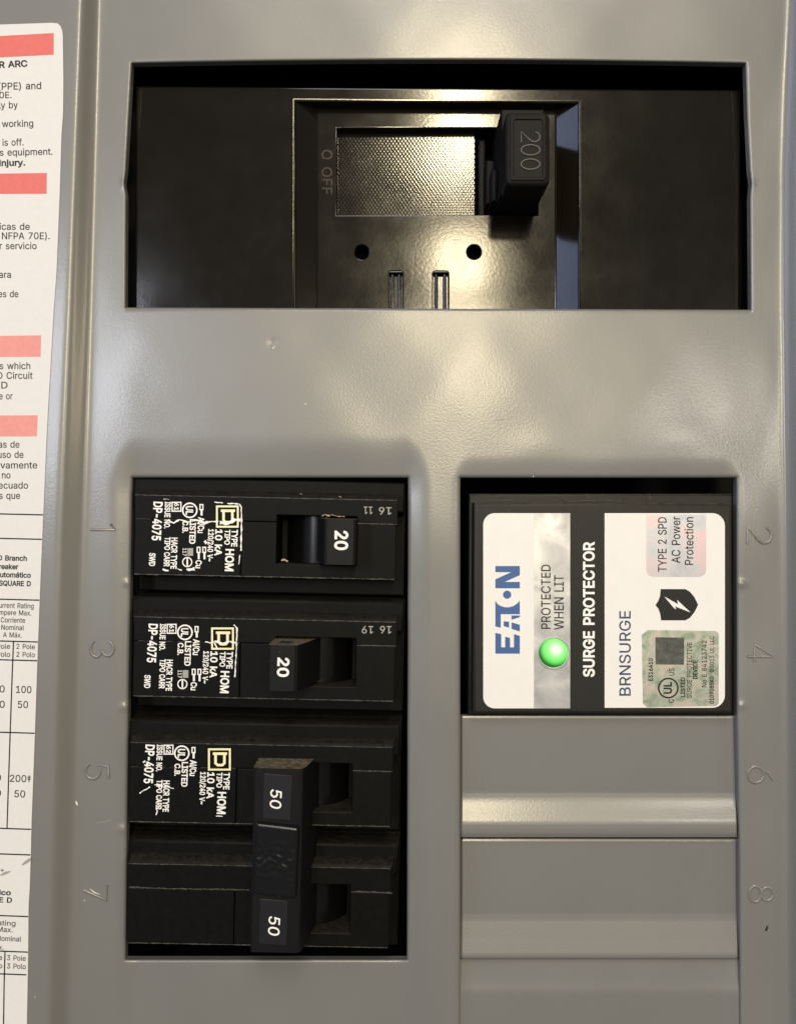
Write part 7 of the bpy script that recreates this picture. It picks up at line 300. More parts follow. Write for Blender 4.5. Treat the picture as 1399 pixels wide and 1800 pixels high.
á 389 160,-35,133,-33,108,-28,83,-19,61,-6,42,10,26,30,14,54,7,80,4,108,6,132,11,155,21,175,33,191,48,205,65,216,82,224,100,231,119,236,138,240,156,243,175,246,196,248,215,251,230,252,241,254,249,256,251,257,250,256,249,254,249,256,249,268,247,277,244,284,240,290,235,294,228,299,220,302,209,304,196,305,182,304,170,302,159,298,150,294,143,289,136,283,131,277,127,270,114,243,5,275,28,326,43,348,62,366,81,380,103,392,125,400,148,406,171,409,194,410,210,410,227,408,245,405,263,400,282,392,300,382,317,369,333,352,345,332,355,309,361,281,363,252,363,-26,251,-26,251,26,287,26,289,29,280,17,270,6,257,-5,242,-15,225,-23,205,-30,183,-33,170,71,188,73,203,76,215,82,226,89,234,97,241,106,246,117,248,127,250,139,252,140,286,165,277,160,267,157,257,154,247,152,236,150,225,148,214,147,204,145,194,144,186,143,179,142,166,140,154,137,143,134,134,130,128,126,123,122,120,118,119,113,118,105,119,98,120,92,123,88,127,84,132,80,139,77,148,74,159,72,121,403,194,555,326,555,226,403,249,256,251,-9,229,407,136,403 6.5.117,117.116.6,7.6.116,116.115.7,8.7.115,115.114.8,9.8.114,114.113.9,10.9.113,11.10.113,113.112.11,12.11.112,13.12.112,82.84.83,21.105.104,82.83.0,122.0.83,20.106.105,105.21.20,0.122.1,121.1.122,107.106.19,106.20.19,42.41.55,1.121.2,121.120.2,3.2.120,120.119.3,4.3.119,119.118.4,5.4.118,117.5.118,13.112.111,14.13.111,15.14.111,111.110.15,16.15.110,110.109.16,17.16.109,109.108.17,18.17.108,108.107.18,107.19.18,48.47.50,47.46.50,51.50.46,46.45.51,52.51.45,45.44.52,53.52.44,44.43.53,54.53.43,43.42.54,42.55.54,130.56.123,102.22.103,22.102.101,101.100.22,100.23.22,124.58.59,24.99.98,60.126.129,23.100.99,99.24.23,38.37.126,39.38.126,126.58.57,59.58.126,126.60.59,124.59.60,30.29.28,29.30.26,28.27.127,92.91.93,97.96.29,28.29.27,127.27.31,76.77.71,74.76.71,75.74.71,94.75.71,71.70.94,71.77.72,78.72.77,73.78.77,77.76.73,76.74.73,74.75.73,90.94.91,29.96.95,95.94.29,27.29.94,94.70.27,70.69.27,31.27.69,69.68.31,32.31.68,68.67.32,78.73.128,80.79.73,81.80.73,86.85.73,87.86.73,88.87.73,73.75.88,89.88.75,90.89.75,75.94.90,24.98.97,25.24.97,97.29.25,29.26.25,32.67.33,67.66.33,34.33.66,66.65.34,65.64.34,35.34.64,64.63.35,36.35.63,63.62.36,37.36.62,126.37.62,61.126.62,60.129.124,84.82.81,81.73.84,73.85.84,21.104.103,103.22.21,58.124.57,56.57.124,123.56.124,26.30.127,30.28.127,50.49.48,73.79.128,72.78.128,93.91.94,125.124.129,126.61.129,55.41.130,39.126.40,126.130.40,41.40.130,56.130.126,57.56.126
‡ 341 145,-7,133,144,133,516,208,516,208,144,196,-7,31,192,31,257,310,257,310,192,31,344,31,410,310,410,310,344,133,257,208,257,208,192,133,192,133,410,208,410,208,344,133,344 21.18.10,15.16.8,1.0.5,5.4.1,14.17.15,7.6.14,18.21.19,19.20.13,9.8.16,1.4.16,17.1.16,16.15.17,17.14.6,11.10.18,3.2.18,19.3.18,13.12.19,14.15.20,21.14.20,20.19.21
‡ 341 127,-26,114,143,114,535,227,535,227,143,214,-26,12,173,12,276,329,276,329,173,12,325,12,429,329,429,329,325,114,276,227,276,227,173,114,173,114,429,227,429,227,325,114,325 7.10.11,15.16.8,1.0.5,5.4.1,14.17.15,21.18.10,7.6.14,20.19.18,19.20.13,9.8.16,1.4.16,17.1.16,16.15.17,17.14.6,11.10.18,3.2.19,2.18.19,13.12.19,14.15.20,21.14.20,18.21.20
"""
FONT = {}
for ln_ in GLYPHS.strip('\n').split('\n'):
    ch_, ad_, pv_, pf_ = ln_[0], *ln_[2:].split(' ')
    q_ = list(map(int, pv_.split(',')))
    FONT.setdefault(ch_, []).append((int(ad_), list(zip(q_[0::2], q_[1::2])), [tuple(map(int, t.split('.'))) for t in pf_.split(',')]))
def glyphs(txt, bold):
    vs, fs, x = [], [], 0
    for ch in txt:
        if ch == ' ': x += 260; continue
        ad, pv, pf = FONT[ch][1 if bold >= .012 else 0]; n = len(vs)
        vs += [(x+p, q) for p, q in pv]; fs += [tuple(n+i for i in t) for t in pf]; x += ad
    return np.array(vs, float), fs
def caph(bold):
    v, f = glyphs('H', bold); return v[:, 1].min(), v[:, 1].max()
def text(txt, cx, cy, ln, cap, rot, h, mat, parent, name='lettering', bold=0.0, relief=0.0, skew=0.0):
    """lettering fitted to a measured box: centre, length and capital height in photo pixels, turned by rot (ccw)"""
    v, f = glyphs(txt, bold)
    lo, hi = caph(bold)
    u = (v[:, 0]-v[:, 0].min())/(v[:, 0].max()-v[:, 0].min())*ln-ln/2
    q = (v[:, 1]-lo)/(hi-lo)*cap-cap/2
    u = u+skew*q
    a = math.radians(rot); px = cx+u*math.cos(a)-q*math.sin(a); py = cy-(u*math.sin(a)+q*math.cos(a))
    mb = MB(); top = [mb.v(*XY(px[i], py[i], h), (h+relief)*1e-3) for i in range(len(v))]
    for t in f: mb.face([top[i] for i in t])
    if relief:      # skirts down to the surface
        mb.bm.edges.ensure_lookup_table(); low = {}
        for e in [e for e in mb.bm.edges if len(e.link_faces) == 1]:
            for q_ in e.verts:
                if q_ not in low: low[q_] = mb.bm.verts.new((q_.co.x, q_.co.y+relief*1.2e-3, q_.co.z))
            mb.face([e.verts[0], e.verts[1], low[e.verts[1]], low[e.verts[0]]])
    return mb.build(name, mat, parent, up=not relief, recalc=bool(relief))

def arc(cx, cy, rx, ry, a0, a1, n=10):
    return [(cx+rx*math.cos(math.radians(a0+(a1-a0)*i/n)), cy+ry*math.sin(math.radians(a0+(a1-a0)*i/n))) for i in range(n+1)]
STROKES = {   # digits 0.7 wide, 1 high, as pen strokes
 '0': [arc(.35, .5, .33, .5, 90, 450, 24)],
 '1': [[(.12, .8), (.35, 1), (.35, 0)]],
 '2': [arc(.35, .70, .32, .30, 165, -20, 12)+[(.5, .42), (.02, 0), (.7, 0)]],
 '3': [arc(.33, .75, .30, .25, 160, -90, 12), arc(.33, .25, .34, .25, 90, -160, 12)],
 '4': [[(.70, .28), (0, .28), (.50, 1), (.50, 0)]],
 '5': [[(.62, 1), (.14, 1), (.08, .55)]+arc(.33, .32, .32, .32, 125, -155, 14)],
 '6': [[(.58, 1), (.30, .82)]+arc(.36, .31, .33, .31, 150, 510, 22)],
 '7': [[(.02, 1), (.66, 1), (.25, 0)]],
 '8': [arc(.35, .745, .27, .255, -90, 270, 18), arc(.35, .245, .33, .245, 90, 450, 20)],
}
def digit_px(ch, cx, cy, wd, hg, rot=-90):
    out = []
    for st in STROKES[ch]:
        p = []
        for x, y in st:
            u = (x/.7-.5)*wd; q = (y-.5)*hg; a = math.radians(rot)
            p.append((cx+u*math.cos(a)-q*math.sin(a), cy-(u*math.sin(a)+q*math.cos(a))))
        out.append(p)
    return out

# ------------------------------------------------------------------ materials
def mat(name, col, rough=0.4, metal=0.0, spec=0.5, bump=None, vary=None, rvary=None, dust=None, coat=0.0):
    m = bpy.data.materials.new(name); m.use_nodes = True; nt = m.node_tree; N = nt.nodes; L = nt.links
    b = N['Principled BSDF']; b.inputs['Base Color'].default_value = (*col, 1); b.inputs['Roughness'].default_value = rough
    b.inputs['Metallic'].default_value = metal; b.inputs['Specular IOR Level'].default_value = spec
    b.inputs['Coat Weight'].default_value = coat; b.inputs['Coat Roughness'].default_value = .18
    tc = N.new('ShaderNodeNewGeometry')
    def noise(sc, det=3.0, ro=0.6):
        n = N.new('ShaderNodeTexNoise'); n.inputs['Scale'].default_value = sc; n.inputs['Detail'].default_value = det
        n.inputs['Roughness'].default_value = ro; L.new(tc.outputs['Position'], n.inputs['Vector']); return n
    def remap(o, a, b_, c, d):
        r = N.new('ShaderNodeMapRange'); r.inputs[1].default_value = a; r.inputs[2].default_value = b_
        r.inputs[3].default_value = c; r.inputs[4].default_value = d; L.new(o, r.inputs[0]); return r.outputs[0]
    cur = None
    if vary:      # (scale, amount): mottling of the colour itself
        n = noise(vary[0], 4)
        mx = N.new('ShaderNodeMix'); mx.data_type = 'RGBA'
        mx.inputs[6].default_value = (*[c*(1-vary[1]) for c in col], 1); mx.inputs[7].default_value = (*[min(1, c*(1+vary[1])) for c in col], 1)
        L.new(remap(n.outputs['Fac'], .3, .7, 0, 1), mx.inputs[0]); cur = mx.outputs[2]
    if dust:      # (colour, amount): dust that settled on faces looking up, in patches
        n = noise(900, 5, .7); sp = N.new('ShaderNodeSeparateXYZ'); L.new(tc.outputs['Normal'], sp.inputs[0])
        mu = N.new('ShaderNodeMath'); mu.operation = 'MULTIPLY'
        L.new(remap(sp.outputs['Z'], .45, .95, 0, dust[1]), mu.inputs[0]); L.new(remap(n.outputs['Fac'], .32, .62, 0.15, 1), mu.inputs[1])
        sx = noise(2600, 2); mu2 = N.new('ShaderNodeMath'); mu2.operation = 'MAXIMUM'
        L.new(mu.outputs[0], mu2.inputs[0]); L.new(remap(sx.outputs['Fac'], .70, .78, 0, dust[1]*.5), mu2.inputs[1])
        mx = N.new('ShaderNodeMix'); mx.data_type = 'RGBA'; mx.inputs[7].default_value = (*dust[0], 1)
        if cur: L.new(cur, mx.inputs[6])
        else: mx.inputs[6].default_value = (*col, 1)
        L.new(mu2.outputs[0], mx.inputs[0]); cur = mx.outputs[2]
        ra = N.new('ShaderNodeMapRange'); ra.inputs[3].default_value = rough; ra.inputs[4].default_value = .9
        L.new(mu2.outputs[0], ra.inputs[0]); L.new(ra.outputs[0], b.inputs['Roughness'])
    if cur: L.new(cur, b.inputs['Base Color'])
    if rvary and not dust:
        n = noise(rvary[0], 4); L.new(remap(n.outputs['Fac'], .3, .7, rough-rvary[1], rough+rvary[1]), b.inputs['Roughness'])
    if bump:      # [(scale, height in metres, detail)]
        prev = None
        for sc, ht, de in bump:
            n = noise(sc, de); bp = N.new('ShaderNodeBump'); bp.inputs['Strength'].default_value = 1.0; bp.inputs['Distance'].default_value = ht
            L.new(n.outputs['Fac'], bp.inputs['Height'])
            if prev: L.new(prev, bp.inputs['Normal'])
            prev = bp.outputs['Normal']
        L.new(prev, b.inputs['Normal']); L.new(prev, b.inputs['Coat Normal'])
    return m
DUST = (0.22, 0.17, 0.11)
M_paint = mat('grey_enamel', (0.156, 0.154, 0.147), 0.37, spec=.6, coat=.42, vary=(60, .02), rvary=(45, .03), bump=[(2100, 1.5e-5, 2.5)])
M_paper = mat('label_paper', (0.64, 0.62, 0.61), 0.55, vary=(900, .02), bump=[(1200, 4e-6, 2)])
M_red = mat('red_print', (0.62, 0.12, 0.10), 0.5, vary=(1400, .06))
M_pink = mat('faded_red_print', (0.66, 0.24, 0.21), 0.5, vary=(1400, .06))
M_ink = mat('black_ink', (0.014, 0.014, 0.014), 0.5, spec=.25)
M_black = mat('black_case', (0.0032, 0.0031, 0.0029), 0.50, spec=.10, vary=(700, .3), bump=[(3500, 5e-6, 2)], dust=((.080, .070, .058), .22))
M_rocker = mat('smooth_black', (0.003, 0.003, 0.003), 0.22, spec=.4)
M_handle = mat('black_handle', (0.0055, 0.0055, 0.0060), 0.48, spec=.16, bump=[(3000, 8e-6, 2)], dust=((.20, .16, .105), .85))
M_main = mat('brown_black_moulding', (0.0062, 0.0047, 0.0027), 0.12, rvary=(120, .02), bump=[(1300, 5e-6, 2)])
M_mainhandle = mat('charcoal_handle', (0.007, 0.0062, 0.0055), 0.55, spec=.13, bump=[(4000, 1e-5, 2)], vary=(800, .15))
M_relief = mat('dark_relief', (0.0065, 0.005, 0.003), 0.2)
M_dark = mat('dark_cavity', (0.006, 0.006, 0.006), 0.8)
M_white = mat('white_print', (0.80, 0.79, 0.76), 0.5, vary=(2500, .06))
M_cream = mat('cream_print', (0.80, 0.74, 0.45), 0.5)
M_greyprint = mat('grey_print', (0.30, 0.29, 0.27), 0.5)
M_dimgrey = mat('dim_grey', (0.045, 0.042, 0.037), 0.6, vary=(2200, .8))  # mottled dark grey for the thin edge lines and the fibres
M_spd = mat('black_surge_case', (0.011, 0.010, 0.008), 0.5, spec=.3, bump=[(3000, 8e-6, 2)], vary=(500, .2), dust=((.2, .17, .12), .35))
M_spdlabel = mat('white_label', (0.72, 0.70, 0.68), 0.45, vary=(300, .015))
M_spdband = mat('matt_black_band', (0.010, 0.010, 0.009), 0.5, spec=.3)
M_blue = mat('blue_print', (0.030, 0.095, 0.27), 0.5)
M_navy = mat('navy_print', (0.020, 0.040, 0.11), 0.5)
M_chip = mat('bare_chip', (0.62, 0.60, 0.55), 0.4)
def foil(name, c0, c1, c2, sc):
    m = mat(name, c0, 0.36, metal=0.5, bump=[(1500, 6e-6, 2)]); nt = m.node_tree; N = nt.nodes; L = nt.links; b = N['Principled BSDF']
    g = N.new('ShaderNodeNewGeometry'); n = N.new('ShaderNodeTexNoise'); n.inputs['Scale'].default_value = sc; n.inputs['Detail'].default_value = 3
    n.inputs['Distortion'].default_value = 1.2
    L.new(g.outputs['Position'], n.inputs['Vector']); r = N.new('ShaderNodeValToRGB'); e = r.color_ramp.elements
    e[0].position = .35; e[0].color = (*c0, 1); e[1].position = .65; e[1].color = (*c1, 1); k = e.new(.5); k.color = (*c2, 1)
    L.new(n.outputs['Fac'], r.inputs[0]); L.new(r.outputs[0], b.inputs['Base Color']); return m
M_silver = foil('silver_foil', (.34, .34, .36), (.60, .60, .60), (.44, .44, .46), 120)
M_pinkfoil = foil('rosy_foil', (.38, .40, .44), (.58, .42, .44), (.44, .45, .49), 130)
M_holo = foil('hologram_foil', (.26, .31, .24), (.55, .47, .43), (.40, .44, .36), 330)
m = bpy.data.materials.new('lit_green_lens'); m.use_nodes = True; nt = m.node_tree; b = nt.nodes['Principled BSDF']
b.inputs['Base Color'].default_value = (.015, .08, .018, 1); b.inputs['Roughness'].default_value = .45
g = nt.nodes.new('ShaderNodeTexCoord'); vm = nt.nodes.new('ShaderNodeVectorMath'); vm.operation = 'LENGTH'
nt.links.new(g.outputs['Object'], vm.inputs[0]); r = nt.nodes.new('ShaderNodeValToRGB')
mr = nt.nodes.new('ShaderNodeMapRange'); mr.inputs[2].default_value = 27*K*1.05; nt.links.new(vm.outputs['Value'], mr.inputs[0]); nt.links.new(mr.outputs[0], r.inputs[0])
e = r.color_ramp.elements; e[0].position = .24; e[0].color = (.70, 1.0, .62, 1); e[1].position = 1; e[1].color = (.006, .08, .008, 1); k = e.new(.52); k.color = (.26, .80, .20, 1); k = e.new(.82); k.color = (.09, .55, .07, 1)
nt.links.new(r.outputs[0], b.inputs['Emission Color']); b.inputs['Emission Strength'].default_value = 1.35
M_led = m

# ------------------------------------------------------------------ the cabinet behind the cover
mb = MB(); a0, b0 = XY(-155, -155); a1, b1 = XY(1555, 1955)
for z, fl in ((-.075, 0),):
    mb.quad((a0, b0, z), (a1, b0, z), (a1, b1, z), (a0, b1, z))
for (p, q) in (((a0, b0), (a1, b0)), ((a1, b0), (a1, b1)), ((a1, b1), (a0, b1)), ((a0, b1), (a0, b0))):
    mb.quad((p[0], p[1], -.075), (q[0], q[1], -.075), (q[0], q[1], -.0045), (p[0], p[1], -.0045))
o = mb.build('cabinet_interior', M_dark); o['kind'] = 'structure'

# ------------------------------------------------------------------ the grey cover sheet
def ip(y, *kv):
    xs = np.array(kv, float); return np.interp(y, xs[:, 0], xs[:, 1])
lineA = lambda y: ip(y, (-150, 150), (0, 145), (270, 135), (540, 125), (760, 115), (960, 106), (1400, 96), (1800, 86), (1950, 83))
lineB = lambda y: ip(y, (-150, 175), (0, 172), (270, 165), (540, 157.5), (760, 151), (960, 145), (1500, 130), (1800, 123), (1950, 120))
edgeL = lambda y: ip(y, (-150, 234), (110, 233), (150, 231), (300, 222.5), (322, 219.5), (342, 223), (545, 222), (700, 229), (840, 234), (1250, 227), (1686, 222), (1950, 221))
edgeM = lambda y: ip(y, (-150, 717), (840, 717), (1686, 715), (1950, 715))
edgeN = lambda y: 809+0*y
edgeR = lambda y: ip(y, (-150, 1305), (110, 1308.5), (200, 1311), (300, 1316), (322, 1319), (345, 1316.5), (545, 1318), (700, 1304), (840, 1292.5), (1256, 1293), (1470, 1297), (1686, 1298.5), (1950, 1299))
lineR = lambda y: ip(y, (-150, 1394), (0, 1388), (150, 1381), (300, 1376), (540, 1376), (860, 1380), (1660, 1383), (1950, 1385))
UR = [-150, 115, 150, 228, 716, 809, 1305, 1376, 1550]
def lines(lo, hi, step, edges, ranges):
    v = list(np.arange(lo, hi+.1, step))
    for a, b_, st in ranges: v += list(np.arange(a, b_+.01, st))
    v = [x for x in v if all(abs(x-e) > 9.5 for e in edges)]
    for e in edges: v += [e+d for d in (-9, -6, -4.5, -3.2, -2, -1.1, -.4, 0, .4, 1.1, 2, 3.2, 4.5, 6, 9)]
    v = sorted(v); out = [v[0]]
    for x in v[1:]:
        if x-out[-1] > .3 or x in edges:
            if x-out[-1] <= .3 and x in edges: out[-1] = x
            else: out.append(x)
    return np.array(out)
ul = lines(-150, 1550, 6, [228, 716, 809, 1305], [(104, 162, 1.5), (1362, 1402, 2), (470, 492, 1.5), (200, 219, 2), (1314, 1326, 2)])
vl = lines(-150, 1950, 6, [110, 543, 840, 1686], [(590, 614, 1.5), (1012, 1040, 2), (1230, 1256, 2), (1440, 1470, 2), (305, 340, 3)])
UU, VV = np.meshgrid(ul, vl)
def warp(U, V):
    X = np.zeros_like(U); f = [lambda y: -150+0*y, lineA, lineB, edgeL, edgeM, edgeN, edgeR, lineR, lambda y: 1550+0*y]
    for k in range(8):
        m_ = (U >= UR[k]) & (U <= UR[k+1]); t = (U-UR[k])/(UR[k+1]-UR[k])
        X = np.where(m_, f[k](V)*(1-t)+f[k+1](V)*t, X)
    g1 = np.exp(-((V-110)/60)**2); g2 = np.exp(-((V-543)/60)**2)
    Y = V+g1*(2.5-6*(1-((X-770)/540)**2).clip(0, 1))+g2*((X-770)/540*2.0-.5)
    return X, Y
def sm(t): t = np.clip(t, 0, 1); return t*t*(3-2*t)
OPEN = [(228, 1305, 110, 543), (228, 716, 840, 1686), (809, 1305, 840, 1686)]
def boxd(X, Y, x0, x1, y0, y1, sx=1.0):
    dx = np.maximum(np.maximum(x0-X, X-x1), 0)*sx; dy = np.maximum(np.maximum(y0-Y, Y-y1), 0); return np.hypot(dx, dy)
def cover_h(U, V, X, Y):
    A, B, R = lineA(Y), lineB(Y), lineR(Y); H = np.zeros_like(X)
    ramp = lambda t, k=9.0: (np.logaddexp(0, k*t)-np.logaddexp(0, k*(t-1)))/k     # straight slope with rounded bends
    H += 3.0*ramp((B-X)/(B-A))
    H += 3.0*ramp((X-R)/30)
    d1 = boxd(X, Y, 250, 700, 872, 2100, 1.9); H -= .95*sm(1-d1/110)
    d2 = boxd(X, Y, 830, 1270, 862, 2100, 1.6); H -= .5*sm(1-d2/60)
    # gentle buckling of the thin sheet
    for sx, sy, ph, am in ((310, 420, .4, .07), (190, 260, 2.0, .03), (520, 300, 4.1, .08), (120, 150, 1.1, .012)):
        H += am*sm((X-B)/90)*sm((R-X)/40)*np.sin(X/sx*2*math.pi+ph)*np.sin(Y/sy*2*math.pi+1.7*ph)
    for cx, cy, sx, sy, am in ((227, 1025, 8, 6, .18), (221, 1243, 9, 7, .2), (218, 1458, 10, 8, .2), (1302, 1026, 9, 7, .24), (1302, 1241, 8, 7, .2),
                               (219, 322, 6, 9, .2), (1321, 322, 6, 9, .2), (960, 785, 60, 28, .10), (1200, 770, 70, 32, .10), (1275, 715, 30, 40, .06),
                               (480, 602, 10, 9, -.10), (480, 609, 3, 2, .07)):
        H += am*np.exp(-((X-cx)/sx)**2-((Y-cy)/sy)**2)
    # dip below the last knockout, ended by slits at both sides
    t = (U >= 810.1) & (U <= 1303.9) & (V >= 1686)
    H = np.where(t, H-.8*np.clip((1742-V)/56, 0, 1)**.8, H)
    for u0, u1, v0, v1 in OPEN:
        if u0 == 809: v1 = 1e4
        d = np.hypot(np.maximum(np.maximum(u0-U, U-u1), 0), np.maximum(np.maximum(v0-V, V-v1), 0))
        q = np.clip(1-d/6, 0, 1); H -= .75*(1-np.sqrt(1-q*q))
    return H
XX, YY = warp(UU, VV); HH = cover_h(UU, VV, XX, YY)
def to_world(X, Y, H):
    f = 1-H/D; return np.stack([(X-699.5)*K*f, -H*1e-3, Z0+(900-Y)*K*f], -1)
PW = to_world(XX, YY, HH); nv, nu = UU.shape
cover = thing('panel_cover', 'grey enamelled steel cover of the breaker panel with cut out windows', 'panel cover', 762, 700, 0)
org = np.array(cover['_o'])
verts = list(map(tuple, (PW.reshape(-1, 3)-org))); faces = []
uc = (ul[:-1]+ul[1:])/2; vc = (vl[:-1]+vl[1:])/2
hole = np.zeros((nv-1, nu-1), bool)
for u0, u1, v0, v1 in OPEN: hole |= ((uc > u0) & (uc < u1))[None, :] & ((vc > v0) & (vc < v1))[:, None]
for j in range(nv-1):
    for i in range(nu-1):
        if not hole[j, i]: faces.append((j*nu+i, (j+1)*nu+i, (j+1)*nu+i+1, j*nu+i+1))
def wall(idx, depth=1.3):
    base = len(verts)
    for k in idx: x, y, z = verts[k]; verts.append((x, y+depth*1e-3, z))
    for k in range(len(idx)-1): faces.append((idx[k], idx[k+1], base+k+1, base+k))
for u0, u1, v0, v1 in OPEN:
    i0, i1 = int(np.argmin(abs(ul-u0))), int(np.argmin(abs(ul-u1))); j0, j1 = int(np.argmin(abs(vl-v0))), int(np.argmin(abs(vl-v1)))
    wall([j0*nu+i for i in range(i1, i0-1, -1)]); wall([j*nu+i0 for j in range(j0, j1+1)])
    wall([j1*nu+i for i in range(i0, i1+1)]); wall([j*nu+i1 for j in range(j1, j0-1, -1)])
me = bpy.data.meshes.new('cover_sheet'); me.from_pydata(verts, [], faces); me.materials.append(M_paint); me.update()
me.polygons.foreach_set('use_smooth', [True]*len(me.polygons)); me.set_sharp_from_angle(angle=math.radians(50))
link('cover_sheet', me, cover)

def cover_height_at(px, py):
    U = np.array([[float(px)]]); V = np.array([[float(py)]]); return float(cover_h(U, V, U, V)[0, 0])

# knockout plates left in the cover under the surge protector
def knockout(v0, v1, prof):
    vs = []; ys = sorted(set(list(np.linspace(v0, v1, 40))+[p[0] for p in prof])); mb = MB(); rows = []
    for y in ys:
        h = prof_h(prof, y); xa, xb = edgeN(y)+1.0, float(edgeR(np.array(y)))-1.0
        rows.append([mb.v(*XY(xa+(xb-xa)*t, y, h), (h+(-.35 if t in (0, 1) else 0))*1e-3) for t in (0, .006, .25, .5, .75, .994, 1)])
    for r0, r1 in zip(rows, rows[1:]):
        for i in range(6): mb.face([r0[i], r0[i+1], r1[i+1], r1[i]])
    for r in (rows[0], rows[-1]):
        low = [mb.bm.verts.new((p.co.x, p.co.y+.0016, p.co.z)) for p in r]
        for i in range(6): mb.face([r[i], r[i+1], low[i+1], low[i]])
    for i in (0, 6):
        col = [r[i] for r in rows]; low = [mb.bm.verts.new((p.co.x, p.co.y+.0016, p.co.z)) for p in col]
        for a in range(len(col)-1): mb.face([col[a], col[a+1], low[a+1], low[a]])
    return mb.build('knockout_plate', M_paint, cover, sharp=40)
def prof_h(prof, y):
    for (a, ha), (b_, hb) in zip(prof, prof[1:]):
        if a <= y <= b_:
            t = (y-a)/(b_-a); return ha+(hb-ha)*t
    return prof[-1][1]
knockout(1258.5, 1471.5, [(1258.5, -2.2), (1261, -2.1), (1394, -2.1), (1402, -1.98), (1410, -1.80), (1418, -1.58), (1426, -1.34), (1434, -1.09), (1442, -.84), (1449, -.68), (1456, -.62), (1466, -.62), (1471.5, -.9)])
knockout(1474.5, 1685, [(1474.5, -2.3), (1478, -2.1), (1606, -2.1), (1618, -1.95), (1650, -1.30), (1676, -.75), (1681, -.7), (1685, -.9)])

# slot numbers stamped into the cover
for ch, cx, cy, hg in (('1', 182, 931, 44), ('3', 180, 1141, 40), ('5', 171, 1356, 40), ('7', 168, 1569, 40),
                       ('2', 1334, 941, 42), ('4', 1335, 1148, 44), ('6', 1336, 1361, 44), ('8', 1337, 1571, 42)):
    mb = MB(); h0 = cover_height_at(cx, cy)
    for st in digit_px(ch, cx, cy, 30, hg):
        rr = 2.6*K
        pts = [(*XY(x, y, cover_height_at(x, y)), cover_height_at(x, y)*1e-3+.2*rr) for x, y in st]
        mb.tube(pts, rr, .65)
    mb.build('stamped_numeral', M_paint, cover, sharp=60)
# chips and scratches in the paint
def mark(pts, wd, mt, dh=.06, jit=.25):
    mb = MB()
    n = 4; P = []
    for (x0, y0), (x1, y1) in zip(pts, pts[1:]): P += [(x0+(x1-x0)*i/n, y0+(y1-y0)*i/n) for i in range(n)]
    P.append(pts[-1]); hh = max(cover_height_at(x, y) for x, y in P)
    mb.ribbon(P, [wd*max(.25, math.sin(math.pi*(i+.6)/(len(P)+.2))) for i in range(len(P))], hh+dh, jit); return mb.build('paint_chip', mt, cover, up=True)
mark([(134, 1408), (137, 1416)], 4, M_chip); mark([(158, 1562), (167, 1569), (176, 1572)], 2.4, M_chip)
mark([(1349, 1627), (1345, 1637)], 3.5, M_ink); mark([(536, 709), (538, 711)], 2, M_chip); mark([(871, 738), (888, 737)], 2.2, M_greyprint)
mark([(479, 611), (482, 612)], 2.4, M_chip); mark([(148, 1582), (150, 1583)], 2, M_chip); mark([(170, 1447), (200, 1441)], 1.0, M_greyprint)
mark([(62, 1752), (63, 1753)], 2.4, M_chip); mark([(936, 1000-163), (938, 838)], 2, M_chip)

# ------------------------------------------------------------------ the paper label on the left flange
HL = 3.16
edgeP = lambda y: float(ip(y, (40, 108), (60, 111), (140, 112), (200, 111.5), (240, 108.5), (330, 106), (480, 100), (540, 95.5), (760, 83), (900, 77), (1040, 71), (1160, 66.5), (1290, 62), (1450, 56), (1500, 55), (1512, 54.5), (1560, 53), (1590, 51), (1690, 50), (1800, 48), (1955, 45)))
lab = thing('warning_label', 'white bilingual paper label with red bands and a ratings table along left edge', 'label', 50, 900, HL)
mb = MB(); pts = [(-145, 48)]+[(x, 48-8.5*(x+145)/250) for x in (-60, 0, 60, 92)]
pts += [(102, 41), (107, 46), (110, 54)]+[(edgeP(y), y) for y in list(range(62, 1955, 12))]+[(-145, 1955)]
mb.plate([XY(x, y, HL) for x, y in pts], HL-.12, HL, .03); mb.build('paper_sheet', M_paper, lab)
def band(p, mt):
    mb = MB(); mb.poly(p, HL+.03); mb.build('red_band', mt, lab, up=True)
band([(-140, 71), (95, 58), (95, 96), (-140, 108)], M_red); band([(-140, 307), (83, 304), (82.5, 340.5), (-140, 341)], M_red)
band([(-140, 592), (73, 589.5), (72, 627), (-140, 628)], M_pink); band([(-140, 731), (67, 730), (65.5, 767), (-140, 767)], M_pink)
for y, dx in ((904, 0), (947, 0), (1054, 0), (1127.5, 0), (1160.5, 0), (1288, 0), (1457, 0), (1502, 0), (1610.5, 0), (1673, 0), (1713, 2)):
    mb = MB(); xr = edgeP(y)-dx-.6; sl = .022+(y-900)*2.0e-5
    mb.ribbon([(-140, y-sl*170), (0, y-sl*30), (xr, y+sl*(xr-30))], 2.3, HL+.03); mb.build('table_rule', M_ink, lab, up=True)
for p in ([(24.5, 1127), (22, 1190), (18.5, 1290), (13, 1456)], [(9.5, 1673), (8, 1730), (7, 1800), (5, 1950)]):
    mb = MB(); mb.ribbon(p, 2.2, HL+.03); mb.build('table_rule', M_ink, lab, up=True)
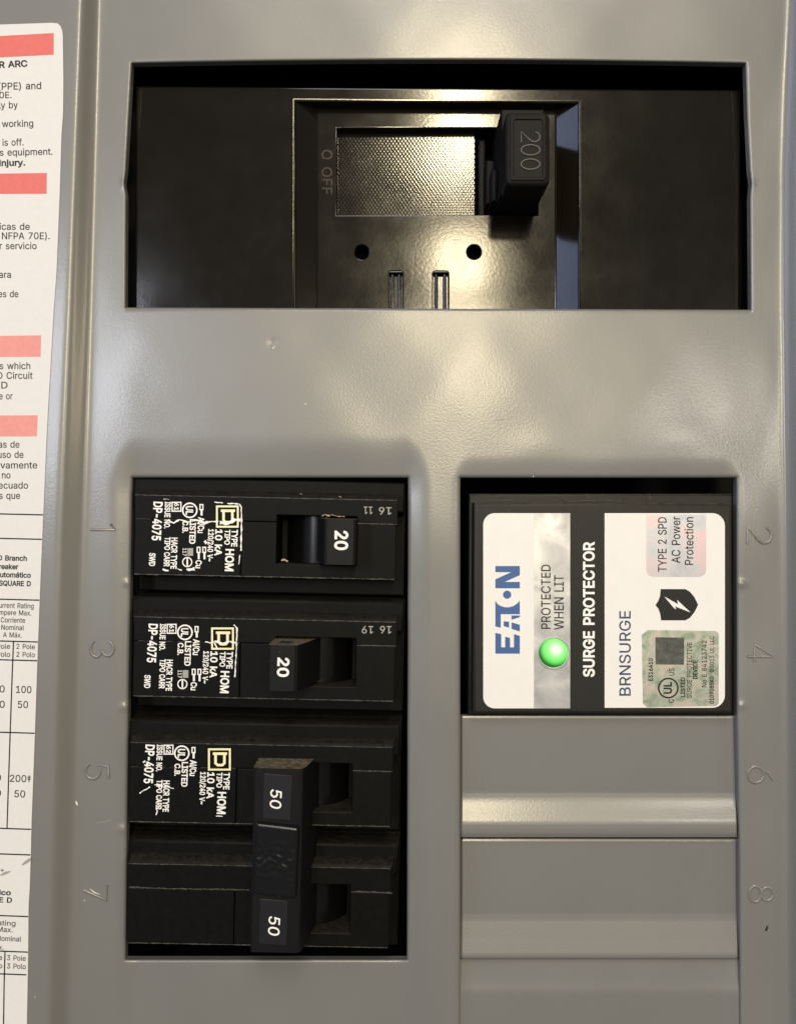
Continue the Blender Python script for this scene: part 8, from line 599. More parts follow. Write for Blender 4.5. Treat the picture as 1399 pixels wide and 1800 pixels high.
for t, x0, x1, y, cp, bd in (
    ('R ARC', -1, 49, 112.5, 12, .018), ('(PPE) and', -2, 73, 151, 12.5, 0), ('70E.', -10, 21, 167, 11.5, 0), ('ly by', -1, 32, 184.5, 12, 0),
    ('working', 4, 59, 217, 12, 0), ('is off.', 5, 42, 250, 12, 0), ('s equipment.', 0, 93, 267, 12, 0), ('injury.', -1, 45, 286, 11.5, .018),
    ('icas de', 0, 53, 398, 12, 0), ('NFPA 70E).', 4, 88, 414.5, 12, 0), ('r servicio', 0, 65, 432, 12, 0), ('ara', -1, 20, 482.5, 12, 0), ('es de', -2, 33, 516.5, 12, 0),
    ('s which', 0, 54, 643, 12, 0), ('D Circuit', -4, 58, 660, 12, 0), ('D', 3, 14, 677, 12, 0), ('e or', -1, 23, 696, 12, 0),
    ('as de', -2, 35, 781, 12, 0), ('uso de', -3, 42, 799, 12, 0), ('ivamente', -2, 66, 817.5, 12, 0), ('no', 4, 19, 835, 12, 0), ('ecuado', -2, 50, 853, 12, 0), ('s que', -1, 36, 871, 12, 0),
    ('D Branch', -3, 48, 981, 9.5, .012), ('reaker', -1, 33, 996, 9.5, .012), ('Automático', -8, 55, 1010.5, 9.5, .012), ('SQUARE D', -1, 55, 1025.5, 9.5, .022),
    ('urrent Rating', -1, 60, 1064.5, 9, .01), ('mpere Max.', -1, 56, 1077, 9, .01), ('Corriente', 2, 45, 1090, 9, .01), ('Nominal', 3, 43, 1103, 9, .01), ('A Máx.', 6, 39, 1116, 9, .01),
    ('Pole', -5, 18.5, 1136, 9, .008), ('2 Pole', 29.5, 62, 1136.5, 9, .008), ('Polo', -5, 18.5, 1150, 9, .008), ('2 Polo', 29.5, 62, 1150.5, 9, .008),
    ('0', 0, 9, 1211, 12.5, 0), ('100', 29, 56, 1212, 12.5, 0), ('0', 0, 9, 1238, 12.5, 0), ('50', 32, 50, 1238.5, 12.5, 0),
    ('0', -7, 2.5, 1367, 12.5, 0), ('200‡', 18, 55, 1368.5, 12.5, 0), ('0', -7, 2.5, 1394, 12.5, 0), ('50', 26, 45, 1395.5, 12.5, 0),
    ('+', 1, 8, 1529, 7, .01), ('ico', -1, 20, 1569, 9.5, .012), ('E D', -1, 22, 1582, 9.5, .022),
    ('ating', -3, 28, 1622.5, 9, .01), ('Max.', -4, 23, 1634, 9, .01), ('Nominal', -5, 38, 1650, 9, .01), ('x.', -2, 7, 1665, 9, .01),
    ('3 Pole', 13, 46, 1684, 9, .008), ('3 Polo', 13, 46, 1698.5, 9, .008), ('e', -1, 4.5, 1683, 9, .008), ('o', -1, 4.5, 1697.5, 9, .008)):
    ang = 2.8 if y < 120 else 1.2 if y < 320 else 0 if y < 900 else -1.0-(y-900)/900*1.4
    text(t, (x0+x1)/2, y, x1-x0, cp, ang, HL+.03, M_ink, lab, 'printed_line', bold=bd)
mb = MB(); mb.tube([(*XY(x, y, HL), (HL+.12)*1e-3) for x, y in ((2, 1538), (10, 1534), (19, 1531))], [1.0*K, 2.2*K, .6*K], .7)
mb.tube([(*XY(x, y, HL), (HL+.12)*1e-3) for x, y in ((40, 1520), (48, 1513.5), (56, 1508.5))], [.8*K, 2.4*K, 1.6*K], .7)
mb.build('torn_crease', M_greyprint, lab)

# ------------------------------------------------------------------ main breaker
HM = -4.0; HF = -7.0
mbk = thing('main_breaker', 'wide glossy black main breaker marked 200 in the top window', 'circuit breaker', 770, 350, HM)
p = MB()
p.plate([XY(*q, HM) for q in ((238, 150), (1302, 157), (1300, 620), (1016, 620), (1016, 181), (520, 178), (520, 620), (236, 620))], -32, HM, .55, seg=4)
p.build('housing', M_main, mbk)
p = MB(); zt, zf = (HM-.45)*1e-3, HF*1e-3
o_ = [XY(520, 178, HM), XY(1016, 181, HM), XY(1016, 620, HM), XY(520, 620, HM)]
i_ = [XY(557, 189, HF), XY(977, 190, HF), XY(977, 620, HF), XY(557, 620, HF)]
for a, b_ in ((0, 1), (1, 2), (3, 0)):
    p.quad((*o_[a], zt), (*o_[b_], zt), (*i_[b_], zf), (*i_[a], zf))
p.build('sloped_bezel', M_main, mbk, sharp=10)
for x in (557.5, 976):
    p = MB(); p.tube([(*XY(x, y, HF), zf+.05e-3) for y in (190, 300, 420, 620)], 1.6*K, .8); p.build('bezel_bead', M_main, mbk)
p = MB(); slots = [rrect(684, 477, 708, 625, 4, HF), rrect(761, 477, 788, 625, 4, HF)]
p.plate([XY(*q, HF) for q in ((556, 188), (978, 188), (978, 630), (556, 630))], HF-6, HF, .25,
        holes=[rect(592, 225, 945, 378, HF), circ(636, 443, 12.5, HF), circ(833, 443, 12.5, HF)]+slots)
p.build('face_plate', M_main, mbk)
for x0, x1 in ((684, 708), (761, 788)):
    p = MB(); p.plate(rect(x0-1, 480, x1+1, 628, HF), HF-5, HF-1.6, .2)
    p.tube([(*XY(x0+6, y, HF), (HF-.8)*1e-3) for y in (482, 530, 625)], 3.2*K, 1.6); p.tube([(*XY(x1-6, y, HF), (HF-.8)*1e-3) for y in (482, 530, 625)], 3.2*K, 1.6)
    p.tube([(*XY(x, 478, HF), (HF-.3)*1e-3) for x in (x0, (x0+x1)/2, x1)], 2.5*K, .8)
    p.build('clip_slot', M_main, mbk)
# knurled slide behind the handle
p = MB(); HK = -9.4; xs = np.arange(592, 834.1, 1.57); ys = np.arange(212, 388, 1.5); g = []
for y in ys:
    row = []
    for x in xs:
        q = max(0, math.cos((x-592)/6.28*2*math.pi)*math.cos((y-212)/9.0*2*math.pi))
        q2 = max(0, -math.cos((x-592)/6.28*2*math.pi)*-math.cos((y-212)/9.0*2*math.pi))
        row.append(p.v(*XY(x, y, HK), (HK+.02*max(0, math.cos((x-592)/6.28*2*math.pi)*math.cos((y-212)/9.0*2*math.pi)))*1e-3))
    g.append(row)
for r0, r1 in zip(g, g[1:]):
    for i in range(len(r0)-1): p.face([r0[i], r0[i+1], r1[i+1], r1[i]])
low = [p.v(*XY(834, y, HK), (HK-4)*1e-3) for y in ys]
for a in range(len(ys)-1): p.face([g[a][-1], g[a+1][-1], low[a+1], low[a]])
p.build('knurled_slide', M_main, mbk, sharp=80)
# handle
xk = lambda a: (a)*K
stalk = MB(); stalk.plate([(xk(177), xk(690)), (xk(250), xk(690)), (xk(250), xk(548)), (xk(177), xk(548))], -16, 4.5, .3)
stalk.plate([(xk(160), xk(640)), (xk(178), xk(640)), (xk(178), xk(560)), (xk(160), xk(560))], -16, -6, .6)
stalk.plate([(xk(166), xk(610)), (xk(178), xk(610)), (xk(178), xk(552)), (xk(166), xk(552))], -16, -2, .6)
stalk.plate([(xk(148), xk(690)), (xk(162), xk(690)), (xk(162), xk(545)), (xk(148), xk(545))], -16, -9.5, .6)
stalk.build('handle_stalk', M_mainhandle, mbk)
HC = 11.0
hd = MB(); hd.plate(rrect(888, 196, 966.5, 326, 11, HC), 4, HC, .9, seg=5, bottom=True)
hd = hd.build('handle', M_mainhandle, mbk)
p = MB(); p.plate(rrect(896, 204, 959, 318, 5, HC), HC-.3, HC+.25, .2, holes=[rrect(903, 211, 953, 312, 4, HC)], seg=3)
p.build('raised_rim', M_mainhandle, hd)
p = MB()
for ch, cy in (('2', 241), ('0', 264), ('0', 289)):
    for st in digit_px(ch, 932, cy, 19, 33):
        pp = st if len(st) > 14 else st
        p.tube([(*XY(x, y, HC), (HC+.06)*1e-3) for x, y in pp], 1.35*K, 1.0, 6)
p.build('moulded_number', mat('worn_charcoal', (.06, .057, .05), .5), hd)
text('O', 575, 272, 17, 19, -90, HF+.02, M_relief, mbk, 'moulded_lettering', relief=.07)
text('OFF', 575, 318, 48, 18, -90, HF+.02, M_relief, mbk, 'moulded_lettering', relief=.07)
text('ON', 968, 303, 60, 12, -90, HF+.02, M_main, mbk, 'moulded_lettering', relief=.07)

# ------------------------------------------------------------------ branch breakers
H1 = 1.0
def frame(x0, y0, tilt=1.2):
    ox, oy = XY(x0, y0, H1); s = K*(1-H1/D); c, sn = math.cos(math.radians(tilt)), math.sin(math.radians(tilt))
    return lambda a, b_: (ox+s*(a*c-b_*sn), oy-s*(a*sn+b_*c))
def pole(F, root, stamp=True):
    R = lambda a0, b0, a1, b1: [F(a0, b0), F(a1, b0), F(a1, b1), F(a0, b1)]
    p = MB(); p.plate(R(-16, -31, 478, 178), -42, -8.5, .4); p.plate(R(-12, -30, 474, 24), -9, -2.0, .5)
    p.build('base', M_black, root)
    p = MB(); s_ = 44
    p.plate([F(*q) for q in ((0, 0), (462, 0), (462, s_), (391, s_), (391, 32), (250, 32), (250, s_), (0, s_))], -9, H1, .18, seg=2)
    # dusty chamfer along the upper edge
    z = [(-8, -12, -3.0), (-8, -10, -.6), (0, -2, H1-.25), (0, 0.3, H1-.12)]
    L = [p.v(*F(a if k else a+4, b_), q*1e-3) for k, (a, b_, q) in enumerate(((0, -9, -2.1), (0, -8, -.6), (1, -2.5, H1-.3), (2, 1.2, H1-.02)))]
    Rr = [p.v(*F(a, b_), q*1e-3) for a, b_, q in ((465, -9, -2.1), (465, -8, -.6), (463, -2.5, H1-.3), (461, 1.2, H1-.02))]
    for k in range(3): p.face([L[k], Rr[k], Rr[k+1], L[k+1]])
    p.face(L); p.face(Rr)
    p.build('upper_case', M_black, root, sharp=25)
    p = MB(); e = s_+1.0
    p.plate([F(*q) for q in ((0, e), (187, e), (187, 142), (0, 142))], -9, H1-.12, .2, seg=2)
    p.plate([F(*q) for q in ((188, e), (250, e), (250, 118), (391, 118), (391, e), (460, e), (460, 142), (188, 142))], -9, H1-.16, .2, seg=2)
    p.build('lower_case', M_black, root, sharp=25)
    # thin mottled grey lines drawn along the edges
    p = MB()
    def edge_dash(a0, b0, a1, b1, wd, gap):
        n = int(abs(a1-a0)/7)+2
        for i in range(n-1):
            if random.random() < gap: continue
            q = [(a0+(a1-a0)*t, b0+(b1-b0)*t+random.uniform(-.3, .3)) for t in (i/(n-1), (i+1)/(n-1))]
            ww = wd*random.uniform(.4, 1.2); v = []
            for (a, b_), sg in ((q[0], -1), (q[1], -1), (q[1], 1), (q[0], 1)): v.append(p.v(*F(a, b_+sg*ww/2), (H1+.025)*1e-3))
            p.face(v)
    edge_dash(2, 141, 458, 141, 1.7, 0); edge_dash(0, 2, 460, 2, 1.3, .0); edge_dash(392, s_, 461, s_, 1.6, 0); edge_dash(2, s_, 186, s_, .9, .2)
    p.build('edge_line', M_dimgrey, root, up=True)
    def rel(t, a, b_, ln, cp):
        x, y = F(a, b_); px = x/(K*(1-H1/D))+699.5; py = 900-y/(K*(1-H1/D))
        text(t, px, py, ln, cp, -91.2, H1-.15, M_black, root, 'moulded_lettering', relief=.03)
    rel('O', 203, 72, 15, 16); rel('OFF', 203, 110, 36, 16); rel('I', 428, 70, 4, 15); rel('ON', 428, 104, 32, 15)
    p = MB(); p.plate(R(252, 34, 389, 116), -20, -9.5, .3); p.build('window_floor', M_dark, root)
def rocker_prof(cx, r, z, n=14):
    return [(cx-r*math.cos(math.pi*i/n), z+r*K*1e3*math.sin(math.pi*i/n)*1.0) for i in range(n+1)]
def handle(F, root, side):
    p = MB()
    if side == 'right':
        p.prism(F, [(307, -8), (322, -1), (337, 8.0), (340, 8.7), (344, 9), (388, 9), (391.5, 8.6), (393, 7.8), (389, -8)], 36, 113)
    else:
        p.prism(F, [(250, -8), (246, 7.8), (247.5, 8.6), (251, 9), (291, 9), (296, 8.6), (299, 7.8), (318, 0), (339, -8)], 36, 113)
    bmesh.ops.recalc_face_normals(p.bm, faces=p.bm.faces)
    hd_ = p.build('handle', M_handle, root, sharp=28)
    p = MB(); p.prism(F, rocker_prof(320, 64, -10.5), 33, 117); p.build('rocker_skirt', M_rocker, root, sharp=60)
    return hd_

def square_logo(dx, dy, root, h):
    g = MB(); x0, y0, x1, y1 = 380+dx, 888.5+dy, 420+dx, 927.5+dy; t = 3.3
    for a in ((x0, y0, x1, y0+t), (x0, y1-t, x1, y1), (x0, y0+t, x0+t, y1-t), (x1-t, y0+t, x1, y1-t)):
        g.poly([(a[0], a[1]), (a[2], a[1]), (a[2], a[3]), (a[0], a[3])], h)
    X = lambda u: x0+8.5+u; Y = lambda q: y0+7+q      # letter D lying on its side: bar at the top
    outer = [(0, 0), (25, 0), (25, 4.5), (22, 4.5), (22, 18), (17, 24.5), (8, 24.5), (3, 18), (3, 4.5), (0, 4.5)]
    for q in ([(0, 0), (25, 0), (25, 4.6), (0, 4.6)], [(2.5, 4.6), (7, 4.6), (7, 18.5), (9.5, 20.2), (9.5, 24.6), (6.5, 24), (2.5, 19.5)],
              [(22.5, 4.6), (22.5, 19.5), (18.5, 24), (15.5, 24.6), (15.5, 20.2), (18, 18.5), (18, 4.6)], [(9.5, 20.2), (15.5, 20.2), (15.5, 24.6), (9.5, 24.6)]):
        g.poly([(X(a), Y(b_)) for a, b_ in q], h)
    return g.build('square_emblem', M_cream, root, up=True)
def ring(g, cx, cy, r0, r1, h, n=26):
    for i in range(n):
        a, b_ = 2*math.pi*i/n, 2*math.pi*(i+1)/n
        g.poly([(cx+r1*math.cos(a), cy+r1*math.sin(a)), (cx+r1*math.cos(b_), cy+r1*math.sin(b_)), (cx+r0*math.cos(b_), cy+r0*math.sin(b_)), (cx+r0*math.cos(a), cy+r0*math.sin(a))], h)
def print_block(dx, dy, root, issue, full=True):
    h = H1+.04
    def T(t, xa, xb, ya, yb, bold=.02, m_=M_white, rot=-92):
        text(t, (xa+xb)/2+dx, (ya+yb)/2+dy, yb-ya, xb-xa, rot, h, m_, root, 'lettering', bold=bold)
    T('DP-4075', 268.5, 285, 882, 950, .03, rot=-93); T('ISSUE NO.', 289.5, 300, 882, 929); T('TIPO CARR', 289, 299.5, 944, 996); T('HACR TYPE', 301, 312, 945, 1000)
    T(issue, 306.5, 315, 884, 897, .015); T('UL', 327, 340, 889.5, 905, .02); T('C.B.', 321, 331.5, 915.5, 937); T('LISTED', 333.5, 344.5, 912.5, 956)
    T('Al/Cu', 348, 359.5, 909, 937); T('120/240 V~', 365.5, 375.5, 930, 987); T('10 kA', 378, 391, 930.5, 977, .03); T('TIPO', 395, 405, 931, 957.6)
    T('TYPE', 407, 418, 931, 961); T('HOM', 396, 411.5, 965, 1004, .035)
    g = MB(); ring(g, 334+dx, 897+dy, 11.2, 13.8, h)
    for a in ((302, 882, 319.5, 884), (302, 897.5, 319.5, 899.5), (302, 884, 304, 897.5), (317.5, 884, 319.5, 897.5)):
        g.poly([(a[0]+dx, a[1]+dy), (a[2]+dx, a[1]+dy), (a[2]+dx, a[3]+dy), (a[0]+dx, a[3]+dy)], h)
    def wire(x, y, L=20):
        for a in ((0, 0, 7, 2), (0, 2, 2, 9), (5, 2, 7, 9), (0, 9, 7, 11), (2, 11, 5.5, L)):
            g.poly([(x+a[0]+dx, y+a[1]+dy), (x+a[2]+dx, y+a[1]+dy), (x+a[2]+dx, y+a[3]+dy), (x+a[0]+dx, y+a[3]+dy)], h)
    wire(351, 886)
    if full:
        T('SWD', 262.5, 273.5, 972, 995); T('Cu', 344, 355, 984.6, 999); T('117', 321.5, 328.5, 963.5, 977, .01)
        wire(346, 961, 22); wire(356, 961, 22); ring(g, 329.6+dx, 988+dy, 7, 9, h); g.poly([(328.2+dx, 980.5+dy), (331+dx, 980.5+dy), (331+dx, 995.5+dy), (328.2+dx, 995.5+dy)], h)
    g.build('printed_marks', M_white, root, up=True)
    if full:
        g = MB(); g.poly([(330+dx, 963.5+dy), (340+dx, 963.5+dy), (340+dx, 977+dy), (330+dx, 977+dy)], h); g.build('printed_badge', M_greyprint, root, up=True)
    square_logo(dx, dy, root, h)
def scratch(root, strokes, mt=M_white, h=H1+.055, name='rubbed_streak'):
    g = MB()
    for pts, wd in strokes:
        P = []
        for (xa, ya), (xb, yb) in zip(pts, pts[1:]):
            n = max(2, int(math.hypot(xb-xa, yb-ya)/4)); P += [(xa+(xb-xa)*i/n+random.uniform(-.4, .4), ya+(yb-ya)*i/n+random.uniform(-.7, .7)) for i in range(n)]
        P.append(pts[-1]); g.ribbon(P, [wd*random.uniform(.35, 1.3) for _ in P], h)
    return g.build(name, mt, root, up=True)

M_tan = mat('tan_dust', (.36, .29, .18), .9)
GB = 'black branch breakers in the left column'
# slot 1
b1 = thing('branch_breaker', 'topmost black 20 amp breaker in left column, switch lever pushed right', 'circuit breaker', 238, 868, H1, GB)
F = frame(238, 868); pole(F, b1); hb = handle(F, b1, 'right'); print_block(0, 0, b1, '61')
text('20', 600, 950, 34, 24, -91, 9.05, M_white, hb, 'lettering', bold=.04)
text('16', 677, 898, 22, 13, 180-1, H1+.03, M_greyprint, b1, 'date_stamp'); text('11', 647, 897, 15, 13, 180-1, H1+.03, M_greyprint, b1, 'date_stamp')
scratch(b1, [([(296, 914), (306, 920), (316, 913), (330, 918), (345, 914), (360, 919), (372, 917), (384, 916)], 3.6), ([(387, 918), (400, 921), (412, 914), (424, 914)], 5.5),
             ([(421, 886), (424.5, 892), (425, 915), (424, 968)], 2.6), ([(377, 883), (392, 884)], 2), ([(400, 885), (420, 886)], 3), ([(286, 1001), (297, 1003)], 3), ([(312, 1000), (320, 1002)], 2.5), ([(328, 1001), (342, 1001), (341, 997)], 4), ([(360, 950), (364, 955)], 5), ([(422, 975), (420, 992)], 1.6), ([(288, 877), (298, 878)], 1.2)])
scratch(b1, [([(566, 907), (572, 904.5), (580, 906.5)], 2.5), ([(582, 905), (592, 907), (606, 908)], 1.6), ([(494, 986), (500, 983), (506, 987)], 3), ([(596, 872), (600, 874)], 1.6), ([(528, 868), (531, 869)], 1.4)], M_tan, H1+.1, 'dust_fleck')
# slot 3
b2 = thing('branch_breaker', 'second black 20 amp breaker from top, dusty switch lever pushed left', 'circuit breaker', 236, 1082, H1, GB)
F = frame(236, 1082); pole(F, b2); hb = handle(F, b2, 'left'); print_block(-8.5, 214.5, b2, '61')
p = MB()
hv = [p.v(*F(272+13*math.cos(q), 35.7), (5.0+1.7*math.sin(q))*1e-3) for q in [2*math.pi*i/20 for i in range(20)]]
p.face(hv); p.build('hole_shade_disc', M_dark, hb)  # flat dark disc on the lever: the hole's shade is put into its colour
text('20', 498, 1173, 34, 21, -92, 9.05, M_white, hb, 'lettering', bold=.04)
text('16', 678, 1107, 20, 13, 180-1, H1+.03, M_greyprint, b2, 'date_stamp'); text('19', 646, 1107, 20, 13, 180-1, H1+.03, M_greyprint, b2, 'date_stamp')
scratch(b2, [([(361, 1128), (370, 1130), (380, 1128), (392, 1131), (404, 1128), (416, 1130)], 3.2), ([(411, 1098), (417, 1104), (416, 1140), (413, 1190)], 2.6), ([(376, 1128), (383, 1141)], 2)])
# slots 5 and 7
b3 = thing('two_pole_breaker', 'double black 50 amp breaker at bottom of left column with tied levers', 'circuit breaker', 229, 1303, H1, GB)
F3 = frame(229.5, 1303, 1.1); F4 = frame(226, 1516, 1.1)
pole(F3, b3); pole(F4, b3); print_block(-14, 427, b3, '62', full=False)
scratch(b3, [([(246, 1394), (264, 1383)], 2.4), ([(272, 1379), (290, 1382), (306, 1386)], 1.8), ([(275, 1433), (277, 1425), (275, 1418)], 2.0), ([(380, 1435), (392, 1435)], 1.6), ([(252, 1340), (256, 1338)], 3)])
scratch(b3, [([(228, 1559), (300, 1562), (380, 1563), (438, 1564)], 1.8), ([(620, 1567), (655, 1568), (690, 1570)], 1.8)], M_dimgrey, H1+.03, 'edge_line')
HT = 8.0
p = MB(); FX = frame(229.5, 1303, 1.1); pr = [(227, -8), (226, 6.8), (227.5, 7.7), (231, 8), (305, 8), (310, 7.7), (314, 6.6), (338, -8)]
p.prism(FX, pr, 25, 336)
lever = p.build('tied_handle', M_handle, b3, sharp=28)
for FF in (F3, F4):
    p = MB(); p.prism(FF, rocker_prof(320, 64, -10.5), 33, 117); p.build('rocker_skirt', M_rocker, b3, sharp=60)
for cx, cy, dx in ((489, 1400, 3), (482, 1620, 3)):
    g = MB(); g.plate([XY(*q, HT) for q in ((cx-25, cy-41), (cx+24, cy-37), (cx+22, cy+42), (cx-27, cy+38))], HT-.2, HT+.14, .12, seg=2)
    g.build('number_pad', mat('soft_black', (.010, .010, .0135), .45, spec=.25), lever)
    text('50', cx-4 if cy < 1500 else cx, cy+5 if cy < 1500 else cy+8, 33, 20, -93, HT+.18, M_white, lever, 'lettering', bold=0, skew=.12)
# rough sleeve between the two number pads
g = MB(); xs = np.linspace(0, 1, 40); ys = np.linspace(0, 1, 64); G = []
nz = rng.normal(0, 1, (64, 40))
for _ in range(2): nz = (nz+np.roll(nz, 1, 0)+np.roll(nz, -1, 0)+np.roll(nz, 1, 1)+np.roll(nz, -1, 1))/5
nz /= nz.std()
for j, y in enumerate(ys):
    row = []
    for i, x in enumerate(xs):
        px = 449-5*y+77*x; py = 1445+x*9+128*y
        ed = min(x, 1-x)*77; et = min(y, 1-y)*128; q = max(0, 1-min(ed, et)/6)
        rg = .032*nz[j, i]*sm(np.array(1-abs(y-.5)/.42)).item()
        hh = HT+1.1-1.2*(1-math.sqrt(1-q*q)) + rg*(1-q)
        row.append(g.v(*XY(px, py, HT+1), hh*1e-3))
    G.append(row)
for r0, r1 in zip(G, G[1:]):
    for i in range(39): g.face([r0[i], r0[i+1], r1[i+1], r1[i]])
edge = [G[0][i] for i in range(40)]+[G[j][39] for j in range(1, 64)]+[G[63][i] for i in range(38, -1, -1)]+[G[j][0] for j in range(62, 0, -1)]
lowv = [g.bm.verts.new((v.co.x, -(HT-2)*1e-3, v.co.z)) for v in edge]
for i in range(len(edge)): g.face([edge[i], edge[(i+1) % len(edge)], lowv[(i+1) % len(edge)], lowv[i]])
g.build('handle_tie', mat('glossy_black_tie', (.004, .004, .005), .24), b3, sharp=60)

# ------------------------------------------------------------------ surge protector
HS = .5
sp = thing('surge_protector', 'black surge protector with white label and lit green lamp, right column', 'surge protector', 1060, 1070, HS)
p = MB(); p.plate([XY(*q, -2.6) for q in ((824, 868), (1289, 868), (1290, 1257), (822, 1257))], -42, -2.6, .5)
p.plate([XY(*q, HS) for q in ((832, 883), (1286, 884), (1288, 1255), (830, 1255))], -4, HS, .7, seg=4); p.build('case', M_spd, sp)
scratch(sp, [([(984, 870), (990, 876), (998, 878)], 1.0), ([(1030, 868), (1036, 877)], .9), ([(1140, 866), (1143, 878)], 1.1), ([(1000, 881), (1040, 879.5), (1090, 880)], .9), ([(1250, 886), (1252, 887)], 2), ([(860, 880), (900, 879)], .8)], M_dimgrey, HS-.9, 'dust_fibre')
ht = HS+.14
p = MB(); p.plate(rrect(849, 902, 938, 1245, 20, HS, corners=(1, 0, 0, 1)), HS-.1, ht, .02); wl = p.build('label', M_spdlabel, sp)
p = MB(); p.plate(rrect(1062, 902, 1273, 1244, 22, HS, corners=(0, 1, 1, 0)), HS-.1, ht, .02); wr = p.build('label', M_spdlabel, sp)
p = MB(); p.plate(rect(938, 902, 1001.5, 1245, HS), HS-.1, ht-.004, .0); sv = p.build('silver_band', M_silver, sp)
p = MB(); p.plate(rect(1001.7, 902, 1062, 1245, HS), HS-.1, ht-.03, .0); bb = p.build('black_band', M_spdband, sp)
hp = ht+.03
text('PROTECTED', 959, 1049, 113, 16.5, 90, hp, M_ink, sv); text('WHEN LIT', 982, 1059, 96, 17, 90, hp, M_ink, sv)
text('SURGE PROTECTOR', 1034.5, 1071, 238, 20.5, 90, hp, M_white, bb, bold=.018)
text('BRNSURGE', 1098, 1148.5, 149, 20, 90, hp, M_navy, wr, bold=.004)
# blue wordmark: letters drawn on their side, reading upwards
def lg(polys, name='wordmark_letter'):
    g = MB()
    for q in polys: g.poly([(913.4-v*.43, 1149-u*.373) for u, v in q], hp)
    return g.build(name, M_blue, wl, up=True)
V = 100
lg([[(0, 0), (30, 0), (30, V), (0, V)], [(30, 0), (84, 0), (92, 24), (30, 24)], [(30, 40), (74, 40), (80, 60), (30, 60)], [(30, 76), (92, 76), (98, 100), (30, 100)]])
lg([[(104, 0), (136, 0), (148, 34), (117, 34)], [(172, 0), (180, 0), (180, 34), (160, 34)], [(122, 44), (150, 44), (152, 58), (152, 66), (130, 66)]], 'wordmark_letter')
T_ = [(186, 0), (222, 0)]+[(290+62*math.cos(math.radians(a))*1.16, 52+62*math.sin(math.radians(a))) for a in (236, 220, 205, 190, 180, 170, 155, 140, 128)]+[(250, 100), (128, 100), (122, 78), (186, 78)]
lg([T_])
g = MB(); g.poly([(913.4-52*.43+7.2*math.cos(2*math.pi*i/24), 1149-278*.373+7.2*math.sin(2*math.pi*i/24)) for i in range(24)], hp); g.build('wordmark_dot', M_blue, wl, up=True)
lg([[(308, 0), (338, 0), (338, 100), (308, 100)], [(338, 100), (350, 100), (384, 36), (384, 0), (370, 0), (338, 62)], [(384, 0), (413, 0), (413, 100), (384, 100)]])
# lamp
led = MB(); cx, cy, rl = 972, 1147.5, 26.5; X0, Y0 = XY(cx, cy, HS); rings = []
for k in range(9):
    a = math.pi/2*k/8; rr = rl*K*math.cos(a); zz = ht*1e-3-.0002+.0008*math.sin(a)
    rings.append([led.v(X0+rr*math.cos(2*math.pi*i/36), Y0+rr*math.sin(2*math.pi*i/36), zz) for i in range(36)] if k < 8 else [led.v(X0, Y0, zz)])
for r0, r1 in zip(rings, rings[1:]):
    for i in range(36): led.face([r0[i], r0[(i+1) % 36], r1[(i+1) % 36], r1[i]] if len(r1) > 1 else [r0[i], r0[(i+1) % 36], r1[0]])
bmesh.ops.translate(led.bm, verts=led.bm.verts, vec=(-X0-.5e-3, ht*1e-3, -(Z0+Y0)-.7e-3))
keep = Vector(sp['_o']); me = bpy.data.meshes.new('indicator_lamp'); bmesh.ops.recalc_face_normals(led.bm, faces=led.bm.faces); led.bm.to_mesh(me); led.bm.free()
me.materials.append(M_led); me.polygons.foreach_set('use_smooth', [True]*len(me.polygons))
o = link('indicator_lamp', me, sp); o.location = Vector((X0+.5e-3, -ht*1e-3, Z0+Y0+.7e-3))-keep
g = MB(); n = 40
for i in range(n):
    q = []
    for a in (2*math.pi*i/n, 2*math.pi*(i+1)/n):
        q.append([(X0+r_*K*math.cos(a), Y0+r_*K*math.sin(a), z) for r_, z in ((26.8, ht*1e-3-.0001), (27.2, ht*1e-3+.0004), (28.6, ht*1e-3+.0002), (29.2, ht*1e-3-.0001))])
    for k in range(3): g.quad(q[0][k], q[1][k], q[1][k+1], q[0][k+1])
g.build('lamp_bezel', mat('pale_lamp_rim', (.45, .55, .42), .3), sp)
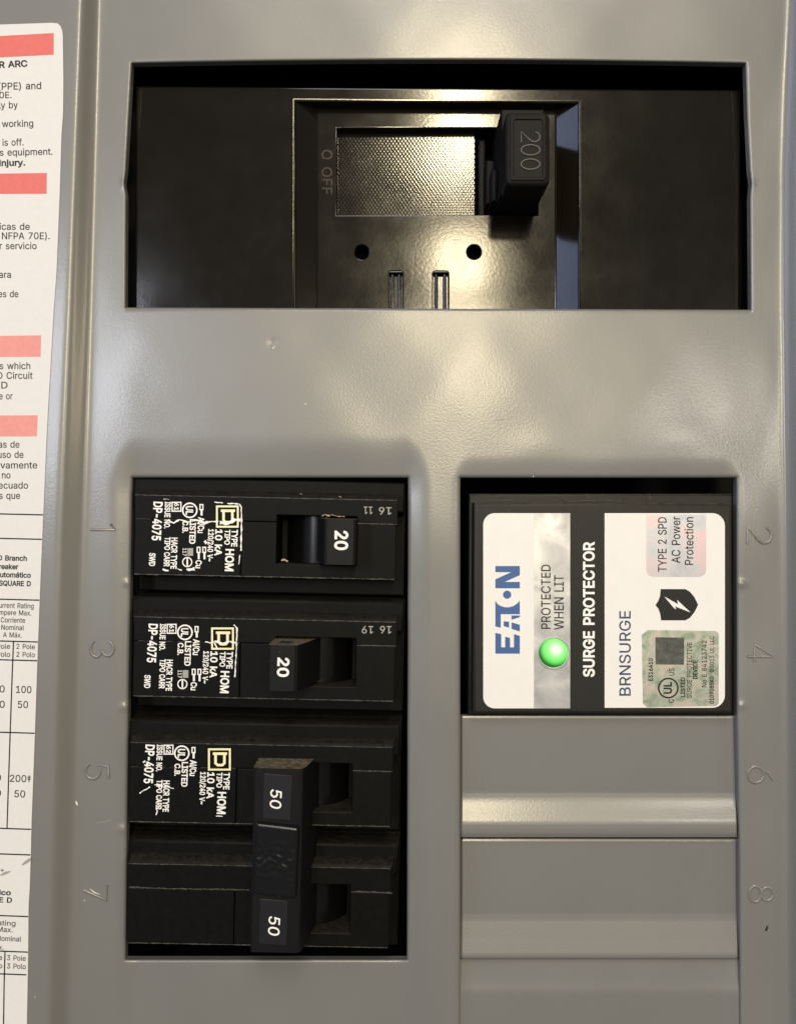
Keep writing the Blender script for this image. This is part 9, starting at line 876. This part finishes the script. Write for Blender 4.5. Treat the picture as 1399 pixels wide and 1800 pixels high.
# rosy foil patch with the type line
p = MB(); p.plate(rrect(1135, 904.5, 1240, 1014, 13, HS, corners=(0, 0, 1, 1)), ht-.05, ht+.02, 0); rf = p.build('foil_patch', M_pinkfoil, wr)
h3 = ht+.05
text('TYPE 2 SPD', 1163.5, 957, 96, 15, 90, h3, M_ink, wr); text('AC Power', 1187.5, 949, 82, 15, 90, h3, M_ink, wr); text('Protection', 1210.5, 951, 84, 15, 90, h3, M_ink, wr)
# shield with a lightning bolt, lying on its side (top to the left)
g = MB(); sh = [(1160.5, 1035.5), (1204, 1035.5), (1212, 1040), (1220, 1050), (1226.5, 1063), (1220, 1076), (1212, 1086), (1204, 1090.5), (1161.5, 1090.5), (1159.5, 1078), (1156.5, 1070), (1151.5, 1063.5), (1156.5, 1056), (1159.5, 1048)]
g.poly(sh, hp); shd = g.build('shield_emblem', M_ink, wr, up=True)
g = MB(); g.poly([(1167, 1048.5), (1191, 1062), (1189.5, 1054.5), (1213, 1076.5), (1186, 1066), (1188, 1071), (1184, 1069)], hp+.03); g.build('lightning_bolt', M_spdlabel, wr, up=True)
# hologram sticker
p = MB(); hx = [XY(*q, HS) for q in ((1138, 1107), (1257, 1109), (1262, 1113), (1262, 1236), (1257, 1240.5), (1136, 1243), (1129, 1236), (1127, 1116))]
p.plate(hx, ht-.05, ht+.05, .01); st = p.build('hologram_sticker', M_holo, sp)
h4 = ht+.08
def TS(t, cx, cy, ln, cp, bold=.012, m_=M_ink): text(t, cx, cy, ln, cp, 90, h4, m_, st, bold=bold)
TS('E316410', 1143, 1177, 40, 8); TS('LISTED', 1199.5, 1208, 35, 8); TS('SURGE PROTECTIVE', 1211, 1178, 98, 8.5, .01); TS('DEVICE', 1221, 1177, 33, 8.5)
TS('No E 84123742', 1237, 1167, 82, 9, 0); TS('0109085K0', 1250, 1213, 48, 8, .015); TS('©2013 UL LLC', 1250.5, 1150, 64, 8, .01)
TS('UL', 1173, 1209, 21, 15, .03); TS('C', 1179, 1232, 7, 9, .01); TS('US', 1180, 1181, 13, 9.5, .01)
g = MB(); ring(g, 1174, 1209.5, 15.5, 18.3, h4, 32); g.build('ring_mark', M_ink, st, up=True)
g = MB(); g.poly([(1151.5, 1120), (1202, 1121), (1201.5, 1168.5), (1151.5, 1168)], h4); g.build('dark_patch', mat('dark_print', (.06, .065, .06), .5, vary=(900, .5)), st, up=True)

for o in list(bpy.data.objects):
    if '_o' in o: del o['_o']
